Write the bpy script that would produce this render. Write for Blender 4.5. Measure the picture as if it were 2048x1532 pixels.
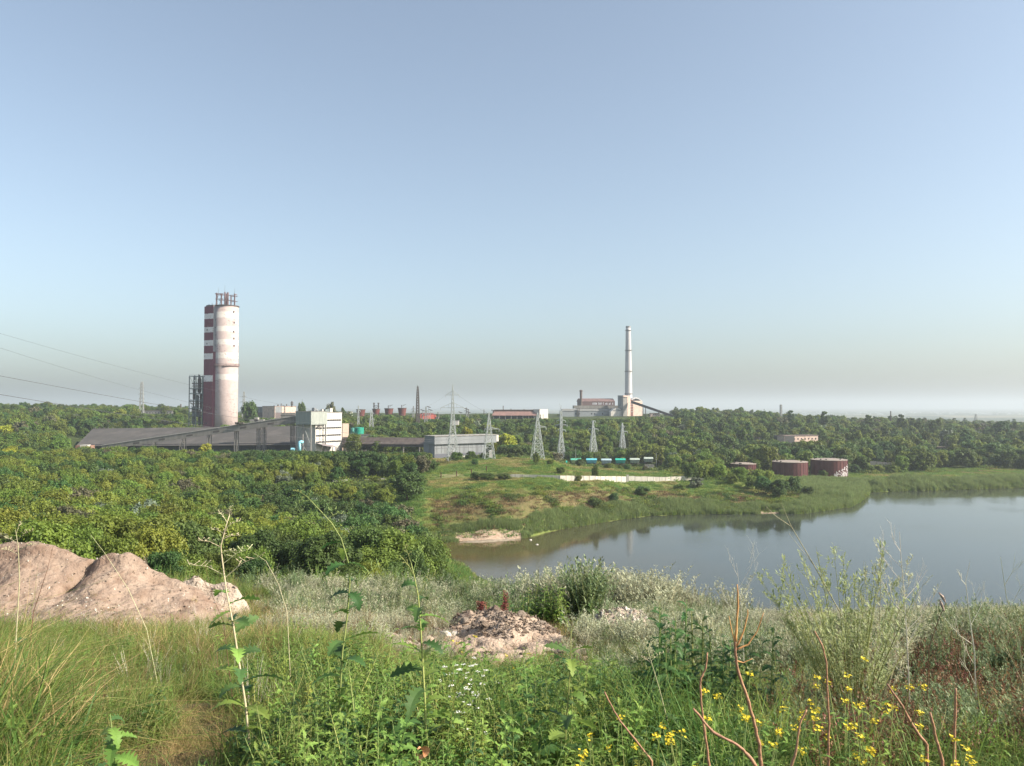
import bpy, math, random
import numpy as np
from mathutils import Vector
random.seed(7); RNG = np.random.default_rng(11)
D = bpy.data
scene = bpy.context.scene
for o in list(D.objects): D.objects.remove(o)
COL = scene.collection

# ------------------------------------------------------------------ camera, sky, sun
F = 1550.0; HOR = 812.0; EYE = 42.0                 # focal length in photo pixels, horizon row, eye height over the pond
PITCH = math.atan((HOR - 766) / F)
cam = D.cameras.new('camera'); cam.sensor_width = 36; cam.lens = 36 * F / 2048
cam.clip_start = 0.1; cam.clip_end = 60000
camo = D.objects.new('camera', cam); COL.objects.link(camo)
camo.location = (0, 0, EYE); camo.rotation_euler = (math.pi / 2 + PITCH, 0, 0)
scene.camera = camo

SUN_AZ, SUN_EL = math.radians(104), math.radians(34)
world = D.worlds.new('World'); scene.world = world; world.use_nodes = True
nt = world.node_tree; nt.nodes.clear()
sky = nt.nodes.new('ShaderNodeTexSky'); sky.sky_type = 'NISHITA'; sky.sun_disc = False
sky.sun_elevation = SUN_EL; sky.sun_rotation = SUN_AZ
sky.altitude = 0; sky.air_density = 1.0; sky.dust_density = 2.3; sky.ozone_density = 2.0
bg = nt.nodes.new('ShaderNodeBackground'); bg.inputs['Strength'].default_value = 0.097
wo = nt.nodes.new('ShaderNodeOutputWorld')
hs = nt.nodes.new('ShaderNodeHueSaturation'); hs.inputs['Saturation'].default_value = 0.70
nt.links.new(sky.outputs[0], hs.inputs['Color']); tint = nt.nodes.new('ShaderNodeMix'); tint.data_type = 'RGBA'; tint.blend_type = 'MULTIPLY'; tint.inputs[0].default_value = 1; tint.inputs[7].default_value = (.97, 1.03, 1.03, 1)
nt.links.new(hs.outputs[0], tint.inputs[6]); nt.links.new(tint.outputs[2], bg.inputs[0]); nt.links.new(bg.outputs[0], wo.inputs[0])
sl = D.lights.new('sun', 'SUN'); sl.energy = 4.3; sl.angle = math.radians(0.5); sl.color = (1.0, 0.91, 0.77)
so = D.objects.new('sun', sl); COL.objects.link(so)
SV = Vector((math.sin(SUN_AZ) * math.cos(SUN_EL), math.cos(SUN_AZ) * math.cos(SUN_EL), math.sin(SUN_EL)))
so.rotation_euler = SV.to_track_quat('Z', 'Y').to_euler(); so.location = (60, -30, 90)
scene.view_settings.view_transform = 'Standard'; scene.view_settings.look = 'None'
scene.view_settings.gamma = 1.0; scene.view_settings.exposure = 1.06
scene.render.engine = 'CYCLES'
scene.cycles.max_bounces = 6; scene.cycles.diffuse_bounces = 2; scene.cycles.glossy_bounces = 2
scene.cycles.transmission_bounces = 3; scene.cycles.volume_bounces = 1; scene.cycles.transparent_max_bounces = 4

# ------------------------------------------------------------------ measuring helpers
def Xp(px, Y): return (px - 1024) / F * Y
def Zp(py, Y): return EYE - (py - HOR) / F * Y
def W(px, py, Y): return Vector((Xp(px, Y), Y, Zp(py, Y)))

def _hash(ix, iy, s):
    h = (ix.astype(np.int64) * 374761393 + iy.astype(np.int64) * 668265263 + s * 974634777) & 0x7fffffff
    h = ((h ^ (h >> 13)) * 1274126177) & 0x7fffffff
    return ((h ^ (h >> 16)) & 0xffff) / 65535.0
def vnoise(x, y, s=0):
    x = np.asarray(x, float); y = np.asarray(y, float)
    ix = np.floor(x); iy = np.floor(y); fx = x - ix; fy = y - iy
    fx = fx * fx * (3 - 2 * fx); fy = fy * fy * (3 - 2 * fy)
    a = _hash(ix, iy, s); b = _hash(ix + 1, iy, s); c = _hash(ix, iy + 1, s); d = _hash(ix + 1, iy + 1, s)
    return (a * (1 - fx) + b * fx) * (1 - fy) + (c * (1 - fx) + d * fx) * fy
def fbm(x, y, s=0, o=4):
    r = 0; a = 0.5
    for k in range(o):
        r = r + a * (vnoise(np.asarray(x) * 2 ** k, np.asarray(y) * 2 ** k, s + k) - 0.5); a *= 0.5
    return r * 2
def sst(a, b, x):
    t = np.clip((np.asarray(x, float) - a) / (b - a), 0, 1); return t * t * (3 - 2 * t)

# ------------------------------------------------------------------ materials
def newmat(name):
    m = D.materials.new(name); m.use_nodes = True; m.node_tree.nodes.clear(); return m, m.node_tree.nodes, m.node_tree.links
def lin(c): return tuple(c) + (1.0,)
def mat(name, c1, c2=None, scale=3.0, rough=0.85, bump=0.0, bscale=None, streak=False, metal=0.0, spec=0.3, detail=6, lo=0.35, hi=0.65, dirt=None, dscale=0.4, dlo=0.5, dhi=0.75):
    m, n, l = newmat(name)
    out = n.new('ShaderNodeOutputMaterial'); p = n.new('ShaderNodeBsdfPrincipled')
    p.inputs['Roughness'].default_value = rough; p.inputs['Metallic'].default_value = metal
    p.inputs['Specular IOR Level'].default_value = spec
    l.new(p.outputs[0], out.inputs[0])
    tc = n.new('ShaderNodeTexCoord')
    src = tc.outputs['Object']
    if streak:
        mp = n.new('ShaderNodeMapping'); mp.inputs['Scale'].default_value = (1, 1, 0.12); l.new(src, mp.inputs[0]); src = mp.outputs[0]
    c2 = c2 or tuple(v * 0.75 for v in c1)
    t = n.new('ShaderNodeTexNoise'); t.inputs['Scale'].default_value = scale; t.inputs['Detail'].default_value = detail; l.new(src, t.inputs[0])
    r = n.new('ShaderNodeValToRGB'); r.color_ramp.elements[0].position = lo; r.color_ramp.elements[1].position = hi
    r.color_ramp.elements[0].color = lin(c2); r.color_ramp.elements[1].color = lin(c1); l.new(t.outputs[0], r.inputs[0])
    col = r.outputs[0]
    if dirt:
        t2 = n.new('ShaderNodeTexNoise'); t2.inputs['Scale'].default_value = dscale; t2.inputs['Detail'].default_value = 8; t2.inputs['Roughness'].default_value = .7; l.new(src, t2.inputs[0])
        r2 = n.new('ShaderNodeMapRange'); r2.inputs[1].default_value = dlo; r2.inputs[2].default_value = dhi; l.new(t2.outputs[0], r2.inputs[0])
        mx = n.new('ShaderNodeMix'); mx.data_type = 'RGBA'; l.new(r2.outputs[0], mx.inputs[0]); l.new(col, mx.inputs[6]); mx.inputs[7].default_value = lin(dirt)
        col = mx.outputs[2]
    l.new(col, p.inputs['Base Color'])
    if bump:
        b = n.new('ShaderNodeBump'); b.inputs['Strength'].default_value = bump; b.inputs['Distance'].default_value = 0.05
        tb = n.new('ShaderNodeTexNoise'); tb.inputs['Scale'].default_value = bscale or scale * 4; tb.inputs['Detail'].default_value = 8; l.new(tc.outputs['Object'], tb.inputs[0])
        l.new(tb.outputs[0], b.inputs['Height']); l.new(b.outputs[0], p.inputs['Normal'])
    return m
def leafmat(name, c1, c2, trans=0.3, hue=0.03, val=0.5, rough=0.55, nscale=1.5, tcol=None):
    """foliage: colour varies leaf clump by clump and plant by plant"""
    m, n, l = newmat(name)
    out = n.new('ShaderNodeOutputMaterial'); p = n.new('ShaderNodeBsdfPrincipled'); p.inputs['Roughness'].default_value = rough
    p.inputs['Specular IOR Level'].default_value = 0.25
    tr = n.new('ShaderNodeBsdfTranslucent'); mx = n.new('ShaderNodeMixShader'); mx.inputs[0].default_value = trans
    l.new(p.outputs[0], mx.inputs[1]); l.new(tr.outputs[0], mx.inputs[2]); l.new(mx.outputs[0], out.inputs[0])
    tc = n.new('ShaderNodeTexCoord'); oi = n.new('ShaderNodeObjectInfo')
    t = n.new('ShaderNodeTexNoise'); t.inputs['Scale'].default_value = nscale; t.inputs['Detail'].default_value = 4; l.new(tc.outputs['Object'], t.inputs[0])
    r = n.new('ShaderNodeValToRGB'); r.color_ramp.elements[0].position = .32; r.color_ramp.elements[1].position = .68
    r.color_ramp.elements[0].color = lin(c2); r.color_ramp.elements[1].color = lin(c1); l.new(t.outputs[0], r.inputs[0])
    h = n.new('ShaderNodeHueSaturation')
    a = n.new('ShaderNodeMapRange'); a.inputs[3].default_value = .5 - hue; a.inputs[4].default_value = .5 + hue; l.new(oi.outputs['Random'], a.inputs[0]); l.new(a.outputs[0], h.inputs['Hue'])
    w = n.new('ShaderNodeTexWhiteNoise'); w.noise_dimensions = '1D'; l.new(oi.outputs['Random'], w.inputs['W'])
    b = n.new('ShaderNodeMapRange'); b.inputs[3].default_value = 1 - val * .5; b.inputs[4].default_value = 1 + val * .6; l.new(w.outputs[0], b.inputs[0]); l.new(b.outputs[0], h.inputs['Value'])
    l.new(r.outputs[0], h.inputs['Color']); l.new(h.outputs[0], p.inputs['Base Color'])
    h2 = n.new('ShaderNodeHueSaturation'); h2.inputs['Hue'].default_value = .485; h2.inputs['Value'].default_value = 1.5; l.new(h.outputs[0], h2.inputs['Color']); l.new(h2.outputs[0], tr.inputs[0])
    return m

# ------------------------------------------------------------------ mesh helpers
ORG = {}
class MB:
    def __init__(s): s.v = []; s.f = []
    def add(s, vs, fs):
        k = len(s.v); s.v.extend([tuple(p) for p in vs]); s.f.extend([tuple(i + k for i in f) for f in fs]); return s
    def hexa(s, p):   # 8 corners: bottom ring 0-3, top ring 4-7
        return s.add(p, [(3, 2, 1, 0), (4, 5, 6, 7), (0, 1, 5, 4), (1, 2, 6, 5), (2, 3, 7, 6), (3, 0, 4, 7)])
    def box(s, c, sz, yaw=0.0):
        ca, sa = math.cos(yaw), math.sin(yaw); x, y, z = (k / 2 for k in sz); P = []
        for dz in (-z, z):
            for dx, dy in ((-x, -y), (x, -y), (x, y), (-x, y)): P.append((c[0] + dx * ca - dy * sa, c[1] + dx * sa + dy * ca, c[2] + dz))
        return s.hexa(P)
    def beam(s, a, b, w, h=None):
        a = Vector(a); b = Vector(b); d = b - a
        if d.length < 1e-6: return s
        d.normalize(); up = Vector((0, 0, 1)) if abs(d.z) < .95 else Vector((1, 0, 0))
        r = d.cross(up).normalized() * w / 2; u = r.cross(d).normalized() * (h or w) / 2
        return s.hexa([a - r - u, a + r - u, a + r + u, a - r + u, b - r - u, b + r - u, b + r + u, b - r + u])
    def tube(s, pts, rad, n=6, cap=True):
        pts = [Vector(p) for p in pts]; k = len(s.v); m = len(pts)
        if not hasattr(rad, '__len__'): rad = [rad] * m
        ref = None
        for i, p in enumerate(pts):
            d = (pts[min(i + 1, m - 1)] - pts[max(i - 1, 0)]); d = d.normalized() if d.length > 1e-9 else Vector((0, 0, 1))
            if ref is None or abs(ref.dot(d)) > .98: ref = Vector((1, 0, 0)) if abs(d.x) < .8 else Vector((0, 1, 0))
            u = (ref - d * ref.dot(d)).normalized(); w = d.cross(u); ref = u
            for j in range(n):
                a = 2 * math.pi * j / n; s.v.append(tuple(p + (u * math.cos(a) + w * math.sin(a)) * rad[i]))
        for i in range(m - 1):
            for j in range(n):
                s.f.append((k + i * n + j, k + i * n + (j + 1) % n, k + (i + 1) * n + (j + 1) % n, k + (i + 1) * n + j))
        if cap:
            s.f.append(tuple(k + j for j in reversed(range(n)))); s.f.append(tuple(k + (m - 1) * n + j for j in range(n)))
        return s
    def lathe(s, c, prof, n=32, cap=True):
        k = len(s.v); m = len(prof)
        for r, z in prof:
            for j in range(n):
                a = 2 * math.pi * j / n; s.v.append((c[0] + r * math.cos(a), c[1] + r * math.sin(a), z))
        for i in range(m - 1):
            for j in range(n): s.f.append((k + i * n + j, k + i * n + (j + 1) % n, k + (i + 1) * n + (j + 1) % n, k + (i + 1) * n + j))
        if cap: s.f.append(tuple(k + j for j in reversed(range(n)))); s.f.append(tuple(k + (m - 1) * n + j for j in range(n)))
        return s
    def build(s, name, m, parent=None, loc=None, smooth=False):
        org = ORG[parent.name] if parent else Vector(loc if loc is not None else (0, 0, 0))
        me = D.meshes.new(name); me.from_pydata([(p[0] - org[0], p[1] - org[1], p[2] - org[2]) for p in s.v], [], s.f)
        me.materials.append(m); me.update()
        if smooth: me.shade_smooth()
        o = D.objects.new(name, me); COL.objects.link(o)
        if parent: o.parent = parent
        else: o.location = org
        ORG[o.name] = Vector(org); return o
def tag(o, label=None, cat=None, group=None, kind=None):
    if label: o['label'] = label
    if cat: o['category'] = cat
    if group: o['group'] = group
    if kind: o['kind'] = kind
    return o
def empty(name, loc, label, cat, group=None):
    o = D.objects.new(name, None); o.empty_display_size = .3; COL.objects.link(o); o.location = loc; ORG[o.name] = Vector(loc)
    return tag(o, label, cat, group)
def npmesh(name, V, Fq, mats, uvless=True):
    me = D.meshes.new(name); V = np.asarray(V, np.float32); Fq = np.asarray(Fq, np.int32)
    me.vertices.add(len(V)); me.vertices.foreach_set('co', V.ravel())
    k = Fq.shape[1]; me.loops.add(Fq.size); me.loops.foreach_set('vertex_index', Fq.ravel())
    me.polygons.add(len(Fq)); me.polygons.foreach_set('loop_start', np.arange(0, Fq.size, k, dtype=np.int32))
    me.update(calc_edges=True)
    for m in (mats if isinstance(mats, (list, tuple)) else [mats]): me.materials.append(m)
    return me
def linkobj(name, me, parent=None, loc=(0, 0, 0)):
    o = D.objects.new(name, me); COL.objects.link(o); o.parent = parent; o.location = loc
    return o
class Frame:      # facade frame: u runs along the facade, v goes away from the viewer
    def __init__(s, pxL, YL, pxR, YR, zt=None, zb=None):
        s.o = Vector((Xp(pxL, YL), YL, 0)); b = Vector((Xp(pxR, YR), YR, 0)); s.w = (b - s.o).length
        s.u = (b - s.o).normalized(); s.n = Vector((-s.u.y, s.u.x, 0)); s.yaw = math.atan2(s.u.y, s.u.x)
    def p(s, u, v, z): q = s.o + s.u * u + s.n * v; return Vector((q.x, q.y, z))
    def box(s, mb, u0, u1, v0, v1, z0, z1):
        return mb.hexa([s.p(u0, v0, z0), s.p(u1, v0, z0), s.p(u1, v1, z0), s.p(u0, v1, z0), s.p(u0, v0, z1), s.p(u1, v0, z1), s.p(u1, v1, z1), s.p(u0, v1, z1)])

# ------------------------------------------------------------------ the lie of the land
TY = np.array([60, 75, 100, 150, 200, 243, 265, 300, 350, 400, 450, 500, 600, 700, 800, 1000, 1200, 1600, 2500, 30000], float)
TC = {
 -600: [27, 24, 20, 15, 13, 12, 12, 12, 12, 13, 14, 17, 23, 29, 34, 36, 34, 20, -22, -25],
 0:    [26, 23, 19, 14, 12, 11, 11, 11, 11, 11, 12, 15, 21, 27, 33, 36, 34, 20, -22, -25],
 300:  [26, 23, 18, 12, 10, 9, 9, 9, 9, 10, 10, 10, 14, 22, 29, 34, 33, 20, -22, -25],
 600:  [26, 22.5, 17, 10, 7, 7, 8, 10, 11, 12, 13, 13, 17, 22, 27, 32, 32, 18, -22, -25],
 780:  [26, 22.5, 16, 9, 6, 6, 9, 11.5, 12, 12, 13, 13, 16, 21, 26, 31, 31, 17, -22, -25],
 850:  [26, 22, 15, 7, 4, 3.5, 10, 12, 12.4, 12, 12, 12, 16, 20, 25, 30, 30, 17, -22, -25],
 1000: [25, 20, 12, 2, 2, 4, 12, 12.4, 15, 15, 11, 11, 15, 19, 24, 29, 30, 17, -22, -25],
 1080: [24, 19, 11, 2, 2, 4, 11, 12.4, 15, 15, 9, 9, 14, 18, 23, 29, 30, 17, -22, -25],
 1170: [24, 19, 11, 2, 2, 2, 5, 10.5, 11, 9.5, 5, 5, 13, 18, 23, 29, 30, 17, -22, -25],
 1300: [24, 19, 11, 2, 2, 2, 2, 4, 8, 8, 4.6, 4.6, 12, 18, 23, 29, 30, 16, -22, -25],
 1450: [24, 19, 11, 2, 2, 2, 2, 3, 8, 6, 5, 6, 10, 15, 20, 26, 26, 12, -23, -25],
 1600: [24, 19, 11, 2, 2, 2, 2, 2, 5, 4, 3, 4, 7, 11, 15, 18, 16, 5, -24, -25],
 1700: [24, 19, 11, 2, 2, 2, 2, 2, 3, 3, 3, 4, 6, 9, 13, 15, 12, 2, -24, -25],
 1850: [24, 19, 11, 2, 2, 2, 2, 2, 2, 4, 3, 3.5, 5, 8, 11, 12, 9, 0, -24, -25],
 2048: [24, 19, 11, 2, 2, 2, 2, 2, 2, 4, 3, 3, 5, 6, 8, 8, 5, -3, -24, -25],
 2800: [24, 19, 11, 2, 2, 2, 2, 2, 2, 4, 3, 3, 4, 5, 6, 6, 3, -4, -24, -25]}
TPX = np.array(sorted(TC)); TZ = np.array([TC[k] for k in TPX], float)
FPX = np.array([700, 858, 870, 930, 1040, 1100, 1200, 1300, 1400, 1500, 1600, 1700, 1722, 1736, 1850, 2048, 2800], float)
FYF = np.array([150, 190, 241, 243, 247, 262, 282, 299, 303, 304, 303, 325, 346, 380, 387, 399, 420], float)
NPX = np.array([700, 858, 870, 950, 1100, 1500, 2800], float)
NYN = np.array([151, 191, 226, 186, 155, 145, 145], float)
def ground_z(X, Y):
    X = np.asarray(X, float); Y = np.asarray(Y, float)
    Ys = np.maximum(Y, 30.0); px = 1024 + F * X / Ys
    px = px + fbm(X / 25, Y / 25, 3, 3) * 25 * np.clip(Y / 300, 0, 1)
    pc = np.clip(px, TPX[0], TPX[-1]); Yc = np.clip(Y, TY[0], TY[-1])
    i = np.clip(np.searchsorted(TPX, pc) - 1, 0, len(TPX) - 2); j = np.clip(np.searchsorted(TY, Yc) - 1, 0, len(TY) - 2)
    tx = (pc - TPX[i]) / (TPX[i + 1] - TPX[i]); ty = (Yc - TY[j]) / (TY[j + 1] - TY[j])
    tx = tx * tx * (3 - 2 * tx)
    z = (TZ[i, j] * (1 - tx) + TZ[i + 1, j] * tx) * (1 - ty) + (TZ[i, j + 1] * (1 - tx) + TZ[i + 1, j + 1] * tx) * ty
    z = z + fbm(X / 40, Y / 40, 5, 4) * 1.2 * sst(60, 150, Y) + fbm(X / 6, Y / 6, 15, 3) * .5 * sst(60, 150, Y) * (1 - sst(1200, 2500, Y))
    # the pond
    px2 = 1024 + F * X / Ys
    yf = np.interp(px2, FPX, FYF) + fbm(X / 9, 0 * X, 21, 3) * 3; yn = np.interp(px2, NPX, NYN) + fbm(X / 12, 0 * X, 22, 3) * 4
    sd = np.minimum(yf - Y, Y - yn)                 # >0 inside the water
    inside = (px2 > 856) & (sd > 0)
    bank = np.clip(-sd, 0, 60)
    slope = np.where(Y > yf, 0.12 + np.interp(px2, [870, 1000, 1150, 1300, 1600, 1740, 1750, 2048], [.75, .75, .5, .38, .12, .1, .28, .28]) * bank, 0.1 + .3 * bank)
    z = np.where((px2 > 840) & (Y > 120) & (Y < 470) & (~inside), np.minimum(z, slope + 0.0) if False else np.where(bank < 60, np.minimum(z, slope), z), z)
    z = np.where(inside, -np.clip(sd * .35, 0, 2.5), z)
    # near slope in front of the camera
    pf = 1024 + F * X / (np.maximum(Y, -4) + 5) * .8
    wr = sst(1200, 1500, pf); wl = 1 - sst(820, 1000, pf)
    c = np.interp(Y, [-12, 1, 3, 6, 10, 15, 20, 25, 30, 45, 60], [-1.3, -1.65, -1.75, -2.35, -3.3, -4.4, -5.4, -6.3, -7.9, -13, -18])
    r = np.interp(Y, [-12, 1, 3, 6, 10, 15, 18, 22, 30, 45, 60], [-1.3, -1.65, -1.7, -2.1, -3.0, -4.2, -5.2, -7, -10.5, -15, -19])
    l = np.interp(Y, [-12, 1, 3, 6, 10, 15, 20, 25, 35, 50, 60], [-1.3, -1.6, -1.7, -2.2, -3.15, -4.3, -5.2, -6.1, -8.4, -12.5, -16])
    fg = EYE + c * (1 - wr) * (1 - wl) + r * wr + l * wl
    fg = fg + fbm(X / 3, Y / 3, 31, 4) * .3 + fbm(X / .7, Y / .7, 35, 3) * .06
    b = sst(30, 60, Y)
    return fg * (1 - b) + z * b
def gz(x, y): return float(ground_z(np.array([x]), np.array([y]))[0])
# ------------------------------------------------------------------ ground sheet
def build_ground():
    nr, nc = 760, 620
    q = np.linspace(0, 1, nr); Yw = 8 * (1500 / 8) ** np.clip(q / .93, 0, 1)
    Yw = np.where(q > .93, 1500 * (32000 / 1500) ** ((q - .93) / .07), Yw); Y = Yw - 20 + 0
    s = np.linspace(-1.25, 1.25, nc)
    S, YY = np.meshgrid(s, Y); XX = S * (YY + 20) + np.where(YY < 10, 0, 0)
    XX = XX * 1.0
    ZZ = ground_z(XX, YY)
    V = np.stack([XX, YY, ZZ], -1).reshape(-1, 3)
    i = np.arange(nr - 1)[:, None] * nc + np.arange(nc - 1)[None, :]
    Fq = np.stack([i, i + 1, i + nc + 1, i + nc], -1).reshape(-1, 4)
    me = npmesh('ground', V, Fq, ground_mat()); me.shade_smooth()
    X, Yv, Z = V[:, 0], V[:, 1], V[:, 2]; Ys = np.maximum(Yv, 30); px = 1024 + F * X / Ys
    yf = np.interp(px, FPX, FYF)
    n1 = fbm(X / 8, Yv / 8, 51, 4); rel = Yv - yf
    brown = np.exp(-((rel - 12 - n1 * 7) / 9.0) ** 2) * sst(830, 880, px) * (1 - sst(1500, 1560, px)) * np.clip(.9 + n1 * .7, 0, 1)
    soil = sst(1, -1, np.abs(px - 905 + n1 * 30) / 60) * np.exp(-((Yv - 330) / 8) ** 2)
    soil = np.maximum(soil, np.exp(-((px - 165) / 60) ** 2 - ((Yv - 262 - (px - 165) * .05) / 9) ** 2))
    sand = ((np.abs(rel) < 3.0) & (px > 912) & (px < 1045)).astype(float)
    sand = np.maximum(sand, ((rel > -2) & (rel < 4) & (px > 1515) & (px < 1560)) * .8)
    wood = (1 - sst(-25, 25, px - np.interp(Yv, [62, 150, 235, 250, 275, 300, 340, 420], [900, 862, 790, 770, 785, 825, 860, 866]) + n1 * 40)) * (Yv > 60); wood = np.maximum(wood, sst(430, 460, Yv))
    fg = 1 - sst(40, 70, Yv)
    ca = me.color_attributes.new('zone', 'FLOAT_COLOR', 'POINT')
    ca.data.foreach_set('color', np.stack([np.clip(np.maximum(brown, 0), 0, 1), np.clip(np.maximum(soil, sand * 1.0), 0, 1), wood, fg], -1).astype(np.float32).ravel())
    o = linkobj('ground', me); tag(o, 'grassy hillside, valley floor and far plain', None, kind='structure')
    o['label'] = 'grassy hillside, valley floor and far hazy plain'
def ground_mat():
    m, n, l = newmat('earth and grass')
    out = n.new('ShaderNodeOutputMaterial'); p = n.new('ShaderNodeBsdfPrincipled'); p.inputs['Roughness'].default_value = .95; p.inputs['Specular IOR Level'].default_value = .1
    l.new(p.outputs[0], out.inputs[0]); g = n.new('ShaderNodeNewGeometry')
    def noise(sc, det=6, ro=.6):
        t = n.new('ShaderNodeTexNoise'); t.inputs['Scale'].default_value = sc; t.inputs['Detail'].default_value = det; t.inputs['Roughness'].default_value = ro; l.new(g.outputs['Position'], t.inputs[0]); return t.outputs[0]
    def ramp(src, stops):
        r = n.new('ShaderNodeValToRGB'); e = r.color_ramp.elements
        while len(e) < len(stops): e.new(.5)
        for k, (pos, c) in enumerate(stops): e[k].position = pos; e[k].color = lin(c)
        l.new(src, r.inputs[0]); return r.outputs[0]
    def mix(fac, a, b):
        x = n.new('ShaderNodeMix'); x.data_type = 'RGBA'; l.new(fac, x.inputs[0]); l.new(a, x.inputs[6]); l.new(b, x.inputs[7]); return x.outputs[2]
    grass = ramp(noise(.09, 10, .72), [(.28, (.085, .12, .03)), (.46, (.135, .17, .045)), (.62, (.165, .19, .055)), (.80, (.21, .195, .08))])
    brown = ramp(noise(.5, 8, .7), [(.32, (.07, .085, .028)), (.5, (.13, .105, .05)), (.7, (.18, .14, .075))])
    soil = ramp(noise(1.3, 8, .7), [(.3, (.30, .19, .13)), (.7, (.50, .40, .31))])
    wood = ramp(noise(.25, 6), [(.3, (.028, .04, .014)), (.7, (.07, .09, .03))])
    near = ramp(noise(2.2, 8, .7), [(.3, (.055, .042, .026)), (.5, (.10, .078, .048)), (.7, (.045, .05, .02))])
    a = n.new('ShaderNodeVertexColor'); a.layer_name = 'zone'; sp = n.new('ShaderNodeSeparateColor'); l.new(a.outputs[0], sp.inputs[0])
    c = mix(sp.outputs[0], grass, brown); c = mix(sp.outputs[2], c, wood); c = mix(sp.outputs[1], c, soil); c = mix(a.outputs[1], c, near)
    # fields on the far plain
    v = n.new('ShaderNodeTexVoronoi'); v.inputs['Scale'].default_value = .0016; l.new(g.outputs['Position'], v.inputs[0])
    fld = ramp(v.outputs['Color'], [(.3, (.045, .065, .03)), (.6, (.10, .12, .05)), (.8, (.19, .17, .10))])
    sx = n.new('ShaderNodeSeparateXYZ'); l.new(g.outputs['Position'], sx.inputs[0])
    mr = n.new('ShaderNodeMapRange'); mr.inputs[1].default_value = 1800; mr.inputs[2].default_value = 3200; l.new(sx.outputs[1], mr.inputs[0])
    c = mix(mr.outputs[0], c, fld)
    l.new(c, p.inputs['Base Color'])
    b = n.new('ShaderNodeBump'); b.inputs['Strength'].default_value = .6; b.inputs['Distance'].default_value = .3; l.new(noise(1.7, 8, .7), b.inputs['Height']); l.new(b.outputs[0], p.inputs['Normal'])
    return m
build_ground()

def water_mat():
    m, n, l = newmat('pond water'); out = n.new('ShaderNodeOutputMaterial'); p = n.new('ShaderNodeBsdfPrincipled'); l.new(p.outputs[0], out.inputs[0])
    p.inputs['Roughness'].default_value = .06; p.inputs['IOR'].default_value = 1.333; p.inputs['Specular IOR Level'].default_value = .5
    g = n.new('ShaderNodeNewGeometry'); sx = n.new('ShaderNodeSeparateXYZ'); l.new(g.outputs['Position'], sx.inputs[0])
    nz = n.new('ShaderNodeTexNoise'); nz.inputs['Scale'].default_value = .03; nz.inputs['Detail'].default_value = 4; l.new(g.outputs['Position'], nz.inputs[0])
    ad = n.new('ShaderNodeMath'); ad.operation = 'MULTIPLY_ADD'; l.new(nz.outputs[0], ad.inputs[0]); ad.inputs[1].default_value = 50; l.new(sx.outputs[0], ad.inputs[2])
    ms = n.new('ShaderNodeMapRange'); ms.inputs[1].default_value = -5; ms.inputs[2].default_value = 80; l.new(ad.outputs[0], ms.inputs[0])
    sc = n.new('ShaderNodeMix'); sc.data_type = 'RGBA'; l.new(ms.outputs[0], sc.inputs[0]); sc.inputs[6].default_value = (.085, .062, .017, 1); sc.inputs[7].default_value = (.042, .048, .036, 1); l.new(sc.outputs[2], p.inputs['Base Color'])  # brown side of the mix paints the bank's reflection along with murky shallows
    mp = n.new('ShaderNodeMapping'); mp.inputs['Scale'].default_value = (.6, 1.0, 1); l.new(g.outputs['Position'], mp.inputs[0])
    t = n.new('ShaderNodeTexNoise'); t.inputs['Scale'].default_value = 1.4; t.inputs['Detail'].default_value = 5; l.new(mp.outputs[0], t.inputs[0])
    t2 = n.new('ShaderNodeTexNoise'); t2.inputs['Scale'].default_value = .018; t2.inputs['Detail'].default_value = 3; l.new(g.outputs['Position'], t2.inputs[0])
    mr = n.new('ShaderNodeMapRange'); mr.inputs[1].default_value = .42; mr.inputs[2].default_value = .62; mr.inputs[3].default_value = .03; mr.inputs[4].default_value = .30; l.new(t2.outputs[0], mr.inputs[0])
    b = n.new('ShaderNodeBump'); b.inputs['Distance'].default_value = .12; l.new(mr.outputs[0], b.inputs['Strength']); l.new(t.outputs[0], b.inputs['Height']); l.new(b.outputs[0], p.inputs['Normal'])
    return m
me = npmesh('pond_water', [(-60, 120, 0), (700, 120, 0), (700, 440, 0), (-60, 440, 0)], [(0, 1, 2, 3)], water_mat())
tag(linkobj('pond_water', me), 'calm grey-blue pond water with brown bank reflection and shallows painted in', None, kind='structure')
M_river = mat('river', (.55, .6, .62), (.5, .55, .58), rough=.3)
V = []; Fq = []
for k, (a, b, y0, y1) in enumerate([(1500, 6200, 6300, 6620), (2600, 9500, 8000, 8350), (4400, 9000, 5000, 5160)]):
    V += [(a, y0, -24.2), (b, y0 + 80, -24.2), (b, y1 + 80, -24.2), (a, y1 - 150, -24.2)]; Fq.append((4 * k, 4 * k + 1, 4 * k + 2, 4 * k + 3))
tag(linkobj('river', npmesh('river', V, Fq, M_river)), 'pale river reaches on the hazy plain', None, kind='structure')

# ------------------------------------------------------------------ haze
hz = MB().hexa([(-22000, -60, -30), (22000, -60, -30), (22000, 31500, -30), (-22000, 31500, -30), (-22000, -60, 175), (22000, -60, 175), (22000, 31500, 175), (-22000, 31500, 175)])
m, n, l = newmat('haze air'); out = n.new('ShaderNodeOutputMaterial'); pv = n.new('ShaderNodeVolumePrincipled')
pv.inputs['Color'].default_value = (.65, .705, .77, 1); pv.inputs['Density'].default_value = 1.7e-4; pv.inputs['Anisotropy'].default_value = 0.25
l.new(pv.outputs[0], out.inputs['Volume'])
HAZE = tag(hz.build('haze', m), 'thin pale summer haze over the valley', None, kind='stuff')

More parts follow.
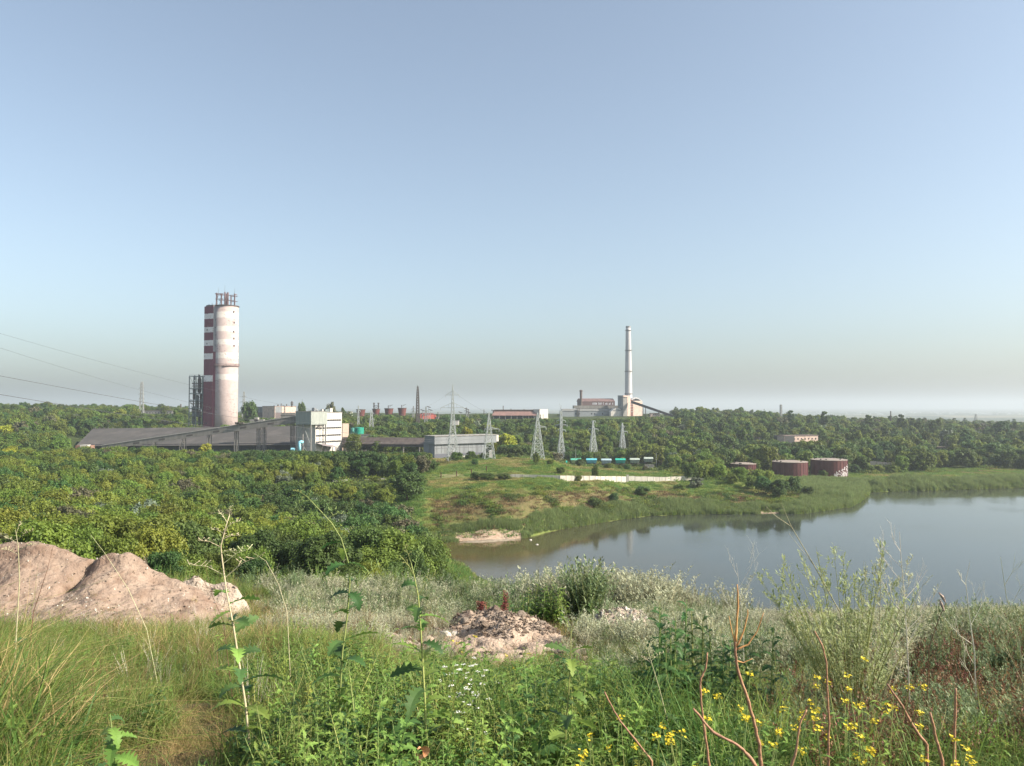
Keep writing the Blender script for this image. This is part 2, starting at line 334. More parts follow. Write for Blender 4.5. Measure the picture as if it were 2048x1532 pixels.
# ------------------------------------------------------------------ plants: meshes made of many leaves
def quad_leaves(C, U, Vv):
    """C centres, U half length vectors, Vv half width vectors -> diamond-ish leaf quads"""
    P = np.stack([C - U, C + Vv * .9 - U * .1, C + U, C - Vv * .9 - U * .1], 1).reshape(-1, 3)
    Fq = np.arange(len(C) * 4).reshape(-1, 4); return P, Fq
def unit(a): return a / np.maximum(np.linalg.norm(a, axis=-1, keepdims=True), 1e-9)
def crown_mesh(name, m, h=7.0, w=6.5, n=5000, leaf=.3, lobes=26, seed=0, base=.14, top_pow=1.0, tall=False):
    g = np.random.default_rng(seed); lobes = int(lobes * 1.9)
    # lobes inside an uneven egg
    th = g.uniform(0, 2 * np.pi, lobes); zz = g.uniform(0, 1, lobes) ** .85
    prof = np.sin(np.pi * np.clip(.12 + .8 * zz, 0, 1)) ** (.6 if not tall else .45) * (1.0 if not tall else .8)
    rr = np.sqrt(g.uniform(.25, 1, lobes)) * prof * w / 2 * .78
    LC = np.stack([rr * np.cos(th), rr * np.sin(th) * .95, h * (base + .12 + (.80 - base) * zz)], -1)
    LC += g.normal(0, .05 * w, LC.shape)
    LR = g.uniform(.07, .165, lobes) * w * (1.15 - .35 * zz)
    k = g.integers(0, lobes, n); d = unit(g.normal(size=(n, 3))); d[:, 2] = np.where(g.random(n) < .7, np.abs(d[:, 2]), d[:, 2])
    rad = LR[k] * (g.uniform(.35, 1.0, n) ** .5 + (g.random(n) < .08) * g.uniform(0, .5, n))
    spr = g.random(lobes * 3); sk = g.integers(0, len(spr), n); rad = rad * (1 + .55 * (spr[(k * 3 + sk % 3)] - .3))
    C = LC[k] + d * rad[:, None] * np.array([1, 1, 1.0]) + g.normal(0, .018 * w, (n, 3))
    N = unit(d + g.normal(0, .55, (n, 3)) + np.array([0, 0, .35]))
    U = unit(np.cross(N, g.normal(size=(n, 3)))); Vv = np.cross(N, U)
    s = leaf * g.uniform(.6, 1.3, n)[:, None]
    P, Fq = quad_leaves(C, U * s * .62, Vv * s * .42)
    return npmesh(name, P, Fq, m)
def trunk_mesh(name, m, h=7.0, w=6.0, seed=0, stems=1):
    rd = random.Random(seed); mb = MB()
    for s in range(stems):
        bx, by = (rd.uniform(-.5, .5), rd.uniform(-.5, .5)) if stems > 1 else (0, 0)
        p = [Vector((bx, by, -.6)), Vector((bx * 1.2, by * 1.2, h * .18)), Vector((bx * 1.6 + rd.uniform(-.3, .3), by * 1.6, h * .4)), Vector((bx * 2 + rd.uniform(-.5, .5), by * 2 + rd.uniform(-.4, .4), h * .72))]
        r0 = .03 * h / (1 if stems == 1 else 1.6); mb.tube(p, [r0, r0 * .8, r0 * .55, r0 * .15], 6)
        for k in range(5):
            a = rd.uniform(0, 6.28); t = rd.uniform(.2, .5); st = Vector((bx * 1.4, by * 1.4, h * t)); L = w * rd.uniform(.22, .4)
            e = st + Vector((math.cos(a) * L, math.sin(a) * L, h * rd.uniform(.15, .3))); mid = (st + e) / 2 + Vector((0, 0, h * .03))
            mb.tube([st, mid, e], [r0 * .45, r0 * .3, r0 * .08], 5)
    me = D.meshes.new(name); me.from_pydata(mb.v, [], mb.f); me.materials.append(m); me.shade_smooth(); return me

L_mid = leafmat('leaf mid green', (.15, .20, .036), (.075, .115, .022), val=.6)
L_dark = leafmat('leaf dark green', (.085, .14, .034), (.045, .082, .022), trans=.26)
L_bright = leafmat('leaf bright green', (.19, .235, .038), (.105, .15, .028), trans=.34)
L_yellow = leafmat('leaf yellow green', (.36, .36, .03), (.20, .24, .03), trans=.35, hue=.01)
L_silver = leafmat('leaf silver green', (.19, .22, .15), (.10, .13, .085), trans=.2)
L_dry = leafmat('twiggy brown green', (.16, .15, .08), (.085, .085, .045), trans=.2)
BARK = mat('bark', (.14, .11, .085), (.07, .055, .04), scale=6, bump=.5)

def proto_set(tagname, n, leaf, mats_shapes):
    out = {}
    for key, m, h, w, tall, lobes, seed in mats_shapes:
        out.setdefault(key, []).append(crown_mesh('crown_' + tagname, m, h=h, w=w, n=int(n * (w / 6.5) * (h / 7)), leaf=leaf, lobes=lobes, seed=seed, tall=tall))
    return out
SH = []
for key, m in (('mid', L_mid), ('dark', L_dark), ('bright', L_bright)):
    SH += [(key, m, 6.5, 7.2, False, 30, 1), (key, m, 7.5, 6.4, False, 24, 2), (key, m, 5.4, 6.8, False, 22, 3)]
SH += [('dry', L_dry, 5.5, 5.5, False, 18, 5), ('yellow', L_yellow, 6, 6.5, False, 20, 6), ('silver', L_silver, 5, 5.4, False, 16, 7)]
NEAR = proto_set('near', 18000, .22, SH)
MIDL = proto_set('middle', 9000, .32, SH)
SHF = SH + [('poplar', L_dark, 11, 5.2, True, 26, 8), ('poplar', L_mid, 10, 6, True, 24, 9)]
FAR = proto_set('far', 3800, .50, SHF)
TRUNKS = [trunk_mesh('trunk', BARK, 6.5, 6.5, 1, 2), trunk_mesh('trunk', BARK, 7, 6, 2, 1), trunk_mesh('trunk', BARK, 5.5, 6, 3, 3)]

# ------------------------------------------------------------------ scatter by geometry nodes
def scatter(name, protos, P, rot, scl, idx, label, kind='stuff'):
    """protos: list of meshes (never linked in the scene themselves)"""
    c = D.collections.new(name + ' kit')
    for k, me in enumerate(protos):
        o = D.objects.new('%s_%03d' % (name, k), me); c.objects.link(o)
    me = D.meshes.new(name); me.vertices.add(len(P)); me.vertices.foreach_set('co', np.asarray(P, np.float32).ravel())
    a = me.attributes.new('rot', 'FLOAT_VECTOR', 'POINT'); a.data.foreach_set('vector', np.asarray(rot, np.float32).ravel())
    a = me.attributes.new('scl', 'FLOAT_VECTOR', 'POINT'); a.data.foreach_set('vector', np.asarray(scl, np.float32).ravel())
    a = me.attributes.new('idx', 'INT', 'POINT'); a.data.foreach_set('value', np.asarray(idx, np.int32).ravel())
    o = linkobj(name, me); tag(o, label, None, kind=kind)
    ng = D.node_groups.new(name, 'GeometryNodeTree')
    ng.interface.new_socket(name='Geometry', in_out='INPUT', socket_type='NodeSocketGeometry'); ng.interface.new_socket(name='Geometry', in_out='OUTPUT', socket_type='NodeSocketGeometry')
    N = ng.nodes; L = ng.links; gi = N.new('NodeGroupInput'); go = N.new('NodeGroupOutput'); ip = N.new('GeometryNodeInstanceOnPoints'); ci = N.new('GeometryNodeCollectionInfo')
    ci.inputs['Collection'].default_value = c; ci.inputs['Separate Children'].default_value = True; ci.inputs['Reset Children'].default_value = True
    ip.inputs['Pick Instance'].default_value = True
    for nm, ty, sock in (('rot', 'FLOAT_VECTOR', 'Rotation'), ('scl', 'FLOAT_VECTOR', 'Scale'), ('idx', 'INT', 'Instance Index')):
        na = N.new('GeometryNodeInputNamedAttribute'); na.data_type = ty; na.inputs['Name'].default_value = nm; L.new(na.outputs[0], ip.inputs[sock])
    L.new(gi.outputs[0], ip.inputs['Points']); L.new(ci.outputs[0], ip.inputs['Instance']); L.new(ip.outputs[0], go.inputs[0])
    md = o.modifiers.new('scatter', 'NODES'); md.node_group = ng
    return o
# ------------------------------------------------------------------ building materials
M_conc = mat('weathered concrete', (.33, .31, .285), (.23, .22, .205), scale=.5, streak=True, dirt=(.16, .14, .12), dlo=.55, dhi=.8)
M_white = mat('whitewashed panels', (.62, .585, .53), (.50, .46, .41), scale=.35, streak=True, dirt=(.38, .30, .24), dscale=.25, dlo=.58, dhi=.85)
M_dark = mat('dark openings', (.035, .038, .042), (.02, .02, .025), scale=2)
M_roofg = mat('grey shed roofing', (.088, .080, .074), (.070, .065, .061), scale=.12, dirt=(.15, .13, .12), dscale=.07, rough=.9)
M_roofb = mat('brown roofing', (.20, .155, .13), (.13, .10, .09), scale=.4, rough=.9)
M_wallgrey = mat('grey wall sheets', (.25, .265, .275), (.18, .19, .20), scale=.3, streak=True, dirt=(.12, .11, .10), dscale=.25)
M_corr = mat('grey green corrugated sheet', (.40, .42, .38), (.33, .35, .32), scale=1.2, streak=True, rough=.6)
M_gallery = mat('gallery sheeting', (.23, .215, .195), (.17, .16, .145), scale=.5, streak=True)
M_steel = mat('rusty dark steel', (.13, .115, .105), (.075, .06, .055), scale=1.5, rough=.7)
M_steelg = mat('grey green steel', (.19, .225, .22), (.10, .12, .125), scale=.8, rough=.6)
M_galv = mat('galvanised steel', (.52, .54, .52), (.40, .42, .40), scale=2, rough=.5, metal=.2)
M_galvd = mat('dull pylon steel', (.33, .34, .33), (.24, .24, .23), scale=2, rough=.6)
M_red = mat('faded red paint', (.17, .05, .042), (.08, .036, .036), scale=.45, streak=True, rough=.7)
M_brick = mat('pale brick', (.62, .47, .39), (.50, .37, .31), scale=.5, dirt=(.3, .22, .18))
M_maroon = mat('maroon paint', (.165, .035, .06), (.12, .027, .045), scale=.2, streak=True, rough=.6)
M_rust = mat('rusty maroon tank sheet', (.115, .036, .038), (.07, .024, .027), scale=.7, streak=True, rough=.6, dirt=(.14, .05, .042), dscale=.6)
M_tanktop = mat('tank roof felt', (.34, .29, .25), (.24, .20, .17), scale=.8, dirt=(.22, .15, .12), dscale=.5)
M_green = mat('sea green paint', (.02, .30, .20), (.015, .22, .16), scale=.4, rough=.5)
M_blue = mat('light blue paint', (.30, .62, .72), (.25, .52, .62), scale=1, rough=.5)
M_chim = mat('chimney concrete', (.60, .58, .57), (.46, .445, .44), scale=.12, streak=True, dirt=(.34, .32, .31), dscale=.06)

def banded(name, base, alt, bands, extra=None, spots=True):
    """painted horizontal bands at true heights: bands = [(z0, z1)] carry colour alt"""
    m, n, l = newmat(name); out = n.new('ShaderNodeOutputMaterial'); p = n.new('ShaderNodeBsdfPrincipled'); p.inputs['Roughness'].default_value = .8; l.new(p.outputs[0], out.inputs[0])
    g = n.new('ShaderNodeNewGeometry'); sx = n.new('ShaderNodeSeparateXYZ'); l.new(g.outputs['Position'], sx.inputs[0])
    nz = n.new('ShaderNodeTexNoise'); nz.inputs['Scale'].default_value = .7; nz.inputs['Detail'].default_value = 6; l.new(g.outputs['Position'], nz.inputs[0])
    ad = n.new('ShaderNodeMath'); ad.operation = 'MULTIPLY_ADD'; l.new(nz.outputs[0], ad.inputs[0]); ad.inputs[1].default_value = .8; l.new(sx.outputs[2], ad.inputs[2])
    fac = None
    for z0, z1 in bands:
        c = n.new('ShaderNodeMath'); c.operation = 'COMPARE'; l.new(ad.outputs[0], c.inputs[0]); c.inputs[1].default_value = (z0 + z1) / 2 + .4; c.inputs[2].default_value = abs(z1 - z0) / 2
        if fac is None: fac = c.outputs[0]
        else:
            a = n.new('ShaderNodeMath'); a.operation = 'MAXIMUM'; l.new(fac, a.inputs[0]); l.new(c.outputs[0], a.inputs[1]); fac = a.outputs[0]
    mx = n.new('ShaderNodeMix'); mx.data_type = 'RGBA'; l.new(fac, mx.inputs[0]); mx.inputs[6].default_value = lin(base); mx.inputs[7].default_value = lin(alt)
    st = n.new('ShaderNodeTexNoise'); st.inputs['Scale'].default_value = .35; st.inputs['Detail'].default_value = 10; st.inputs['Roughness'].default_value = .75; l.new(g.outputs['Position'], st.inputs[0])
    r = n.new('ShaderNodeValToRGB'); r.color_ramp.elements[0].position = .3; r.color_ramp.elements[0].color = (.78, .74, .72, 1); r.color_ramp.elements[1].position = .55; r.color_ramp.elements[1].color = (1, 1, 1, 1); l.new(st.outputs[0], r.inputs[0])
    mu = n.new('ShaderNodeMix'); mu.data_type = 'RGBA'; mu.blend_type = 'MULTIPLY'; mu.inputs[0].default_value = 1; l.new(mx.outputs[2], mu.inputs[6]); l.new(r.outputs[0], mu.inputs[7])
    mp = n.new('ShaderNodeMapping'); mp.inputs['Scale'].default_value = (.7, .7, 1.5); l.new(g.outputs['Position'], mp.inputs[0])
    vo = n.new('ShaderNodeTexVoronoi'); vo.inputs['Scale'].default_value = .55; l.new(mp.outputs[0], vo.inputs[0])
    md = n.new('ShaderNodeTexNoise'); md.inputs['Scale'].default_value = .09; l.new(g.outputs['Position'], md.inputs[0])
    sb = n.new('ShaderNodeMath'); sb.operation = 'MULTIPLY_ADD'; l.new(md.outputs[0], sb.inputs[0]); sb.inputs[1].default_value = -.75; l.new(vo.outputs[0], sb.inputs[2])
    ls = n.new('ShaderNodeMath'); ls.operation = 'LESS_THAN'; l.new(sb.outputs[0], ls.inputs[0]); ls.inputs[1].default_value = -.22
    m3 = n.new('ShaderNodeMix'); m3.data_type = 'RGBA'; l.new(ls.outputs[0], m3.inputs[0]); l.new(mu.outputs[2], m3.inputs[6]); m3.inputs[7].default_value = (.2, .15, .14, 1)
    l.new(m3.outputs[2], p.inputs['Base Color']); return m

# ------------------------------------------------------------------ the tall silo tower
YS = 640.0
def zs(py): return Zp(py, YS)
cs = W(452.5, 850, YS); R = 22.3 / F * YS; zb = gz(cs.x, YS) - 1
root = empty('silo_tower', (cs.x, YS, zb), 'tall round pinkish white banded concrete tower, highest thing on the left skyline', 'tower')
M_silo = banded('silo paint', (.44, .355, .33), (.57, .53, .48), [(zs(a), zs(b)) for a, b in ((637, 625), (664, 653.5), (690, 680), (717.5, 706), (760, 749))])
mb = MB().lathe(cs, [(R * 1.02, zb), (R, zb + 20), (R * .985, zs(612))], 64); shaft = mb.build('shaft', M_silo, root, smooth=False)
for p_ in shaft.data.polygons: p_.use_smooth = len(p_.vertices) == 4
mb = MB().lathe(cs, [(R * .99, zs(613)), (R * 1.05, zs(613)), (R * 1.05, zs(611.3)), (R * .5, zs(611))], 64); mb.build('parapet', M_steel, root)
mb = MB(); mb.lathe(cs, [(R * .97, zs(733)), (R * 1.1, zs(733)), (R * 1.1, zs(732)), (R * .97, zs(732))], 64, cap=False)
for k in range(40):
    a = k * math.pi / 20; mb.beam((cs.x + R * 1.08 * math.cos(a), cs.y + R * 1.08 * math.sin(a), zs(732)), (cs.x + R * 1.08 * math.cos(a), cs.y + R * 1.08 * math.sin(a), zs(728)), .18)
for zz in (728, 730): mb.lathe(cs, [(R * 1.075, zs(zz)), (R * 1.09, zs(zz)), (R * 1.09, zs(zz - .35)), (R * 1.075, zs(zz - .35))], 64, cap=False)
mb.build('balcony', mat('rusty walkway', (.30, .20, .18), (.2, .13, .12)), root)
rd = random.Random(4)
rows = [(px, py) for px, py in ((470.6, 625), (471.2, 646), (470.8, 664), (471, 678), (471.3, 692))]
for px, py in rows:
    a = math.asin(min(.97, (px - 452.5) / 22.3)); c = Vector((cs.x + R * math.sin(a), cs.y - R * math.cos(a), zs(py)))
    MB().box(c, (.9, .5, 1.6), a).build('window', M_dark, root)
# frame and pipes standing on the top
fr = MB(); zt0, zt1 = zs(611.5), zs(588)
for px, dy, w, top in ((434, -3, 1.3, 586), (437.5, 3, .9, 588), (445, -4, .7, 588), (447, 4, 1.5, 585), (449.5, -2, 1.3, 584), (453.5, 0, 1.6, 584), (458, 3, .6, 590), (462, -3, .6, 590), (466.5, 1, 1.2, 587), (468.5, -1, .7, 588)):
    x = Xp(px, YS); fr.tube([(x, YS + dy, zt0), (x, YS + dy, zs(top))], w / 2, 8)
for py in (588, 598.5):
    for dy in (-3.5, 3.5): fr.beam((Xp(432, YS), YS + dy, zs(py)), (Xp(448, YS), YS + dy, zs(py)), .55); fr.beam((Xp(457, YS), YS + dy, zs(py + 3)), (Xp(470, YS), YS + dy, zs(py + 3)), .5)
for px in (431.5, 440, 469):
    fr.beam((Xp(px, YS), YS - 3.5, zs(588)), (Xp(px, YS), YS + 3.5, zs(588)), .5)
for px in (432, 440, 450): fr.beam((Xp(px, YS), YS - 3.5, zs(611)), (Xp(px + 6, YS), YS - 3.5, zs(588)), .25)
fr.build('pipe_frame', mat('rusty pipes', (.22, .15, .155), (.13, .09, .095)), root)
for px, t in ((434.5, 574), (447.5, 569), (467, 575)):
    MB().tube([(Xp(px, YS), YS, zs(586)), (Xp(px, YS), YS, zs(t))], [.16, .07], 5).build('antenna', M_steelg, root)

# lift tower with red and white bands on the left of the silo
root = empty('stair_tower', (Xp(416, YS), YS, zb), 'narrow square tower painted in maroon and white bands, joined to the round tower', 'tower')
M_band = banded('maroon and white bands', (.165, .035, .06), (.80, .76, .74), [(zs(a), zs(b)) for a, b in ((638.7, 628), (665.7, 655), (692.3, 681.3), (719, 707.4), (763.3, 750.8))])
fS = Frame(406.8, YS - 3, 424.5, YS - 7)
mb = MB(); fS.box(mb, 0, fS.w, 0, 10, zb, zs(613.5)); mb.build('shaft', M_band, root)
mb = MB(); fS.box(mb, .8, fS.w - 1, 1, 8, zs(613.5), zs(610.5)); mb.tube([fS.p(2, 3, zs(611)), fS.p(2, 3, zs(608.5))], .5, 8); mb.tube([fS.p(5.3, 3, zs(611)), fS.p(5.3, 3, zs(606))], .15, 5); mb.build('roof_house', M_steel, root)
for py in (660.5, 688, 846):
    mb = MB(); fS.box(mb, 2.9, 3.7, -.06, .3, zs(py + 1.6), zs(py - 1.6)); mb.build('window', M_dark, root)
for py in (622, 632, 652, 668, 684, 696, 704, 710, 735):
    mb = MB(); fS.box(mb, -.9, -.02, 2, 7, zs(py) - .12, zs(py) + .12)
    for v in (2.1, 4.5, 6.9): fS.box(mb, -.9, -.8, v - .05, v + .05, zs(py) + .12, zs(py) + 1.2)
    fS.box(mb, -.9, -.8, 2.2, 6.8, zs(py) + 1.2, zs(py) + 1.3); mb.build('balcony', M_steel, root)
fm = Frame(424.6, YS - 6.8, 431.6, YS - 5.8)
mb = MB(); fm.box(mb, 0, fm.w, 0, 5, zs(704), zs(612.8)); mb.build('upper_link_wall', mat('link wall grey with silo shade', (.30, .30, .31), (.24, .24, .25), scale=.2), root)  # side face in the silo's shadow, the shade put into its grey
mb = MB(); fm.box(mb, 0, fm.w, 0, 5, zb, zs(704.2)); mb.build('lower_link_wall', M_maroon, root)
for py in (640, 655, 670, 690): mb = MB(); fm.box(mb, 1.6, 2.0, -.1, .2, zs(py + 2), zs(py)); mb.build('window', M_dark, root)

# steel process frame left of it
root = empty('process_frame', (Xp(392, YS), YS, zb), 'open grey steel framework full of pipes and vessels left of the banded towers', 'plant frame')
f = Frame(378.5, YS, 406, YS); wd, dp = f.w, 9.0; lev = [752.5, 770, 777, 786, 801.5, 808, 817, 832, 845, 852]
mb = MB()
for u in (0, wd * .48, wd - .5):
    for v in (0, dp): mb.beam(f.p(u, v, zb), f.p(u, v, zs(752.5)), .62)
mb.build('column', M_steelg, root)
for py in (752.5, 777, 787, 801.5, 817, 832, 846):
    mb = MB()
    for v in (0, dp): mb.beam(f.p(0, v, zs(py)), f.p(wd, v, zs(py)), .5)
    for u in (0, wd * .48, wd - .5): mb.beam(f.p(u, 0, zs(py)), f.p(u, dp, zs(py)), .4)
    if py > 760: f.box(mb, .2, wd - .4, .5, dp - .5, zs(py) - .45, zs(py) - .25)
    for u in np.linspace(.3, wd - .6, 7): mb.beam(f.p(u, 0, zs(py)), f.p(u, 0, zs(py - 2.6)), .12)
    mb.beam(f.p(0, 0, zs(py - 2.6)), f.p(wd, 0, zs(py - 2.6)), .14); mb.build('deck', M_steelg, root)
rd = random.Random(9)
for u, r, t, b, mm in ((2.2, 1.1, 775, 800, M_steel), (6.6, 1.5, 754, 787, M_steel), (4.6, 1.5, 789, 832, M_steelg), (8.4, 1.2, 787, 818, M_steel), (9.4, .8, 757, 850, M_steelg), (2.1, 1.4, 812, 850, M_steelg), (6.9, 1.1, 820, 852, M_steel)):
    c = f.p(u, dp / 2, 0); MB().lathe(c, [(r * .3, zs(b)), (r, zs(b) + r), (r, zs(t) - r), (r * .3, zs(t))], 14).build('vessel', mm, root, smooth=True)
for u, t in ((2.6, 750), (5.8, 748), (6.5, 749.5), (9.8, 751)):
    c = f.p(u, dp / 2, 0); MB().tube([(c.x, c.y, zs(760)), (c.x, c.y, zs(t))], .35, 8).build('vent_pipe', M_steel, root)
mb = MB()
for k in range(26):
    u = rd.uniform(.5, wd - 1); v = rd.uniform(.5, dp - .5); a = rd.uniform(760, 830); b = a + rd.uniform(8, 30); mb.tube([f.p(u, v, zs(a)), f.p(u, v, zs(b))], rd.uniform(.12, .4), 6)
    z = zs(rd.uniform(765, 850)); mb.tube([f.p(.4, v, z), f.p(wd - .8, v, z)], rd.uniform(.1, .25), 6)
for a, b in ((752.5, 777), (801.5, 817), (832, 846)):
    mb.beam(f.p(0, 0, zs(a)), f.p(wd * .48, 0, zs(b)), .2)
mb.build('pipework', M_steel, root)

# ------------------------------------------------------------------ long grey storage shed
def P3(px, py, Y): return W(px, py, Y)
root = empty('storage_shed', (Xp(380, 545), 545, 8), 'very long low shed with a plain sloping grey roof in front of the banded tower', 'warehouse')
r0, r1 = P3(187, 857, 566), P3(640, 851.5, 536); e0, e1 = P3(153, 892, 520), P3(640, 889, 489)
dv = (r0 - e0); b0 = Vector((r0.x + dv.x, r0.y + dv.y, e0.z)); dv1 = (r1 - e1); b1 = Vector((r1.x + dv1.x, r1.y + dv1.y, e1.z))
T = Vector((0, 0, .35)); mb = MB()
mb.hexa([e0 - T, e1 - T, r1 - T, r0 - T, e0, e1, r1, r0]); mb.hexa([r0 - T, r1 - T, b1 - T, b0 - T, r0, r1, b1, b0]); rf = mb.build('roof', M_roofg, root)
for k in range(5): q = r0.lerp(r1, .01 + k * .02); MB().box((q.x, q.y, q.z + .4), (.5, .5, .9)).build('ridge_vent', M_steel, root)
def lower(p, z): return Vector((p.x, p.y, z))
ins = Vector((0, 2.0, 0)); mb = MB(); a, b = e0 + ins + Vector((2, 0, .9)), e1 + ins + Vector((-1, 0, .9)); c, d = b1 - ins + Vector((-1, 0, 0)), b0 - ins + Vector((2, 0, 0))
mb.hexa([lower(a, 6), lower(b, 6), lower(c, 6), lower(d, 6), a, b, Vector((c.x, c.y, a.z)), Vector((d.x, d.y, a.z))]); mb.build('wall', mat('shed wall dark with eave shade', (.06, .062, .075), (.042, .043, .052), scale=.3), root)  # shade under the eaves is put into this dark wall colour
mb = MB(); mb.add([e0 + (2.0, 2.5, .0) if False else e0 + Vector((2, 2.5, .8)), r0 + Vector((.8, 0, -.5)), b0 + Vector((2, -2.5, .8))], [(0, 1, 2)]); mb.build('gable', M_roofg, root)
mb = MB().box(W(172, 895, 512), (10, 5, 3.2)); mb.build('porch_wall', mat('brick porch', (.30, .17, .12), (.22, .13, .1)), root)
mb = MB().box(W(172.5, 893, 509), (5, 4, 2.4)); mb.build('porch_door', M_white, root)

# ------------------------------------------------------------------ inclined conveyor gallery on trestles
root = empty('conveyor_gallery', (Xp(400, 478), 478, 12), 'long inclined grey conveyor gallery on trestles climbing right across the shed roof', 'conveyor')
g0, g1 = W(205, 891, 482), W(592, 832.5, 474); h0, h1 = 2.7, 4.0; wv = Vector((0, 3.2, 0))
mb = MB(); mb.hexa([g0 - Vector((0, 0, h0)), g1 - Vector((0, 0, h1)), g1 - Vector((0, 0, h1)) + wv, g0 - Vector((0, 0, h0)) + wv, g0, g1, g1 + wv, g0 + wv]); mb.build('gallery_wall', M_gallery, root)
ov = Vector((0, -.35, 0)); t2 = Vector((0, 0, .4)); mb = MB(); mb.hexa([g0 + ov, g1 + ov, g1 + wv - ov, g0 + wv - ov, g0 + ov + t2, g1 + ov + t2, g1 + wv - ov + t2, g0 + wv - ov + t2]); mb.build('roof', mat('pale gallery roof', (.42, .40, .37), (.33, .31, .29)), root)
def gp(px):
    t = (Xp(px, 478) - g0.x) / (g1.x - g0.x); return g0.lerp(g1, t), h0 + (h1 - h0) * t
for px in (270, 322.5, 379.5, 434, 489, 545):
    a, h = gp(px - 6.5); b, _ = gp(px + 6.5); dz = Vector((0, 0, -.42 * h)); d2 = Vector((0, 0, -.72 * h)); o = Vector((0, -.06, 0)); i = Vector((0, .1, 0))
    MB().hexa([a + d2 + o, b + d2 + o, b + d2 + i, a + d2 + i, a + dz + o, b + dz + o, b + dz + i, a + dz + i]).build('window_band', mat('gallery opening', (.09, .08, .075)) if px == 270 else D.materials['gallery opening'], root)
for px, wpx, lattice in ((307, 3, 0), (365, 8, 1), (417.5, 5, 0), (472, 5, 0), (517, 6, 1), (528, 4, 1), (584, 5, 0)):
    c, h = gp(px); hw = wpx / 2 / F * 478; z0 = gz(c.x, 478) - .5; z1 = c.z - h; mb = MB(); Yc = 479.6
    for sx in (-1, 1):
        for dy in (-1.3, 1.3): mb.beam((c.x + sx * hw * (1.7 if px == 365 else 1), Yc + dy, z0), (c.x + sx * hw * (.8 if px == 365 else 1), Yc + dy, z1), .42 if not lattice else .3)
    nn = max(2, int((z1 - z0) / 3.2))
    for k in range(nn):
        za, zc = z0 + (z1 - z0) * k / nn, z0 + (z1 - z0) * (k + 1) / nn
        for dy in (-1.3, 1.3):
            mb.beam((c.x - hw, Yc + dy, zc), (c.x + hw, Yc + dy, zc), .22)
            if lattice: mb.beam((c.x - hw, Yc + dy, za), (c.x + hw, Yc + dy, zc), .16); mb.beam((c.x + hw, Yc + dy, za), (c.x - hw, Yc + dy, zc), .16)
    mb.build('trestle', mat('trestle concrete', (.20, .185, .17)) if px == 307 else D.materials['trestle concrete'], root)
mb = MB().box(W(474, 850.5, 474) + Vector((0, 1.5, 1.2)), (2.6, 2, 1.4)); mb.box(W(480, 849.5, 474) + Vector((0, 1.5, 1)), (4, 2, .8)); mb.build('roof_machinery', M_steel, root)
mb = MB().box(W(515, 841, 500), (9, 3, 1.4)); mb.box(W(514, 839.5, 500), (2.2, 3, 3)); mb.build('roof_plant_house', M_conc, root)

# ------------------------------------------------------------------ transfer house and sorting building
HB = 12.0
root = empty('transfer_house', (Xp(610, 470), 470, HB), 'ribbed grey-green metal box on tall dark legs at the top end of the conveyor', 'transfer house')
fh = Frame(591.5, 471, 622.5, 462); zt, zl = Zp(823.4, 466), Zp(849, 466)
mb = MB(); fh.box(mb, 0, fh.w, 0, 12, zl, zt); mb.build('cladding', M_corr, root)
mb = MB()
for k in range(32): fh.box(mb, .15 + k * fh.w / 32, .28 + k * fh.w / 32, -.09, .02, zl, zt)
for k in range(20): q0 = fh.w; fh.box(mb, q0 - .02, q0 + .09, .2 + k * .6, .33 + k * .6, zl, zt)
mb.build('ribs', M_corr, root)
mb = MB(); fh.box(mb, -.25, fh.w + .25, -.25, 12.2, zt, zt + .25); mb.build('roof', M_conc, root)
for u in (.3, fh.w * .45, fh.w - .4):
    for v in (.4, 11.2):
        MB().beam(fh.p(u, v, HB - 1), fh.p(u, v, zl), .7).build('leg', M_conc, root)
mb = MB()
for za, zc in ((HB, 18), (18, zl)):
    for v in (.4, 11.2):
        mb.beam(fh.p(.3, v, za), fh.p(fh.w * .45, v, zc), .22); mb.beam(fh.p(fh.w - .4, v, za), fh.p(fh.w * .45, v, zc), .22); mb.beam(fh.p(.3, v, zc), fh.p(fh.w - .4, v, zc), .3)
mb.build('bracing', M_galvd, root)
MB().lathe(fh.p(5.0, 5.5, 0), [(2.0, HB), (2.0, zl - .2)], 20).build('bunker', M_wallgrey, root, smooth=True)
MB().lathe(fh.p(8.6, 6.5, 0), [(1.1, HB), (1.1, 22), (2.0, zl - .2)], 16).build('chute', M_steelg, root, smooth=True)
tag(MB().tube([W(599.6, 903, 458), W(599.6, 886, 458), W(600.4, 884.2, 458), W(602.5, 883.6, 458), W(606, 884.5, 459)], .95, 14).build('vent_pipe', M_blue, smooth=True, loc=W(600, 903, 458)), 'light blue bent pipe standing before the legs of the ribbed metal box', 'pipe')
tag(MB().tube([W(583, 898.5, 458), W(590.5, 898.5, 458)], .9, 12).box(W(587, 901.5, 458), (1.6, 1.2, 1.2)).build('blue_drum', M_blue, smooth=False, loc=W(587, 903, 458)), 'small light blue horizontal drum left of the blue bent pipe', 'tank')

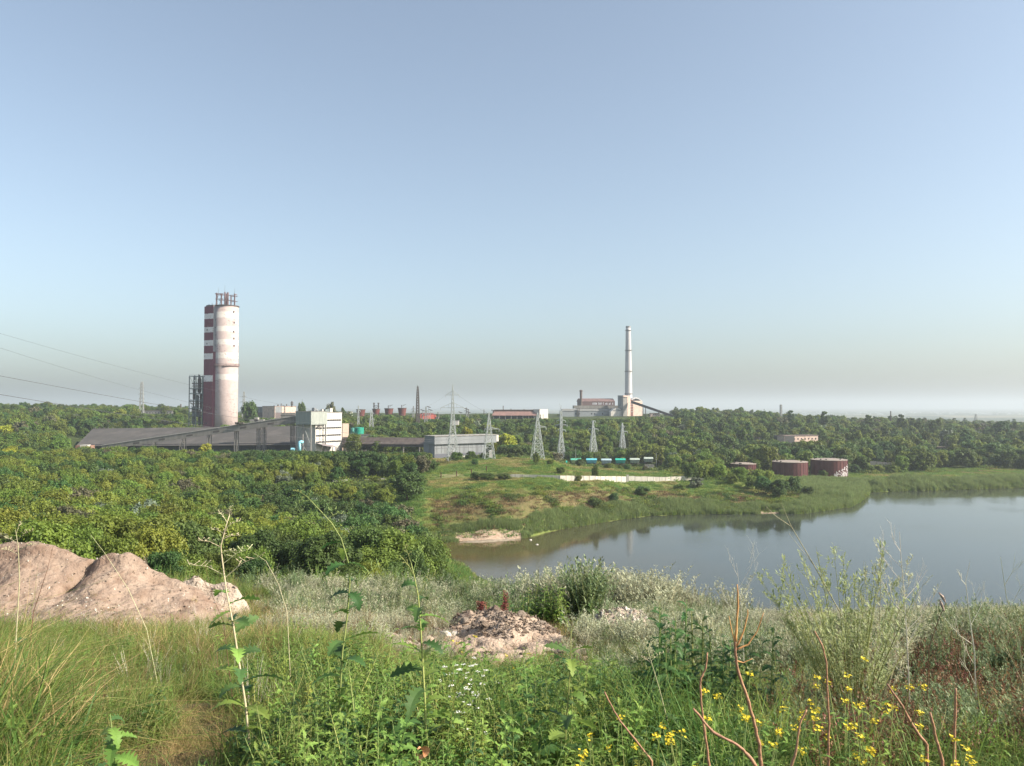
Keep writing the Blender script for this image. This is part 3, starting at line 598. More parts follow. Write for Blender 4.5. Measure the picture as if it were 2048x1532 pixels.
root = empty('sorting_building', (Xp(655, 480), 480, HB), 'tall white panel building with four dark window strips beside the ribbed metal box', 'industrial building')
fw = Frame(631.5, 466, 684, 486); zt = Zp(826, 470); zbb = HB - 1
mb = MB(); fw.box(mb, 0, fw.w, 0, 15, zbb, zt); mb.build('wall', M_white, root)
mb = MB(); fw.box(mb, -.15, fw.w + .15, -.15, 15.15, zt, zt + .45); mb.build('roof_edge', M_conc, root)
for py0, py1, gaps in ((841, 840.5, (6.2, 7.4)), (856.5, 855.2, (5.8, 6.6)), (871.5, 869.5, (9, 9.4)), (884.5, 881, (7, 7.3))):
    z = Zp(py0, 466); pts = [(.4, gaps[0]), (gaps[1], fw.w - .6)]
    for a, b in pts:
        mb = MB(); fw.box(mb, a, b, -.04, .25, z - .55, z + .45); wn = mb.build('window_strip', M_dark, root)
        for u in np.arange(a + 1.0, b - .2, 1.9): mb = MB(); fw.box(mb, u - .09, u + .09, -.09, .02, z - .55, z + .45); mb.build('mullion', M_conc, wn)
mb = MB()
for u in (3.2, 3.8): mb.tube([fw.p(u, -.35, Zp(884, 466)), fw.p(u, -.35, zt + .8)], .07, 5)
mb.tube([fw.p(.2, -.8, Zp(854, 466)), fw.p(1.2, -.8, Zp(855, 466)), fw.p(2.9, -.8, Zp(846.5, 466)), fw.p(5.6, -.8, Zp(846.2, 466))], .3, 6); fw.box(mb, 2.4, 4, -1.2, -.1, Zp(851.5, 466), Zp(847, 466))
mb.build('duct', M_steel, root)
mb = MB(); fw.box(mb, 15.8, 17.9, 3, 5, zt, Zp(816.5, 476)); mb.build('stair_head', M_white, root)
mb = MB(); fw.box(mb, 11.5, 15, 3, 7, zt, Zp(818.5, 472)); mb.build('roof_house', M_steelg, root)
c = fw.p(4.2, 4, 0); mb = MB().lathe(c, [(1.2, zt), (1.2, zt + 1.4), (1.8, zt + 1.5), (1.2, zt + 2.3), (.3, zt + 2.6)], 16); fw.box(mb, 2, 3.6, 3, 5, zt, Zp(815.5, 470)); mb.build('roof_fan', M_wallgrey, root)
mb = MB(); fw.box(mb, 8.8, 9.9, 3, 4, zt, zt + 2.2); mb.build('cowl', M_white, root)
mb = MB(); a0, a1 = Zp(887, 463), Zp(893, 463)
q = [fw.p(.2, -5.5, a0 - .8), fw.p(12.5, -5.5, a1 - .8), fw.p(14.5, -.1, a1 + .2), fw.p(.2, -.1, a0 + .2)]
mb.hexa([v - Vector((0, 0, .3)) for v in q] + q); mb.build('lean_to_roof', mat('purple grey sheeting', (.30, .26, .27), (.22, .19, .2)), root)
for u in (.6, 5, 9.2, 12.1): MB().beam(fw.p(u, -5.2, HB - 1), fw.p(u, -5.2, a0 - 1.1 - u * .15), .35).build('post', M_steel, root)

# brown bin and long low gallery to the right
tag(MB().hexa([*(lambda f: [f.p(0, 0, 12), f.p(f.w, 0, 12), f.p(f.w, 5, 12), f.p(0, 5, 12), f.p(0, 0, Zp(847, 505)), f.p(f.w, 0, Zp(847, 505)), f.p(f.w, 5, Zp(847, 505)), f.p(0, 5, Zp(847, 505))])(Frame(685.5, 503, 698, 507))]).build('bin_house', mat('tan sheet', (.46, .36, .29), (.38, .29, .23), streak=True), loc=W(692, 880, 505)), 'plain tan block rising directly right of the white panel building', 'industrial building')
root = empty('pipe_bridge', W(780, 900, 470), 'low grey-brown roofed gallery on legs running right from the white building', 'conveyor')
A, B = W(685, 874, 488), W(868, 875.5, 452); A2, B2 = W(685, 887.5, 484), W(868, 888.5, 448)
ups = Vector((0, 4.5, 0)); T = Vector((0, 0, .3))
mb = MB().hexa([A2 - T, B2 - T, B - T + Vector((0, 1, 0)), A - T + Vector((0, 1, 0)), A2, B2, B + Vector((0, 1, 0)), A + Vector((0, 1, 0))]); mb.build('roof', M_roofb, root)
mb = MB().hexa([A2 + Vector((0, .6, -1.6)), B2 + Vector((0, .6, -1.6)), B2 + Vector((0, 5, -1.6)), A2 + Vector((0, 5, -1.6)), A2 + Vector((0, .6, -.3)), B2 + Vector((0, .6, -.3)), B2 + Vector((0, 5, -.3)), A2 + Vector((0, 5, -.3))]); mb.build('girder', M_steel, root)
for px in (688, 695, 704, 712, 757, 806, 838):
    Yl = 487 - (px - 685) * .195; x = Xp(px, Yl); z1 = Zp(889, Yl); z0 = gz(x, Yl) - .5
    mb = MB(); mb.beam((x, Yl, z0), (x, Yl, z1), .5); mb.beam((x, Yl + 3.5, z0), (x, Yl + 3.5, z1), .5); mb.beam((x, Yl, (z0 + z1) / 2), (x, Yl + 3.5, (z0 + z1) / 2), .25); mb.build('leg', M_conc, root)
mb = MB()
for px, L in ((700, 12), (745, 10)): mb.box(W(px + 5, 893, 486), (L, 2, 1.2))
mb.build('pipe_bundle', M_steel, root)
for px, w_, py, col, nm in ((733, 7, 868, M_conc, 'pale grey roof hut above the low gallery near the green tank'), (748, 5, 872, M_white, 'tiny white hut behind the low gallery left of its middle'), (819, 4.5, 874, M_white, 'tiny white hut behind the low gallery near its right end')):
    c = W(px, py + 4, 520); r_ = empty('hut', (c.x, c.y, c.z - 2), nm, 'hut'); MB().box((c.x, c.y, c.z - .5), (w_, 4, 3)).build('wall', col, r_); MB().box((c.x, c.y, c.z + 1.1), (w_ + .5, 4.5, .25)).build('roof', M_roofb, r_)
for k, (px, py, w_, mm, lb) in enumerate(((760, 893.5, 3, M_blue, 'pale blue shed wall glimpsed under the low gallery'), (768, 892.5, 8, M_brick, 'low pinkish wall glimpsed under the low gallery right of its middle leg'), (712, 897, 14, M_conc, 'low pale wall under the low gallery by the white building'))):
    c = W(px, py, 500); r_ = empty('low_shed', (c.x, c.y, c.z - 2), lb, 'shed'); MB().box((c.x, c.y, c.z - .5), (w_, 3, 3)).build('wall', mm, r_); MB().box((c.x, c.y, c.z + 1.15), (w_ + .4, 3.4, .3)).build('roof', M_conc, r_)

# green tanks
for px0, px1, t, b, mm, lb in ((709, 728, 855.5, 868, M_green, 'sea green cylindrical tank right of the white building, larger of two'), (702, 711, 857, 868, mat('pale green paint', (.12, .40, .33), (.1, .33, .28)), 'pale green small tank tucked left of the sea green tank')):
    Yt = 560 + (px0 < 705) * 6; c = W((px0 + px1) / 2, b, Yt); r = (px1 - px0) / 2 / F * Yt; root = empty('storage_tank', (c.x, c.y, c.z - 4), lb, 'tank')
    MB().lathe(c, [(r, c.z - 4), (r, Zp(t, Yt))], 32).build('shell', mm, root); MB().lathe(c, [(r * 1.02, Zp(t, Yt)), (r * 1.02, Zp(t, Yt) + .25), (.2, Zp(t, Yt) + .5)], 32).build('roof', mm, root)

# long grey building behind the big pylon
root = empty('grey_warehouse', W(925, 918, 445), 'long blue-grey building with overhanging upper gallery behind the tallest lattice pylon', 'industrial building')
f = Frame(869.5, 440, 972, 460); zb1, zm, zt = Zp(921, 440), Zp(888.5, 440), Zp(872.5, 442)
mb = MB(); f.box(mb, 0, f.w, 0, 13, zb1 - 3, zm); mb.build('lower_wall', M_wallgrey, root)
mb = MB(); f.box(mb, .3, f.w - .3, -.05, .2, zb1 - 3, Zp(908, 440)); mb.build('plinth', mat('dark plinth', (.14, .145, .17), (.1, .1, .12)), root)
f2 = Frame(869.5, 438.6, 993, 462.5); mb = MB(); f2.box(mb, 0, f2.w, 0, 12, zm + .01, zt); mb.build('upper_gallery', mat('blue grey sheets', (.24, .25, .26), (.19, .2, .21), scale=.2, streak=True), root)
mb = MB(); f2.box(mb, -.3, f2.w + .3, -.4, 12.4, zt, zt + .35); mb.build('roof', M_conc, root)
mb = MB(); f2.box(mb, f2.w + .01, f2.w + 1.6, 0, 12, zm + .6, zt + .02); mb.build('end_wall', M_white, root)
mb = MB()
for u in np.arange(1.5, f.w - 1, 3.0): f.box(mb, u, u + .12, -.08, .02, Zp(907, 440), zm)
for z in (Zp(897, 440),): f.box(mb, .2, f.w - .2, -.07, .03, z, z + .15)
mb.build('panel_seams', mat('seams', (.15, .15, .16)), root)
mb = MB(); fb = lambda u, z: f.p(u, -1.2, z)
mb.beam(fb(9, Zp(915, 440)), fb(13, Zp(890, 440)), .3); mb.beam(fb(13, Zp(890, 440)), fb(12, Zp(882, 440)), .25); mb.build('outside_stair', M_steel, root)
MB().tube([f.p(17.8, -.5, Zp(890, 440)), f.p(17.8, -.5, Zp(871, 440))], .12, 6).build('flue', M_steel, root)
r_ = empty('white_hut', W(909, 843, 470), 'small white box hut high behind the body of the tallest lattice pylon', 'hut'); c = W(911.5, 845.5, 620); MB().box(c, (5, 4, 3.4)).build('wall', M_white, r_); MB().box(c + Vector((0, 0, 1.85)), (5.4, 4.4, .3)).build('roof', M_conc, r_)
c = W(930, 915.5, 432); tag(MB().beam(W(915, 918, 430), W(928, 913.5, 437), 1.0, 1.5).build('retaining_wall', M_white, loc=W(921, 918, 433)), 'short slanting white wall at the foot of the tallest lattice pylon', 'wall')
c = W(982, 914, 398); tag(MB().box((c.x, c.y, c.z - 1), (1.8, 2.4, 9)).build('switch_cabin', M_white, loc=c), 'narrow white slab cabin between the legs of the leftmost short pylon', 'cabin')
c = W(976, 918, 396)

# ------------------------------------------------------------------ factory hall behind the tower
root = empty('factory_hall', W(548, 836, 800), 'flat roofed grey and pink brick hall on the skyline just right of the tall tower', 'industrial building')
f = Frame(500, 830, 549.5, 790); f2 = Frame(549.8, 790, 592, 812); zt = Zp(813.5, 800); zb0 = 18
mb = MB(); f.box(mb, 0, f.w, 0, 8, zb0, Zp(825, 800)); mb.build('lower_wall', mat('dark brick', (.17, .13, .125), (.12, .1, .1)), root)
mb = MB(); f.box(mb, 0, f.w, .4, 8, Zp(825, 800) + .01, zt); mb.build('glazed_upper_wall', M_wallgrey, root)
mb = MB(); f2.box(mb, 0.05, f2.w, 0, 20, zb0, zt + .3); mb.build('end_wall', M_brick, root)
mb = MB(); f2.box(mb, -.2, f2.w + .2, -.2, 20.2, zt + .31, zt + .7); mb.build('roof', M_roofb, root)
for u, t, w_ in ((3, 810, .8), (8, 809, 1.6), (12, 807, 1.0), (15, 811, 2.2), (19, 808, .9)):
    c = f2.p(u, 5, 0); MB().tube([(c.x, c.y, zt + .5), (c.x, c.y, Zp(t, 800))], w_ / 2, 8).build('roof_pipe', M_steel, root)
c = W(584, 806, 798); mb = MB().tube([W(584, 814, 798), W(584, 802.5, 798)], .8, 8); mb.box(W(584, 806, 798), (3.2, 1, .7)); mb.box(W(584, 809.5, 798), (2.6, 1, .7)); mb.build('cross_vent', M_steel, root)
r_ = empty('pump_house', W(582, 832, 700), 'small dark hut with hipped roof left of the ribbed metal box top', 'hut')
MB().box(W(579, 831, 690), (13, 8, 5)).build('wall', M_gallery, r_)
c = W(579, 827.4, 690); MB().hexa([c + Vector(v) for v in ((-7, -4.4, -.6), (7, -4.4, -.6), (7, 4.4, -.6), (-7, 4.4, -.6), (-5, -2, .9), (5, -2, .9), (5, 2, .9), (-5, 2, .9))]).build('roof', M_conc, r_)
for k, (a, b) in enumerate(((596, 604), (600, 603), (591, 597))):
    pass

# ------------------------------------------------------------------ cooling towers
def cooler(px, t, b, wt, lb, frame):
    Yc = 900; c = W(px, b, Yc); rt = wt / 2 / F * Yc; zt = Zp(t, Yc); z0 = Zp(b, Yc) - 4; root = empty('cooling_tower', (c.x, c.y, z0), lb, 'cooling tower', None)
    mb = MB().lathe(c, [(rt * .72, z0), (rt * .76, z0 + 4), (rt * .92, zt - 2.2), (rt, zt - .3), (rt * .95, zt - .3), (rt * .6, zt - 3)], 28); mb.build('shell', M_red, root)
    mb = MB().lathe(c, [(rt, zt - .3), (rt * 1.05, zt - .3), (rt * 1.05, zt + .35), (rt * .96, zt + .35)], 28, cap=False); mb.build('rim', M_steel, root)
    if frame == 'gantry':
        mb = MB()
        for sx in (-1, 1):
            for dy in (-2, 2): mb.beam((c.x + sx * 2.6, Yc + dy, zt - 1), (c.x + sx * 2.6, Yc + dy, zt + 7), .6)
            mb.box((c.x + sx * 2.6, Yc, zt + 6.8), (1.8, 4.5, .9)); mb.box((c.x + sx * 2.6, Yc, zt + 3), (1.6, 4.5, .5))
        mb.beam((c.x - 2.6, Yc, zt + 4), (c.x + 2.6, Yc, zt + 4), .5); mb.beam((c.x - 2.6, Yc, zt), (c.x + 2.6, Yc, zt + 4), .3); mb.beam((c.x + 2.6, Yc, zt), (c.x - 2.6, Yc, zt + 4), .3); mb.build('gantry', M_steel, root)
    if frame == 'crane':
        mb = MB(); mb.beam((c.x - .8, Yc, zt - 1), (c.x - .8, Yc, zt + 3.6), .7); mb.beam((c.x - .8, Yc, zt + 3.0), (c.x + 4.6, Yc, zt + 4.2), .35); mb.beam((c.x - .8, Yc, zt + 1.2), (c.x + 3, Yc, zt + 3.7), .25); mb.build('jib', M_steel, root)
cooler(722, 819, 832, 18.2, 'dark red cooling cone furthest left of the four', '')
cooler(752.5, 818, 832, 15.5, 'red cooling cone carrying a twin post gantry on its rim', 'gantry')
cooler(778, 817, 831, 18, 'brightest orange-red cooling cone, third from the left, with a jib', 'crane')
cooler(804.5, 816.2, 829, 17.5, 'dark red cooling cone furthest right of the four, with a jib', 'crane')

# red workshop
root = empty('red_workshop', W(860, 840, 860), 'bright red gabled workshop left of the tallest lattice pylon', 'industrial building')
f = Frame(846, 850, 872.5, 862); z0, z1 = Zp(842, 850) - 4, Zp(829.5, 855)
mb = MB(); f.box(mb, 0, f.w, 0, 9, z0, z1); mb.build('wall', mat('bright red sheet', (.34, .08, .06), (.25, .06, .05), streak=True), root)
mb = MB(); a = [f.p(-.3, -.3, z1), f.p(f.w + .3, -.3, z1), f.p(f.w + .3, 9.3, z1), f.p(-.3, 9.3, z1)]; b = [f.p(2, 3, z1 + 2), f.p(f.w - 3, 3, z1 + 1.8), f.p(f.w - 3, 6, z1 + 1.8), f.p(2, 6, z1 + 2)]; mb.hexa(a + b); mb.build('roof', M_red, root)
mb = MB(); f.box(mb, -3, -.02, 1, 8, z0, z1 + 1); mb.build('side_block', mat('brown red sheet', (.2, .06, .05)), root)
MB().box(W(876, 836.5, 862), (3.4, 3, 3.4)).build('annex', M_white, root)

# ------------------------------------------------------------------ brown shed with white gable
root = empty('brown_shed', W(1040, 838, 850), 'long brown roofed open shed with a white end wall left of the power station', 'industrial building')
f = Frame(985, 850, 1079, 850); z1, z2, z3 = Zp(830, 850), Zp(823, 850), Zp(819.6, 850)
mb = MB(); f.box(mb, 0, f.w, 6, 18, z1, z3 - .3); mb.build('upper_wall', mat('brown sheet', (.17, .115, .10), (.11, .08, .07)), root)
mb = MB(); f.box(mb, 2, f.w + .2, 5.5, 18.5, z3 - .3, z3 + .2); mb.build('upper_roof', M_roofb, root)
mb = MB(); q0, q1, q2, q3 = f.p(-1, -2, z1 - .4), f.p(f.w - 3, -2, z1 - .4), f.p(f.w, 5.9, z2), f.p(2, 5.9, z2); mb.hexa([v - Vector((0, 0, .4)) for v in (q0, q1, q2, q3)] + [q0, q1, q2, q3]); mb.build('lower_roof', mat('red brown roofing', (.26, .15, .13), (.19, .115, .1), scale=.3), root)
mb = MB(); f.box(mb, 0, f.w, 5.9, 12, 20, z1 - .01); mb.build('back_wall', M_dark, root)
for u in np.arange(1, f.w, 6.4): mb = MB(); f.box(mb, u, u + .7, -1.4, -.7, 20, z1 - .8); mb.build('column', M_conc, root)
f3 = Frame(1079.3, 849, 1096, 858); mb = MB(); f3.box(mb, 0, f3.w, 0, 10, 20, Zp(818.5, 850)); mb.build('end_wall', M_white, root)
mb = MB(); f3.box(mb, 5, 5.8, -.05, .2, 20, Zp(828, 850)); f3.box(mb, 1, 2.4, -.05, .2, 20, Zp(829, 850)); mb.build('door', M_dark, root)
for px, t in ((984, 819), (1006.5, 811.5), (1022, 817.5), (1048, 818)):
    MB().tube([W(px, 822, 858), W(px, t, 858)], .45, 8).build('flue', M_steel, root)

# ------------------------------------------------------------------ power station and its chimney
YC = 1017.0; c = W(1257, 830, YC); zc = lambda py: Zp(py, YC)
root = empty('chimney', (c.x, YC, 26), 'very tall slender pale chimney, highest thing right of centre', 'chimney')
pr = [(812, 16), (794, 14.4), (743, 13.2), (701, 11.6), (661, 9.9), (652, 9.3)]
mb = MB().lathe(c, [(8.0 / F * YC, 26)] + [(w / 2 / F * YC, zc(p)) for p, w in pr], 36); s_ = mb.build('shaft', M_chim, root)
for p_ in s_.data.polygons: p_.use_smooth = len(p_.vertices) == 4
for py, w in ((661, 10), (701, 11.7), (743, 13.3), (788, 14.2)):
    r = w / 2 / F * YC; mb = MB().lathe(c, [(r, zc(py)), (r + .9, zc(py)), (r + .9, zc(py - .9)), (r, zc(py - .9))], 36, cap=False); mb.build('walkway', M_steel, root)
mb = MB().lathe(c, [(9.3 / 2 / F * YC + .02, zc(661)), (9.25 / 2 / F * YC + .15, zc(652)), (2.2, zc(652) + .05)], 36, cap=False); mb.build('top_collar', mat('sooty collar', (.34, .33, .33), (.24, .23, .23)), root)

Y0 = 1000.0; z_ = lambda py: Zp(py, Y0)
root = empty('boiler_hall', W(1200, 830, Y0), 'long brown hall with arched roof and broken windows below and left of the chimney', 'power station')
f = Frame(1149, 992, 1246, 1000)
def fu(px): return (Xp(px, 996) - f.o.x) / f.u.x
def archroof(mb, f, u0, u1, v0, v1, z0, z1, n=10, along='u'):
    """barrel roof running along u (arch seen end-on from the side) or along v"""
    k = len(mb.v)
    for e in (0, 1):
        for i in range(n + 1):
            t = i / n; z = z0 + (z1 - z0) * math.sin(math.pi * t)
            mb.v.append(tuple(f.p(u0 if e == 0 else u1, v0 + (v1 - v0) * t, z) if along == 'u' else f.p(u0 + (u1 - u0) * t, v0 if e == 0 else v1, z)))
    for i in range(n): mb.f.append((k + i, k + i + 1, k + n + 2 + i, k + n + 1 + i))
    mb.f.append(tuple(k + i for i in range(n + 1))); mb.f.append(tuple(k + n + 1 + i for i in reversed(range(n + 1)))); mb.f.append((k, k + n, k + 2 * n + 1, k + n + 1))
    return mb
mb = MB(); f.box(mb, fu(1165), fu(1236), 14, 34, 26, z_(803)); mb.build('upper_wall', mat('brown brick hall', (.16, .105, .10), (.11, .075, .075)), root)
mb = MB(); archroof(mb, f, fu(1165.5), fu(1236), 13.6, 40, z_(803) + .02, z_(796.5), 12, 'u'); mb.build('arched_roof', mat('rust brown roofing', (.21, .13, .12), (.14, .09, .085), scale=.2), root)
mb = MB()
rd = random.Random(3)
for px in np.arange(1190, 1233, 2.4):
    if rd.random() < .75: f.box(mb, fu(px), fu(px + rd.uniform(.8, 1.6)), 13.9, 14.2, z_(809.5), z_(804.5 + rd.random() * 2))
mb.build('broken_panes', mat('painted sky gaps', (.55, .57, .6), rough=.4), root)  # solid pale boxes, sky brightness behind the broken windows painted as colour
mb = MB(); f.box(mb, fu(1149), fu(1245), 6, 13.5, z_(817), z_(811)); mb.build('deaerator_gallery', M_gallery, root)
mb = MB(); f.box(mb, fu(1155), fu(1245), 7, 13, 26, z_(817.2)); mb.build('painted_shade_bay', mat('bay shade paint', (.11, .115, .12), (.08, .08, .09)), root)  # solid box, the shade under the gallery is put into its dark colour
mb = MB(); f.box(mb, fu(1124), fu(1222), 0, 6, 26, z_(822)); mb.build('turbine_hall_wall', mat('grey blue wall', (.27, .29, .30), (.21, .225, .235), streak=True), root)
mb = MB(); archroof(mb, f, fu(1124), fu(1222), -.5, 8, z_(822) + .02, z_(817.6), 8, 'u'); mb.build('turbine_hall_roof', mat('grey roofing', (.20, .20, .19), (.15, .15, .145)), root)
for px in (1150, 1157, 1182, 1188, 1204): mb = MB(); f.box(mb, fu(px), fu(px + 2.2), -.1, .1, z_(829), z_(826)); mb.build('window', M_dark, root)
for px in (1153, 1157): mb = MB(); f.box(mb, fu(px), fu(px + 1), -1.2, -.3, 26, z_(816)); mb.build('duct', M_steel, root)
fa = Frame(1221.5, 985, 1246.5, 988); mb = MB(); fa.box(mb, 0, fa.w, 0, 8, 25, z_(823.5)); mb.build('white_end_wall', M_white, root)
mb = MB(); archroof(mb, fa, 0, fa.w, .0, 10, z_(823.5) + .02, z_(815.8), 14, 'v'); mb.build('white_arch', M_white, root)
mb = MB(); archroof(mb, fa, 2.2, fa.w - 2.2, -.12, .02, z_(822), z_(818.2), 12, 'v'); g_ = mb.build('arch_window', M_wallgrey, root)
for u in np.linspace(3.5, fa.w - 3.5, 7): mb = MB(); fa.box(mb, u - .12, u + .12, -.25, -.1, z_(822), z_(819.6)); mb.build('mullion', M_white, g_)
mb = MB().tube([W(1162, 815, 1004), W(1162, 783, 1004)], 1.6, 12); mb.lathe(W(1162, 782, 1004), [(1.7, z_(783)), (2.1, z_(782.5)), (2.1, z_(781)), (1.0, z_(779.5))], 12); mb.build('short_stack', mat('brown stack', (.13, .095, .085), (.09, .07, .06)), root)
root2 = root
root = empty('coal_tower', W(1248, 831, 990), 'stepped pale grey and pink concrete block standing at the foot of the tall chimney', 'industrial building')
f = Frame(1235.5, 992, 1246, 988); mb = MB(); f.box(mb, 0, f.w, 0, 9, z_(812), z_(791)); mb.build('left_block', M_wallgrey, root)
f = Frame(1246.2, 984, 1254.5, 986); mb = MB(); f.box(mb, 0, f.w, 0, 14, 25, z_(795.6)); mb.build('grey_shaft', M_conc, root)
f = Frame(1254.7, 986.2, 1261, 990); mb = MB(); f.box(mb, 0, f.w, 0, 12, 25, z_(794)); mb.build('pink_shaft', M_brick, root)
f9 = Frame(1247, 985, 1259, 990); mb = MB(); f9.box(mb, .5, f9.w, 1, 9, z_(794) + .02, z_(791.3)); mb.build('head_room', M_brick, root)
f = Frame(1261.2, 991, 1266, 993); mb = MB(); f.box(mb, 0, f.w, 0, 8, 25, z_(800))
mb.build('stair_bay', mat('red brown bay', (.22, .09, .075), (.14, .07, .06)), root)
mb = MB()
for py in (804, 809, 814, 819, 824): f.box(mb, -.1, f.w - .3, -.2, 0, z_(py), z_(py - 1.4))
mb.build('stair_bands', M_conc, root)
root = empty('arched_hall', W(1272, 831, 995), 'pale pink hall with arched roof on the right side of the chimney foot', 'industrial building')
f = Frame(1266.2, 996, 1284.5, 1004); mb = MB(); f.box(mb, 0, f.w, 0, 16, 25, z_(802)); mb.build('wall', M_brick, root)
f = Frame(1260.5, 997, 1284.5, 1004); mb = MB(); archroof(mb, f, 0, f.w, .3, 16, z_(802) + .03, z_(795), 14, 'v'); mb.build('roof', M_chim, root)
mb = MB(); archroof(mb, f, 2.2, f.w - 2.2, .1, .28, z_(801.4), z_(797), 12, 'v'); mb.build('arch_window', M_dark, root)
root = empty('coal_conveyor', W(1300, 832, 960), 'dark inclined conveyor bridge running down right from the chimney foot', 'conveyor')
a, b = W(1263, 801.5, 982), W(1352, 832.5, 940); hh = Vector((0, 0, 3.0)); wv = Vector((0, 3.5, 0)); mb = MB().hexa([a - hh, b - hh * .8, b - hh * .8 + wv, a - hh + wv, a, b, b + wv, a + wv]); mb.build('gallery', mat('dark gallery', (.10, .075, .08), (.06, .05, .055)), root)
mb = MB().hexa([a + Vector((0, -.3, 0)), b + Vector((0, -.3, 0)), b + wv, a + wv, a + Vector((0, -.3, .35)), b + Vector((0, -.3, .35)), b + wv + Vector((0, 0, .35)), a + wv + Vector((0, 0, .35))]); mb.build('roof', M_gallery, root)
for t in (.27, .33, .62, .85): q = a.lerp(b, t); MB().beam((q.x, q.y + 1.7, 24), (q.x, q.y + 1.7, q.z - 2.8), .8).build('leg', M_steel, root)
c = W(1309, 830, 960); root = empty('gate_house', (c.x, c.y, c.z - 4), 'small pinkish house under the dark inclined conveyor', 'house')
mb = MB().box((c.x, c.y, c.z - 2), (11, 7, 8)); mb.build('wall', M_brick, root); mb = MB().box((c.x, c.y, c.z + 2.25), (11.8, 7.8, .5)); mb.build('roof', M_roofb, root)
for dx in (-2, .2, 2.4): MB().box((c.x + dx, c.y - 3.5, c.z + .6), (1.3, .3, 1)).build('window', M_dark, root)
c = W(1318, 832, 950)

# houses and ruins in the wood on the right
def ruin(name, pxa, Ya, pxb, Yb, pxl, Yl, t, b, lb, mm=M_brick):
    root = empty(name, W((pxa + pxb) / 2, b, Ya), lb, 'building'); f = Frame(pxa, Ya, pxb, Yb); zt = Zp(t, Ya); z0 = Zp(b, Ya) - 5
    mb = MB(); f.box(mb, 0, f.w, 0, 9, z0, zt); mb.build('front_wall', mm, root)
    mb = MB(); f.box(mb, -.4, f.w + .4, -.4, 9.4, zt, zt + .5); mb.build('roof', M_roofb, root)
    if pxl:
        g = Frame(pxl, Yl, pxa, Ya); mb = MB(); g.box(mb, 0, g.w - .02, .1, 8, z0, zt - .05); mb.build('side_wall', mat(name + ' dark side', (.15, .14, .13), (.1, .1, .1)), root)
    mb = MB()
    for u in np.arange(2, f.w - 2, 3.4): f.box(mb, u, u + 1.2, -.05, .2, zt - 3.0, zt - 1.8)
    mb.build('openings', M_dark, root)
ruin('derelict_building', 1568, 615, 1635, 625, 1546, 640, 872, 886, 'derelict pale flat roofed building half hidden by trees above the rusty tanks', M_brick)
ruin('hut', 1469, 850, 1478, 852, 0, 0, 838, 845, 'tiny cream house among skyline trees right of the power station', M_white)
ruin('hut', 1517, 640, 1530, 642, 0, 0, 875.5, 880, 'low flat shed roof left of the derelict pale building', M_conc)
ruin('hut', 1451, 560, 1467, 560, 0, 0, 893, 899, 'small grey hut with a white wall deep in the wood left of the derelict building', M_conc)
ruin('hut', 1875, 640, 1892, 640, 0, 0, 895, 902, 'small brown hut in the dense wood at far right', M_roofb)
ruin('apartment_block', 284, 900, 346, 900, 0, 0, 821.5, 832, 'long pale block just showing over the trees left of the tall tower', M_conc)
ruin('hut', 690, 930, 702, 930, 0, 0, 824, 840, 'small white stepped block left of the cooling cones', M_white)

# ------------------------------------------------------------------ three rusty tanks by the pond
def tank(px0, px1, t, b, Yt, lb, patch=False, skew=0):
    c = W((px0 + px1) / 2, b, Yt); r = (px1 - px0) / 2 / F * Yt; zt = Zp(t + 2, Yt); z0 = gz(c.x, Yt) - 1.5; root = empty('rusty_tank', (c.x, c.y, z0), lb, 'tank')
    mb = MB().lathe(c, [(r, z0), (r, zt)], 56, cap=False); mb.build('shell', M_rust, root)
    mb = MB()
    for z in np.arange(z0 + 2, zt, 1.5): mb.lathe(c, [(r + .0, z), (r + .06, z), (r + .06, z + .1), (r + .0, z + .1)], 56, cap=False)
    for k in range(28): a = k * math.pi / 14 + .05; mb.beam((c.x + (r + .05) * math.cos(a), c.y + (r + .05) * math.sin(a), z0), (c.x + (r + .05) * math.cos(a), c.y + (r + .05) * math.sin(a), zt), .1)
    mb.build('plate_seams', mat('seam rust', (.11, .04, .04)), root)
    mb = MB().lathe(c, [(r + .15, zt), (r + .15, zt + .18), (r * .5, zt + .62), (.3, zt + .85)], 56); mb.build('roof', M_tanktop, root)
    mb = MB(); rdd = random.Random(int(px0))
    for k in range(9): a = rdd.uniform(0, 6.28); q = r * rdd.uniform(.7, .93); mb.box((c.x + q * math.cos(a), c.y + q * math.sin(a), zt + .5), (.7, .7, .6), a)
    mb.build('roof_hatch', M_steel, root)
    if patch:
        mb = MB(); rdd = random.Random(2)
        for k in range(120):
            a = rdd.uniform(-.1, 1.25) ; hz_ = rdd.random() ** 1.3 * (.35 + .5 * max(0, a)) ; 
            mb.box((c.x + (r + .03) * math.sin(a), c.y - (r + .03) * math.cos(a), z0 + 2 + hz_ * (zt - z0 - 3)), (rdd.uniform(.3, .9), .16, rdd.uniform(.25, .8)), a)
        mb.build('peeling_lining', mat('pale flaking lining', (.55, .50, .50), (.42, .38, .38)), root)
tank(1622, 1690.5, 917, 955, 432, 'rusty maroon tank with pale flaking patches, furthest right of the three', True)
tank(1545, 1612, 921, 960, 424, 'rusty maroon tank in the middle of the three by the pond, partly behind bushes')
tank(1460, 1510, 925, 948, 440, 'low rusty tank furthest left of the three, mostly hidden by bushes')

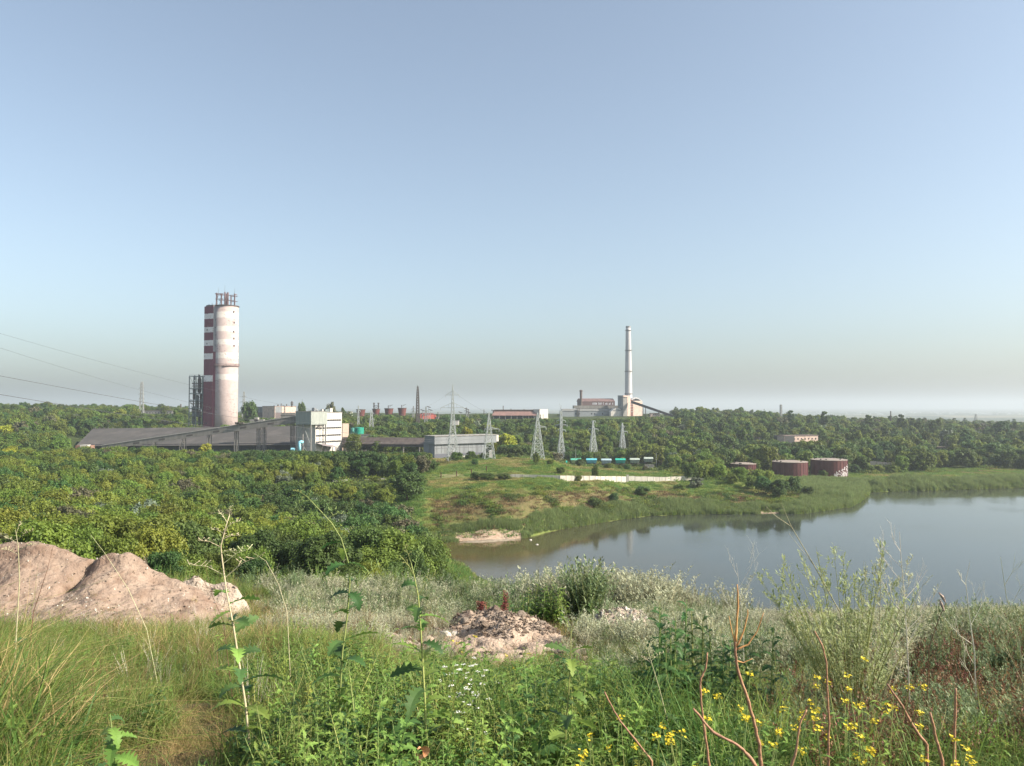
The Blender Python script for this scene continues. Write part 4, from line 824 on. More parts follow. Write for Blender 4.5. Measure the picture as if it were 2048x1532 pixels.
# ------------------------------------------------------------------ railway hopper wagons
proto = None
WG = 'railway wagons standing in the wood'
for k, (px0, px1, t, b, topc, lb) in enumerate(((1141, 1162, 916.5, 928, 0, 'green topped hopper wagon furthest left in the short row'), (1172, 1193, 916.5, 928, 1, 'light blue hopper wagon second from the left in the row'), (1202, 1222, 917, 926.5, 2, 'pale blue-grey hopper wagon between the light blue and the sea green ones'), (1230, 1250, 916.5, 926, 3, 'sea green hopper wagon right of the pale blue-grey one'), (1259, 1278, 916, 922, 4, 'pale grey-green wagon almost hidden in trees, second from the right'), (1287, 1305, 914, 918.5, 4, 'pale grey-green wagon roof furthest right in the row'), (1131, 1134, 921, 928, 3, 'end of a sea green wagon showing left of the green topped one'))):
    Yw = 470 + k * 2 if k < 6 else 468; cols = [((.10, .42, .30), (.35, .42, .22)), ((.12, .45, .52), (.13, .38, .45)), ((.36, .48, .52), (.30, .38, .40)), ((.03, .40, .30), (.04, .32, .27)), ((.42, .48, .42), (.3, .36, .3)), ]
    c1, c2 = cols[topc]; c = W((px0 + px1) / 2, b, Yw); L = (px1 - px0) / F * Yw; zt = Zp(t, Yw); z0 = zt - 3.9; yaw = 0.0
    root = empty('hopper_wagon', (c.x, c.y, z0), lb, 'rail wagon', WG)
    yw = Vector((0, 1.4, 0)); h = L / 2
    mb = MB().hexa([(c.x - h * .82, Yw - 1.1, z0 + 1), (c.x + h * .82, Yw - 1.1, z0 + 1), (c.x + h * .82, Yw + 1.1, z0 + 1), (c.x - h * .82, Yw + 1.1, z0 + 1), (c.x - h, Yw - 1.5, zt - .9), (c.x + h, Yw - 1.5, zt - .9), (c.x + h, Yw + 1.5, zt - .9), (c.x - h, Yw + 1.5, zt - .9)])
    for u in np.linspace(-.85, .85, 7): mb.beam((c.x + u * h * .9, Yw - 1.25, z0 + 1.1), (c.x + u * h, Yw - 1.62, zt - .9), .12)
    mb.build('body', mat('wagon body', c2, tuple(v * .7 for v in c2), scale=1), root)
    mb = MB().hexa([(c.x - h * 1.03, Yw - 1.6, zt - .88), (c.x + h * 1.03, Yw - 1.6, zt - .88), (c.x + h * 1.03, Yw + 1.6, zt - .88), (c.x - h * 1.03, Yw + 1.6, zt - .88), (c.x - h, Yw - .6, zt), (c.x + h, Yw - .6, zt), (c.x + h, Yw + .6, zt), (c.x - h, Yw + .6, zt)]); mb.build('roof', mat('wagon roof', c1, tuple(v * .85 for v in c1), scale=1), root)
    mb = MB().box((c.x, Yw, z0 + .85), (L, 1.6, .3)); mb.build('underframe', M_steel, root)
    for sx in (-.75, -.5, .5, .75):
        MB().tube([(c.x + sx * h, Yw - .95, z0 + .45), (c.x + sx * h, Yw + .95, z0 + .45)], .45, 12).build('wheelset', M_steel, root)
# bank that carries the railway
# ------------------------------------------------------------------ lattice pylons
def lattice(mb, c, prof, wleg, wbr, npan, yaw=0.0):
    """square lattice mast; prof = [(z, half width)]"""
    zs_ = np.linspace(0, 1, npan + 1) ** .92; z0, z1 = prof[0][0], prof[-1][0]; zz = [z0 + (z1 - z0) * t for t in zs_]
    ws = np.interp(zz, [p[0] for p in prof], [p[1] for p in prof])
    ca, sa = math.cos(yaw), math.sin(yaw)
    def P(k, z, w): dx, dy = ((-w, -w), (w, -w), (w, w), (-w, w))[k % 4]; return (c[0] + dx * ca - dy * sa, c[1] + dx * sa + dy * ca, z)
    for i in range(npan):
        for k in range(4):
            mb.beam(P(k, zz[i], ws[i]), P(k, zz[i + 1], ws[i + 1]), wleg)
            mb.beam(P(k, zz[i], ws[i]), P(k + 1, zz[i + 1], ws[i + 1]), wbr); mb.beam(P(k + 1, zz[i], ws[i]), P(k, zz[i + 1], ws[i + 1]), wbr)
            if i: mb.beam(P(k, zz[i], ws[i]), P(k + 1, zz[i], ws[i]), wbr)
    return mb
PY = 'lattice pylons'
def pylon(px, Y, tb, tt, basew, arms, lb, m=M_galv, yaw=0.25, topw=1.2, npan=9, leg=.28, br=.12, waist=None, gr=None, lift=0.0):
    c = W(px, tb, Y); z0 = Zp(tb, Y); zt = Zp(tt, Y); root = empty('lattice_pylon', (c.x, c.y, z0), lb, 'pylon', gr); hw = basew / 2 / F * Y / (math.cos(yaw) + math.sin(abs(yaw)))
    zg = gz(c.x, Y) - .4; z00 = min(z0, zg + .4)
    prof = [(z00, hw)] + ([(Zp(waist[0], Y), waist[1] / 2 / F * Y / 1.2)] if waist else []) + [(zt, topw / 2 / F * Y)]
    lattice(MB(), c, prof, leg, br, npan, yaw).build('tower_frame', m, root)
    for py, w0, w1, rise in arms:       # photo row, left reach, right reach (pixels), rise of the arm's upper chord
        z = Zp(py, Y); mb = MB(); xl, xr = c.x - w0 / F * Y, c.x + w1 / F * Y; bw = 1.0
        for dy in (-.5, .5):
            mb.beam((xl, Y + dy * .2, z), (xr, Y + dy * .2, z), .26); mb.beam((xl, Y, z), (c.x, Y + dy, z + rise), .2); mb.beam((xr, Y, z), (c.x, Y + dy, z + rise), .2)
        for t in (.35, .7):
            for xe in (xl, xr): q = c.x + (xe - c.x) * t; mb.beam((q, Y, z), (q, Y, z + rise * (1 - t)), .12)
        mb.build('cross_arm', m, root)
        for xe in (xl, xr): MB().tube([(xe, Y, z), (xe, Y, z - 1.3)], .13, 5).build('insulator', m, root)
    return root
pA = pylon(905.5, 405, 921, 769, 26, [(790, 14, 13, 2.2), (815.5, 24, 23, 2.8)], 'tallest pale lattice pylon with two wide cross arms before the blue-grey building', topw=.5, waist=(840, 8), npan=17, leg=.30, br=.115)
mb = MB(); c = W(905.5, 840, 405)
pylon(978, 392, 919, 824, 26, [(858, 9, 20, 1.0)], 'short pale pylon with a single lopsided arm at the right end of the blue-grey building', topw=.8, npan=9, br=.11)
pylon(1075, 388, 922, 825, 29, [(854, 5, 17, 1.0)], 'short pale pylon standing on the grassy mound, widest legs, second in the row', topw=.8, npan=9, br=.11)
pylon(1122, 500, 904, 821, 19, [(841, 9, 9, .8), (850, 11.5, 12, .9), (860, 8.5, 9, .8)], 'pale pylon with three short cross arms and a long needle top', topw=3.4, npan=10, leg=.42, br=.18, waist=(868, 5))
pylon(1186, 520, 903, 841, 19, [(858, 9.5, 10, .9), (842, 4, 5, .4)], 'slender pale pylon with one main arm between the three-armed pylon and the smallest one', topw=.8, npan=8, leg=.42, br=.18)
pylon(1244.5, 560, 896, 846, 14, [(863, 9.5, 10, .9), (852, 4, 4, .4)], 'smallest pale pylon, furthest right in the row below the chimney', topw=.8, npan=7, leg=.42, br=.18)
c = W(1122, 821, 500); tag(MB().tube([c, W(1119, 807, 500)], [.12, .05], 5).tube([c, W(1122.5, 810, 500)], [.12, .05], 5).build('lightning_rods', M_galvd, loc=c), 'twin needle rods on top of the three-armed pylon', 'lightning rod')
pylon(283.5, 880, 826, 763, 10, [(769, 3, 3, .8), (776, 5.5, 5.5, .6), (788, 6, 6, .6), (797, 5.5, 5.5, .6)], 'distant grey pylon alone on the skyline left of the tall tower', M_galvd, topw=3, npan=9, leg=.45, br=.25)
pylon(488, 840, 846, 783, 9, [(793, 4, 5, .6), (804, 8, 9, .6), (812, 5, 6, .6), (823, 9, 4, .6)], 'distant grey pylon just right of the tall round tower', M_galvd, topw=2, npan=9, leg=.5, br=.25)
pylon(743, 640, 856, 820, 13, [(826, 5, 5, .5), (838, 6, 6, .5)], 'leaning pale pylon in the wood before the gantry cooling cone', M_galv, topw=2, npan=6, leg=.45, br=.2)
pylon(717, 640, 846, 811, 5.5, [(821, 4, 4, .5)], 'thin pale pylon in front of the leftmost cooling cone', M_galv, topw=1.2, npan=6, leg=.4, br=.2)
pylon(827, 760, 840, 812, 7, [(818, 4, 5, .5), (824, 5, 4, .5)], 'small grey pylon just left of the dark mast', M_galvd, topw=1, npan=5, leg=.4, br=.2)
pylon(852, 720, 850, 813, 10, [(822, 6, 6, .6), (831, 7, 7, .6)], 'small grey pylon in front of the red workshop', M_galvd, topw=1, npan=6, leg=.4, br=.2)
pylon(933, 800, 840, 815, 5, [(821, 4, 4, .5)], 'small grey pylon first right of the tallest pylon', M_galvd, topw=1, npan=5, leg=.35, br=.2)
pylon(1561.5, 900, 846, 809, 4.6, [(812, 1.6, 1.6, .3)], 'slim grey lattice mast on the skyline right of the power station', M_galvd, topw=2.6, npan=9, leg=.4, br=.25)
pylon(1951, 1500, 848, 828, 8, [(833, 3, 3, .5), (838, 5, 5, .5)], 'faint distant pylon in the haze at far right', M_galvd, topw=1.5, npan=5, leg=.6, br=.3)
# dark mast
c = W(835.5, 842, 700); root = empty('lattice_mast', c, 'dark slender lattice mast rising high left of the red workshop', 'mast')
lattice(MB(), c, [(gz(c.x, 700), 1.6), (Zp(800, 700), 1.05), (Zp(783, 700), .75), (Zp(773, 700), .35)], .55, .32, 16, .3).build('mast_frame', M_steel, root); MB().tube([W(835, 774, 700), W(835, 771, 700)], .35, 6).build('tip', M_steel, root)
# poles
def pole(px, Y, t, b, r, lb, m=M_steel, arm=None, gr=None):
    c = W(px, b, Y); z0 = min(gz(c.x, Y) - .3, c.z); root = empty('pole', (c.x, Y, z0), lb, 'pole', gr); MB().tube([(c.x, Y, z0), (c.x, Y, Zp(t, Y))], [r * 1.2, r * .7], 7).build('shaft', m, root)
    if arm: MB().beam((c.x - arm, Y, Zp(t + 1, Y)), (c.x + arm, Y, Zp(t + 1, Y)), r * 1.2).build('arm', m, root)
    return root
pole(362, 780, 808, 826, .9, 'stout dark chimney pole on the skyline left of the steel framework')
pole(1781, 900, 822, 852, .8, 'dark pole standing alone above the trees at far right')
pole(1636, 900, 834, 850, .5, 'thin dark pole among tall trees above the derelict building')
FP = 'thin poles on the skyline around the brown shed'
for px, t, b, r in ((876, 824, 838, .5), (937, 818, 840, .6), (968, 819, 838, .5), (1399, 830, 850, .35), (1312, 905, 925, .12), (1151, 895, 930, .12), (1269, 833, 846, .3)):
    pole(px, 860 if t < 850 else 455, t, b, r, {876: 'thin pole right of the red workshop', 937: 'thin pole right of the tallest pylon', 968: 'thin pole left of the brown shed', 1399: 'thin pole above the wood right of the conveyor bridge', 1312: 'thin pale pole right of the wagons', 1151: 'thin pale pole in front of the green topped wagon', 1269: 'thin pale pole below the coal tower'}[px], M_galvd if t > 850 or px > 1200 else M_steel)
for k, (px, py, lb) in enumerate(((857.5, 814, 'upper floodlight bank left of the tallest pylon'), (861, 820, 'lower floodlight bank left of the tallest pylon'), (845, 820.5, 'floodlight bank nearest the dark mast'), (933, 818, 'upper floodlight bank right of the tallest pylon'), (937, 824.5, 'lower floodlight bank right of the tallest pylon'), (921, 825, 'floodlight bank low right beside the tallest pylon'))):
    c = W(px, py, 760); root = empty('floodlight_mast', W(px, 845, 760), lb, 'floodlight'); MB().tube([W(px, 846, 760), c], [.3, .14], 5).build('shaft', M_galvd, root); MB().beam(c + Vector((-1.9, 0, .7)), c + Vector((1.9, 0, -.5)), .9, .7).build('lamp_bank', M_steel, root)
# ------------------------------------------------------------------ overhead wires
M_wire = mat('wire', (.10, .10, .105), (.08, .08, .085), rough=.5)
def wire(a, b, sag, r0, r1, lb, n=40):
    pts = []; rr = []
    for k in range(n + 1):
        t = k / n; p = a.lerp(b, t); p.z -= sag * 4 * t * (1 - t); pts.append(p); rr.append(r0 + (r1 - r0) * t)
    return tag(MB().tube(pts, rr, 5).build('power_line', M_wire, loc=a), lb, 'wire', None)
def wire_through(a_px, b_px, mid, end, r0, r1, lb):
    """line from the near pylon outside the left edge, seen at a_px and mid, ending on a pylon arm"""
    a = W(*a_px); b = W(*b_px); return wire(a, b, mid, r0, r1, lb)
wire_through((-140, 626, 95), (881, 816, 405), 7.5, None, .014, .024, 'upper of the two faint wires high at the left edge')
wire_through((-140, 650, 95), (891, 791, 405), 13.5, None, .014, .024, 'lower of the two faint wires high at the left edge')
wire_through((-140, 725, 78), (1062, 862, 388), 6, None, .024, .028, 'bold dark wire sagging from the left edge towards the shed')
wire_through((-140, 765, 78), (969, 862, 392), 6, None, .028, .03, 'lower dark wire at the left edge just above the trees')
for a, b, s, lb in (((928, 816, 405), (992, 860, 392), 2, 'thin wire dropping right from the tallest pylon'), ((995, 859, 392), (1089, 855, 388), 3, 'thin wire between the two nearest short pylons'), ((917, 791, 405), (1062, 855, 388), 2.5, 'thin wire from the top arm of the tallest pylon to the mound pylon')):
    wire(W(*a), W(*b), s, .03, .03, lb)

# ------------------------------------------------------------------ white panel wall, posts
def wall_run(pts, h, lb, m=M_white):
    root = empty('panel_wall', W(*pts[0]), lb, 'wall')
    P = [W(*p) for p in pts]; L = sum((P[i + 1] - P[i]).length for i in range(len(P) - 1)); mb = MB(); mp = MB()
    for i in range(len(P) - 1):
        d = P[i + 1] - P[i]; n_ = max(1, round(d.length / 3.0))
        for k in range(n_):
            a = P[i].lerp(P[i + 1], k / n_); b = P[i].lerp(P[i + 1], (k + .97) / n_); j = random.uniform(-.07, .07); hz_ = h + j
            o = Vector((0, .12, 0)); z1 = Vector((0, 0, hz_)); z0 = Vector((0, 0, -1.8)); mb.hexa([a + z0, b + z0, b + z0 + o, a + z0 + o, a + z1, b + z1, b + z1 + o, a + z1 + o])
            q = P[i].lerp(P[i + 1], (k + .985) / n_); mp.box((q.x, q.y + .06, q.z + hz_ / 2 - .3), (.16, .24, hz_ + .75))
    mb.build('panel', m, root); mp.build('post', M_conc, root)
M_wall = mat('white wall panels', (.56, .53, .47), (.44, .41, .36), scale=.6, streak=True, dirt=(.45, .38, .3), dscale=.4)
wall_run([(1003, 955.5, 316), (1060, 957.5, 315), (1120, 959, 313), (1190, 960, 322), (1252, 960.5, 334)], 1.75, 'long low white panel wall across the grassy mound, left of its tall corner post', M_wall)
wall_run([(1257, 957, 346), (1330, 958.5, 352), (1383, 956.5, 358)], 1.15, 'white panel wall running right from the tall corner post towards the bushes', M_wall)
tag(MB().box(W(1254.5, 955.8, 336), (.9, .5, 2.9)).build('corner_post', M_wall, loc=W(1254.5, 960, 336)), 'tall white corner post where the two wall runs meet', 'post')
wall_run([(667, 966, 318), (697, 964.5, 319)], 1.3, 'short white wall piece showing through trees at left', M_wall)
wall_run([(730, 964, 320), (777, 962, 321)], 1.4, 'longer white wall piece behind the big dark bush', M_wall)
wall_run([(1896, 944, 470), (1990, 946, 465), (2060, 946.5, 462), (2200, 948, 455)], 1.1, 'low grey wall between reeds and wood at the right edge', M_conc)
wall_run([(1738, 924, 500), (1782, 928, 498)], .9, 'low broken grey wall in the wood right of the tanks', M_conc)
for px, Y, lb in ((882.5, 322, 'rusty fence post furthest left on the brown soil strip'), (913.5, 324, 'second rusty fence post on the brown soil strip'), (943, 328, 'thin rusty fence post, third on the brown strip'), (973, 333, 'rusty fence post nearest the white wall')):
    c = W(px, 958, Y); z0 = gz(c.x, Y); tag(MB().box((c.x, Y, z0 + 1.0), (.34, .34, 2.6)).add([(c.x - .3, Y - .25, z0 + 2.31), (c.x + .3, Y - .25, z0 + 2.31), (c.x + .3, Y + .25, z0 + 2.31), (c.x - .3, Y + .25, z0 + 2.31), (c.x, Y, z0 + 2.5)], [(0, 1, 4), (1, 2, 4), (2, 3, 4), (3, 0, 4)]).build('fence_post', M_rust, loc=(c.x, Y, z0)), lb, 'post', 'rusty posts on the brown soil strip')
c = W(1298, 934, 440); r_ = empty('brick_hut', c, 'small grey block hut standing in the meadow below the wagons', 'hut'); MB().box((c.x, c.y, c.z - .6), (4.6, 3, 3.4)).build('wall', M_conc, r_); MB().box((c.x, c.y, c.z + 1.2), (5, 3.4, .2)).build('roof', M_gallery, r_)
# ------------------------------------------------------------------ the woods
# things the photograph shows over the trees: (px0, px1, lowest photo row a crown may reach, distance of the thing)
KEEP = [(150, 350, 894, 520), (345, 600, 901, 520), (470, 480, 903, 478), (585, 692, 903, 470), (692, 868, 905, 470), (866, 960, 921, 430), (950, 1000, 922, 395), (1052, 1096, 924, 388),
        (1108, 1136, 904, 500), (1174, 1199, 904, 520), (1234, 1256, 896, 560), (1128, 1200, 929, 475), (1200, 1255, 927.5, 480), (1255, 1310, 923, 486), (664, 698, 967, 318), (728, 779, 966, 322),
        (1455, 1515, 940, 440), (1540, 1617, 942, 426), (1615, 1696, 954, 434), (1566, 1640, 884, 615), (698, 732, 869, 566), (1450, 1468, 899, 560), (1515, 1531, 880, 640), (1874, 1893, 902, 640), (984, 1042, 891, 480), (922, 944, 868, 520), (403, 424, 903, 460), (5, 30, 866, 560), (1740, 1784, 930, 500), (1890, 2060, 948, 470),
        (1100, 1250, 838, 985), (1250, 1345, 834, 960), (980, 1100, 838, 850), (710, 735, 833, 900), (742, 818, 831, 900), (843, 875, 838, 850), (500, 600, 836, 790), (484, 493, 843, 840), (738, 750, 855, 640), (712, 721, 846, 640), (823, 860, 846, 720), (284, 346, 828, 900)]
SKY = [(-400, 200, 820), (200, 290, 819), (290, 375, 824), (375, 480, 850), (480, 500, 838), (500, 600, 836), (600, 640, 828), (640, 700, 828), (700, 880, 833), (880, 985, 834), (985, 1100, 838), (1100, 1250, 833), (1250, 1345, 833), (1345, 1420, 826), (1420, 1500, 830), (1500, 1560, 834), (1560, 1600, 836), (1600, 1700, 838), (1700, 1850, 841), (1850, 2048, 848), (2048, 2500, 852)]
def wooded(px, Y, X):
    n = float(vnoise(X / 18, Y / 18, 77))
    if Y < 62: return 0
    if px < 870:
        if Y < 78 and px > 120: return 0
        edge = np.interp(Y, [62, 80, 110, 150, 200, 235, 250, 275, 300, 340, 420], [800, 915, 885, 862, 835, 800, 775, 790, 830, 862, 868]) + (n - .5) * 50
        if px > edge: return 0
        if 100 < px < 230 and 250 < Y < 275: return 0
        if 150 - 20 < px < 700 and 440 + 10 < Y < 606: return 0 if (Y > 462) else .8
        if 375 < px < 480 and 625 < Y < 660: return 0
        if 240 < Y < 330 and 655 < px < 790: return .55
        return 1 if n > .12 else .55
    if px < 1130:
        if 425 < Y < 480 and px < 1000: return 0
        if Y < 400: return 0
        if Y < 432: return .25 if px < 1000 else .12
        return 1 if Y > 482 or px > 1000 else .3
    if px < 1340:
        if Y < 488: return .22 if Y > 405 else 0
        return 1
    if px < 1545:
        if Y < 350: return 0
        return (.75 if px > 1405 else .25) if Y < 430 else 1
    if px < 1730:
        if Y < 446: return 0
        return 1
    return 1 if Y > (474 if px > 1880 else 448) else 0
FOOT = [(505, 600, 780, 835), (685, 735, 553, 575), (708, 818, 890, 912), (840, 880, 845, 875), (980, 1100, 845, 880), (1120, 1290, 975, 1040), (1262, 1350, 935, 985), (1545, 1640, 612, 650), (485, 600, 680, 700)]
rd = random.Random(21); cand = []
Y = 63.0
while Y < 1500:
    sp = np.interp(Y, [60, 150, 300, 420, 600, 1000, 1500], [4.6, 5.6, 6.2, 7.6, 8.6, 10, 14])
    x0, x1 = Xp(-260 if Y < 900 else -100, Y), Xp(2330, Y); X = x0
    while X < x1:
        x = X + rd.uniform(-.45, .45) * sp; y = Y + rd.uniform(-.45, .45) * sp; X += sp
        px = 1024 + F * x / y
        w = wooded(px, y, x)
        if w == 0 or rd.random() > w: continue
        if any(a < px < b and c < y < d_ for a, b, c, d_ in FOOT): continue
        cand.append((x, y, px))
    Y += sp * .9
cx = np.array([c[0] for c in cand]); cy = np.array([c[1] for c in cand]); cz = ground_z(cx, cy)
sn = vnoise(cx / 30, cy / 30, 91); sn2 = vnoise(cx / 70, cy / 55, 93)
YEL = [(930, 520, 14), (1005, 500, 16), (415, 440, 9), (20, 420, 18), (985, 505, 10)]
trees = []
for k, (x, y, px) in enumerate(cand):
    z = cz[k]
    if z < .8: continue
    r = rd.random(); h = rd.uniform(5.6, 9.6); kind = 'mid'
    if y > 420: h *= rd.choice((.95, 1.1, 1.3, 1.5)) if px > 1340 else rd.choice((.9, 1.05, 1.2, 1.35))
    if y < 90: h *= .8
    v = sn[k] * .6 + rd.random() * .4
    if px < 870 and y < 420: kind = 'bright' if v > .60 or (px < 420 and v > .42) else ('dark' if v < .34 or (px > 480 and v < .5) else 'mid')
    elif px > 1400 and y < 430: kind = 'bright' if v > .5 else 'mid'
    else: kind = 'dark' if v < .42 else ('bright' if v > .80 else 'mid')
    if r < .035: kind = 'dry'
    elif r < .05: kind = 'silver'
    if y > 560 and r > (.86 if px < 1350 else .66): kind = 'poplar'; h *= 1.35 if px > 1350 else 1.15
    for ypx, yY, rad in YEL:
        if abs(px - ypx) < rad and abs(y - yY) < 16: kind = 'yellow'
    if 1130 < px < 1340 and y < 488: h *= .4
    if 880 < px < 1130 and y < 432: h *= .45
    if 655 < px < 790 and 240 < y < 330: h *= .7
    wd_ = h * (.98 if kind != 'poplar' else .55)
    hw = wd_ / 2 / y * F; lim = 0
    for a, b, ylim, Yo in KEEP:
        if y < Yo and px + hw > a and px - hw < b: lim = max(lim, ylim)
    skn = 17 * (float(vnoise(px / 26, y / 90, 97)) - .62) if not (480 < px < 1340) else 0
    for a, b, ylim in SKY:
        if a <= px < b: lim = max(lim, ylim + skn + (rd.uniform(-6, 7) if rd.random() < .8 else rd.uniform(-13, -5) if not (480 < px < 1345) else 0))
    hmax = EYE - (lim - HOR) / F * y - z
    if lim == 0: hmax = 99
    if h > hmax:
        if hmax < 1.3: continue
        f_ = hmax / h; wd_ = min(wd_ * max(f_, .0) ** .6, wd_); h = hmax
        if h < 2.2 and y > 150: wd_ = min(wd_, h * 2.2)
    trees.append([x, y, z, h, wd_, kind, px])
# bushes and trees one can single out in the photograph: photo column, distance, height, width, kind, label
SPEC = [
 (893, 84, 4.6, 5.4, 'mid', 'round green bush nearest the water, alone at the end of the left wood'), (852, 90, 4.4, 4.8, 'bright', 'light green bush left of the round green bush at the waterside'),
 (815, 268, 9.0, 13.5, 'dark', 'big dark round bush on the edge of the bank right of the white wall piece'), (765, 262, 6.5, 10, 'mid', 'mid green bush in front of the longer white wall piece'),
 (1284, 313, 4.2, 6.6, 'dark', 'dark round bush on the slope above the middle of the far shore'), (1190, 289, 3.2, 5.6, 'dark', 'dark low bush hanging over the shore left of the dark round bush'), (1226, 297, 3.8, 4.2, 'dark', 'dark narrow bush between the low shore bush and the dark round bush'),
 (1190, 326, 6.2, 3.4, 'mid', 'small upright green tree standing in front of the white wall'), (1120, 330, 3.2, 4.4, 'mid', 'low green bush on the meadow left of the small upright tree'), (1154, 318, 2.8, 4.6, 'mid', 'low spreading green bush just left of the small upright tree'),
 (1392, 338, 4.6, 7.2, 'silver', 'round silvery grey bush at the right end of the white wall'), (1357, 332, 2.6, 6.0, 'mid', 'low flat green bush left of and below the silvery grey bush'),
 (1436, 362, 7.4, 8.8, 'bright', 'bright green bushy tree right of the silvery grey bush'), (1478, 352, 6.0, 8.2, 'bright', 'bright green rounded bush just left of the leftmost rusty tank'), (1462, 345, 4.6, 6, 'mid', 'small green bush before the bright green trees'),
 (1525, 330, 7.6, 8.6, 'dark', 'dark leaning tree, left one of the clump before the middle rusty tank'), (1558, 326, 8.2, 8.0, 'dark', 'dark bare-legged tree in the middle of the clump before the middle rusty tank'), (1585, 332, 7.6, 7.0, 'dark', 'dark dense tree, right one of the clump before the middle rusty tank'), (1612, 334, 4.0, 6.4, 'dark', 'low dark bush at the right foot of the tree clump before the tanks'), (1504, 338, 5.6, 7, 'mid', 'green bush at the left foot of the tree clump before the tanks'),
 (1072, 352, 5.2, 3.8, 'mid', 'small green tree on the grassy mound below the widest pylon'), (950, 356, 3.2, 3.4, 'dark', 'small dark bush on the left flank of the grassy mound'), (1100, 350, 2.8, 3.6, 'mid', 'tiny green bush on the mound right of the small tree'),
 (975, 308, 3.0, 8, 'dark', 'dark sprawling shrub in front of the left end of the white wall'), (1008, 308, 2.6, 7, 'dark', 'dark low shrub in front of the white wall, right of the sprawling one'), (950, 309, 3.4, 4, 'dark', 'dark shrub at the left of the sprawling one before the white wall'),
 (915, 395, 5, 7, 'mid', 'green bush hiding the foot of the blue-grey building left of the mound'), (942, 400, 4.6, 6, 'mid', 'green bush below the right part of the blue-grey building'), (1215, 402, 3, 5, 'mid', 'low bush on the meadow below the wagons'), (1160, 425, 5.5, 6, 'dark', 'dark bush at the right end of the grassy mound before the first wagons'),
 (1012, 482, 9, 12, 'yellow', 'bright yellow tree right of the white end of the blue-grey building'), (990, 480, 7, 6, 'yellow', 'small bright yellow tree touching the white end of the blue-grey building'), (933, 520, 9, 9, 'yellow', 'yellow tree showing above the roof of the blue-grey building'), (413, 462, 8, 7.5, 'yellow', 'light yellow-green tree in front of the long shed below the tall tower'), (15, 560, 9, 14, 'yellow', 'yellow-green tree at the left frame edge, high in the wood'),
 (1645, 425, 4.2, 6, 'mid', 'light green bush at the right foot of the flaking tank'), (985, 46, 1.6, 2.6, 'mid', 'small round dark green shrub at the water edge behind the rubble heap'),
 (603, 760, 9.5, 8.5, 'dark', 'dark round tree on the skyline directly behind the ribbed metal box'), (662, 760, 11.5, 11, 'dry', 'pale wispy tree on the skyline above the white building roof'), (686, 770, 9.5, 4, 'poplar', 'narrow dark tree just right of the white building roof'), (500, 700, 12, 16, 'dark', 'dark rounded tree right of the round tower foot'),
 (1533, 870, 13, 20, 'dark', 'wide dark rounded tree on the skyline left of the slim lattice mast'), (1580, 820, 14, 12, 'poplar', 'tall dark tree on the skyline just right of the slim lattice mast'), (1650, 800, 16, 13, 'poplar', 'tallest dark tree on the skyline above the derelict building'), (1620, 790, 14, 11, 'poplar', 'dark tree between the two tallest ones above the derelict building'), (1802, 780, 15, 10, 'poplar', 'tall dark tree right of the lone dark pole'), (1870, 760, 12, 17, 'poplar', 'broad dark skyline tree midway between the lone pole and the right edge'), (2003, 700, 14, 17, 'dark', 'large dark rounded tree standing out near the right edge'), (1350, 900, 12, 9, 'poplar', 'dark tree hiding the lower end of the inclined dark conveyor'), (1398, 880, 11, 9, 'poplar', 'dark bushy tree right of the thin pole beyond the conveyor'), (1738, 800, 13, 12, 'poplar', 'dark double crowned tree left of the lone dark pole'),
]
YTOP = {1012: 870, 990: 872, 933: 857, 413: 889, 15: 852, 1533: 823, 1580: 820, 1650: 822, 1620: 827, 1802: 828, 1870: 835, 2003: 842, 1350: 819, 1398: 821, 1738: 829, 603: 806, 662: 807, 686: 813, 500: 808}
LBL = {'mid': 'green', 'dark': 'dark green', 'bright': 'bright green', 'yellow': 'yellow-green', 'silver': 'silvery grey-green', 'dry': 'thin brownish', 'poplar': 'tall dark'}
def shape_of(kind, y, g):
    S_ = (NEAR if y < 135 else MIDL) if y < 420 else FAR
    if kind == 'poplar' and kind not in S_: S_ = FAR
    l_ = S_[kind]; q = int(g * len(l_)) % len(l_); spec = [s for s in SHF if s[0] == kind][q]; return l_[q], spec[2], spec[3]
def plant_tree(x, y, z, h, w, kind, label, cat, group, name, parts=True):
    g = rd.random(); me, hh, ww = shape_of(kind, y, g); s = (w / ww, w / ww * rd.uniform(.9, 1.1), h / hh); rz = rd.uniform(0, 6.28)
    if parts:
        root = empty(name, (x, y, z), label, cat, group); root.rotation_euler.z = rz
        c = linkobj('crown', me, root); c.scale = s
        t = linkobj('trunk', TRUNKS[int(g * 97) % 3], root); t.scale = (s[0], s[1], h / 6.8)
    else:
        c = linkobj(name, me, None, (x, y, z)); c.scale = s; c.rotation_euler.z = rz; tag(c, label, cat, group)
for px, y, h, w, kind, lb in SPEC:
    x = Xp(px, y); nm = 'tree' if 'tree' in lb.split(',')[0] and 'bush' not in lb.split(',')[0][:25] else 'bush'
    if px in YTOP: h = EYE - (YTOP[px] - HOR) / F * y - gz(x, y) + .25
    plant_tree(x, y, gz(x, y) - .25, h, w, kind, lb, nm, None, nm, parts=y < 500)
trees = [t for t in trees if not any(abs(t[6] - s[0]) < 18 and abs(t[1] - s[1]) < 10 for s in SPEC)]
vis = [(t[3] * t[4] / t[1] ** 2 if -30 < t[6] < 2080 else 0, k) for k, t in enumerate(trees)]; vis.sort(reverse=True)
top = set(k for _, k in vis[:265])
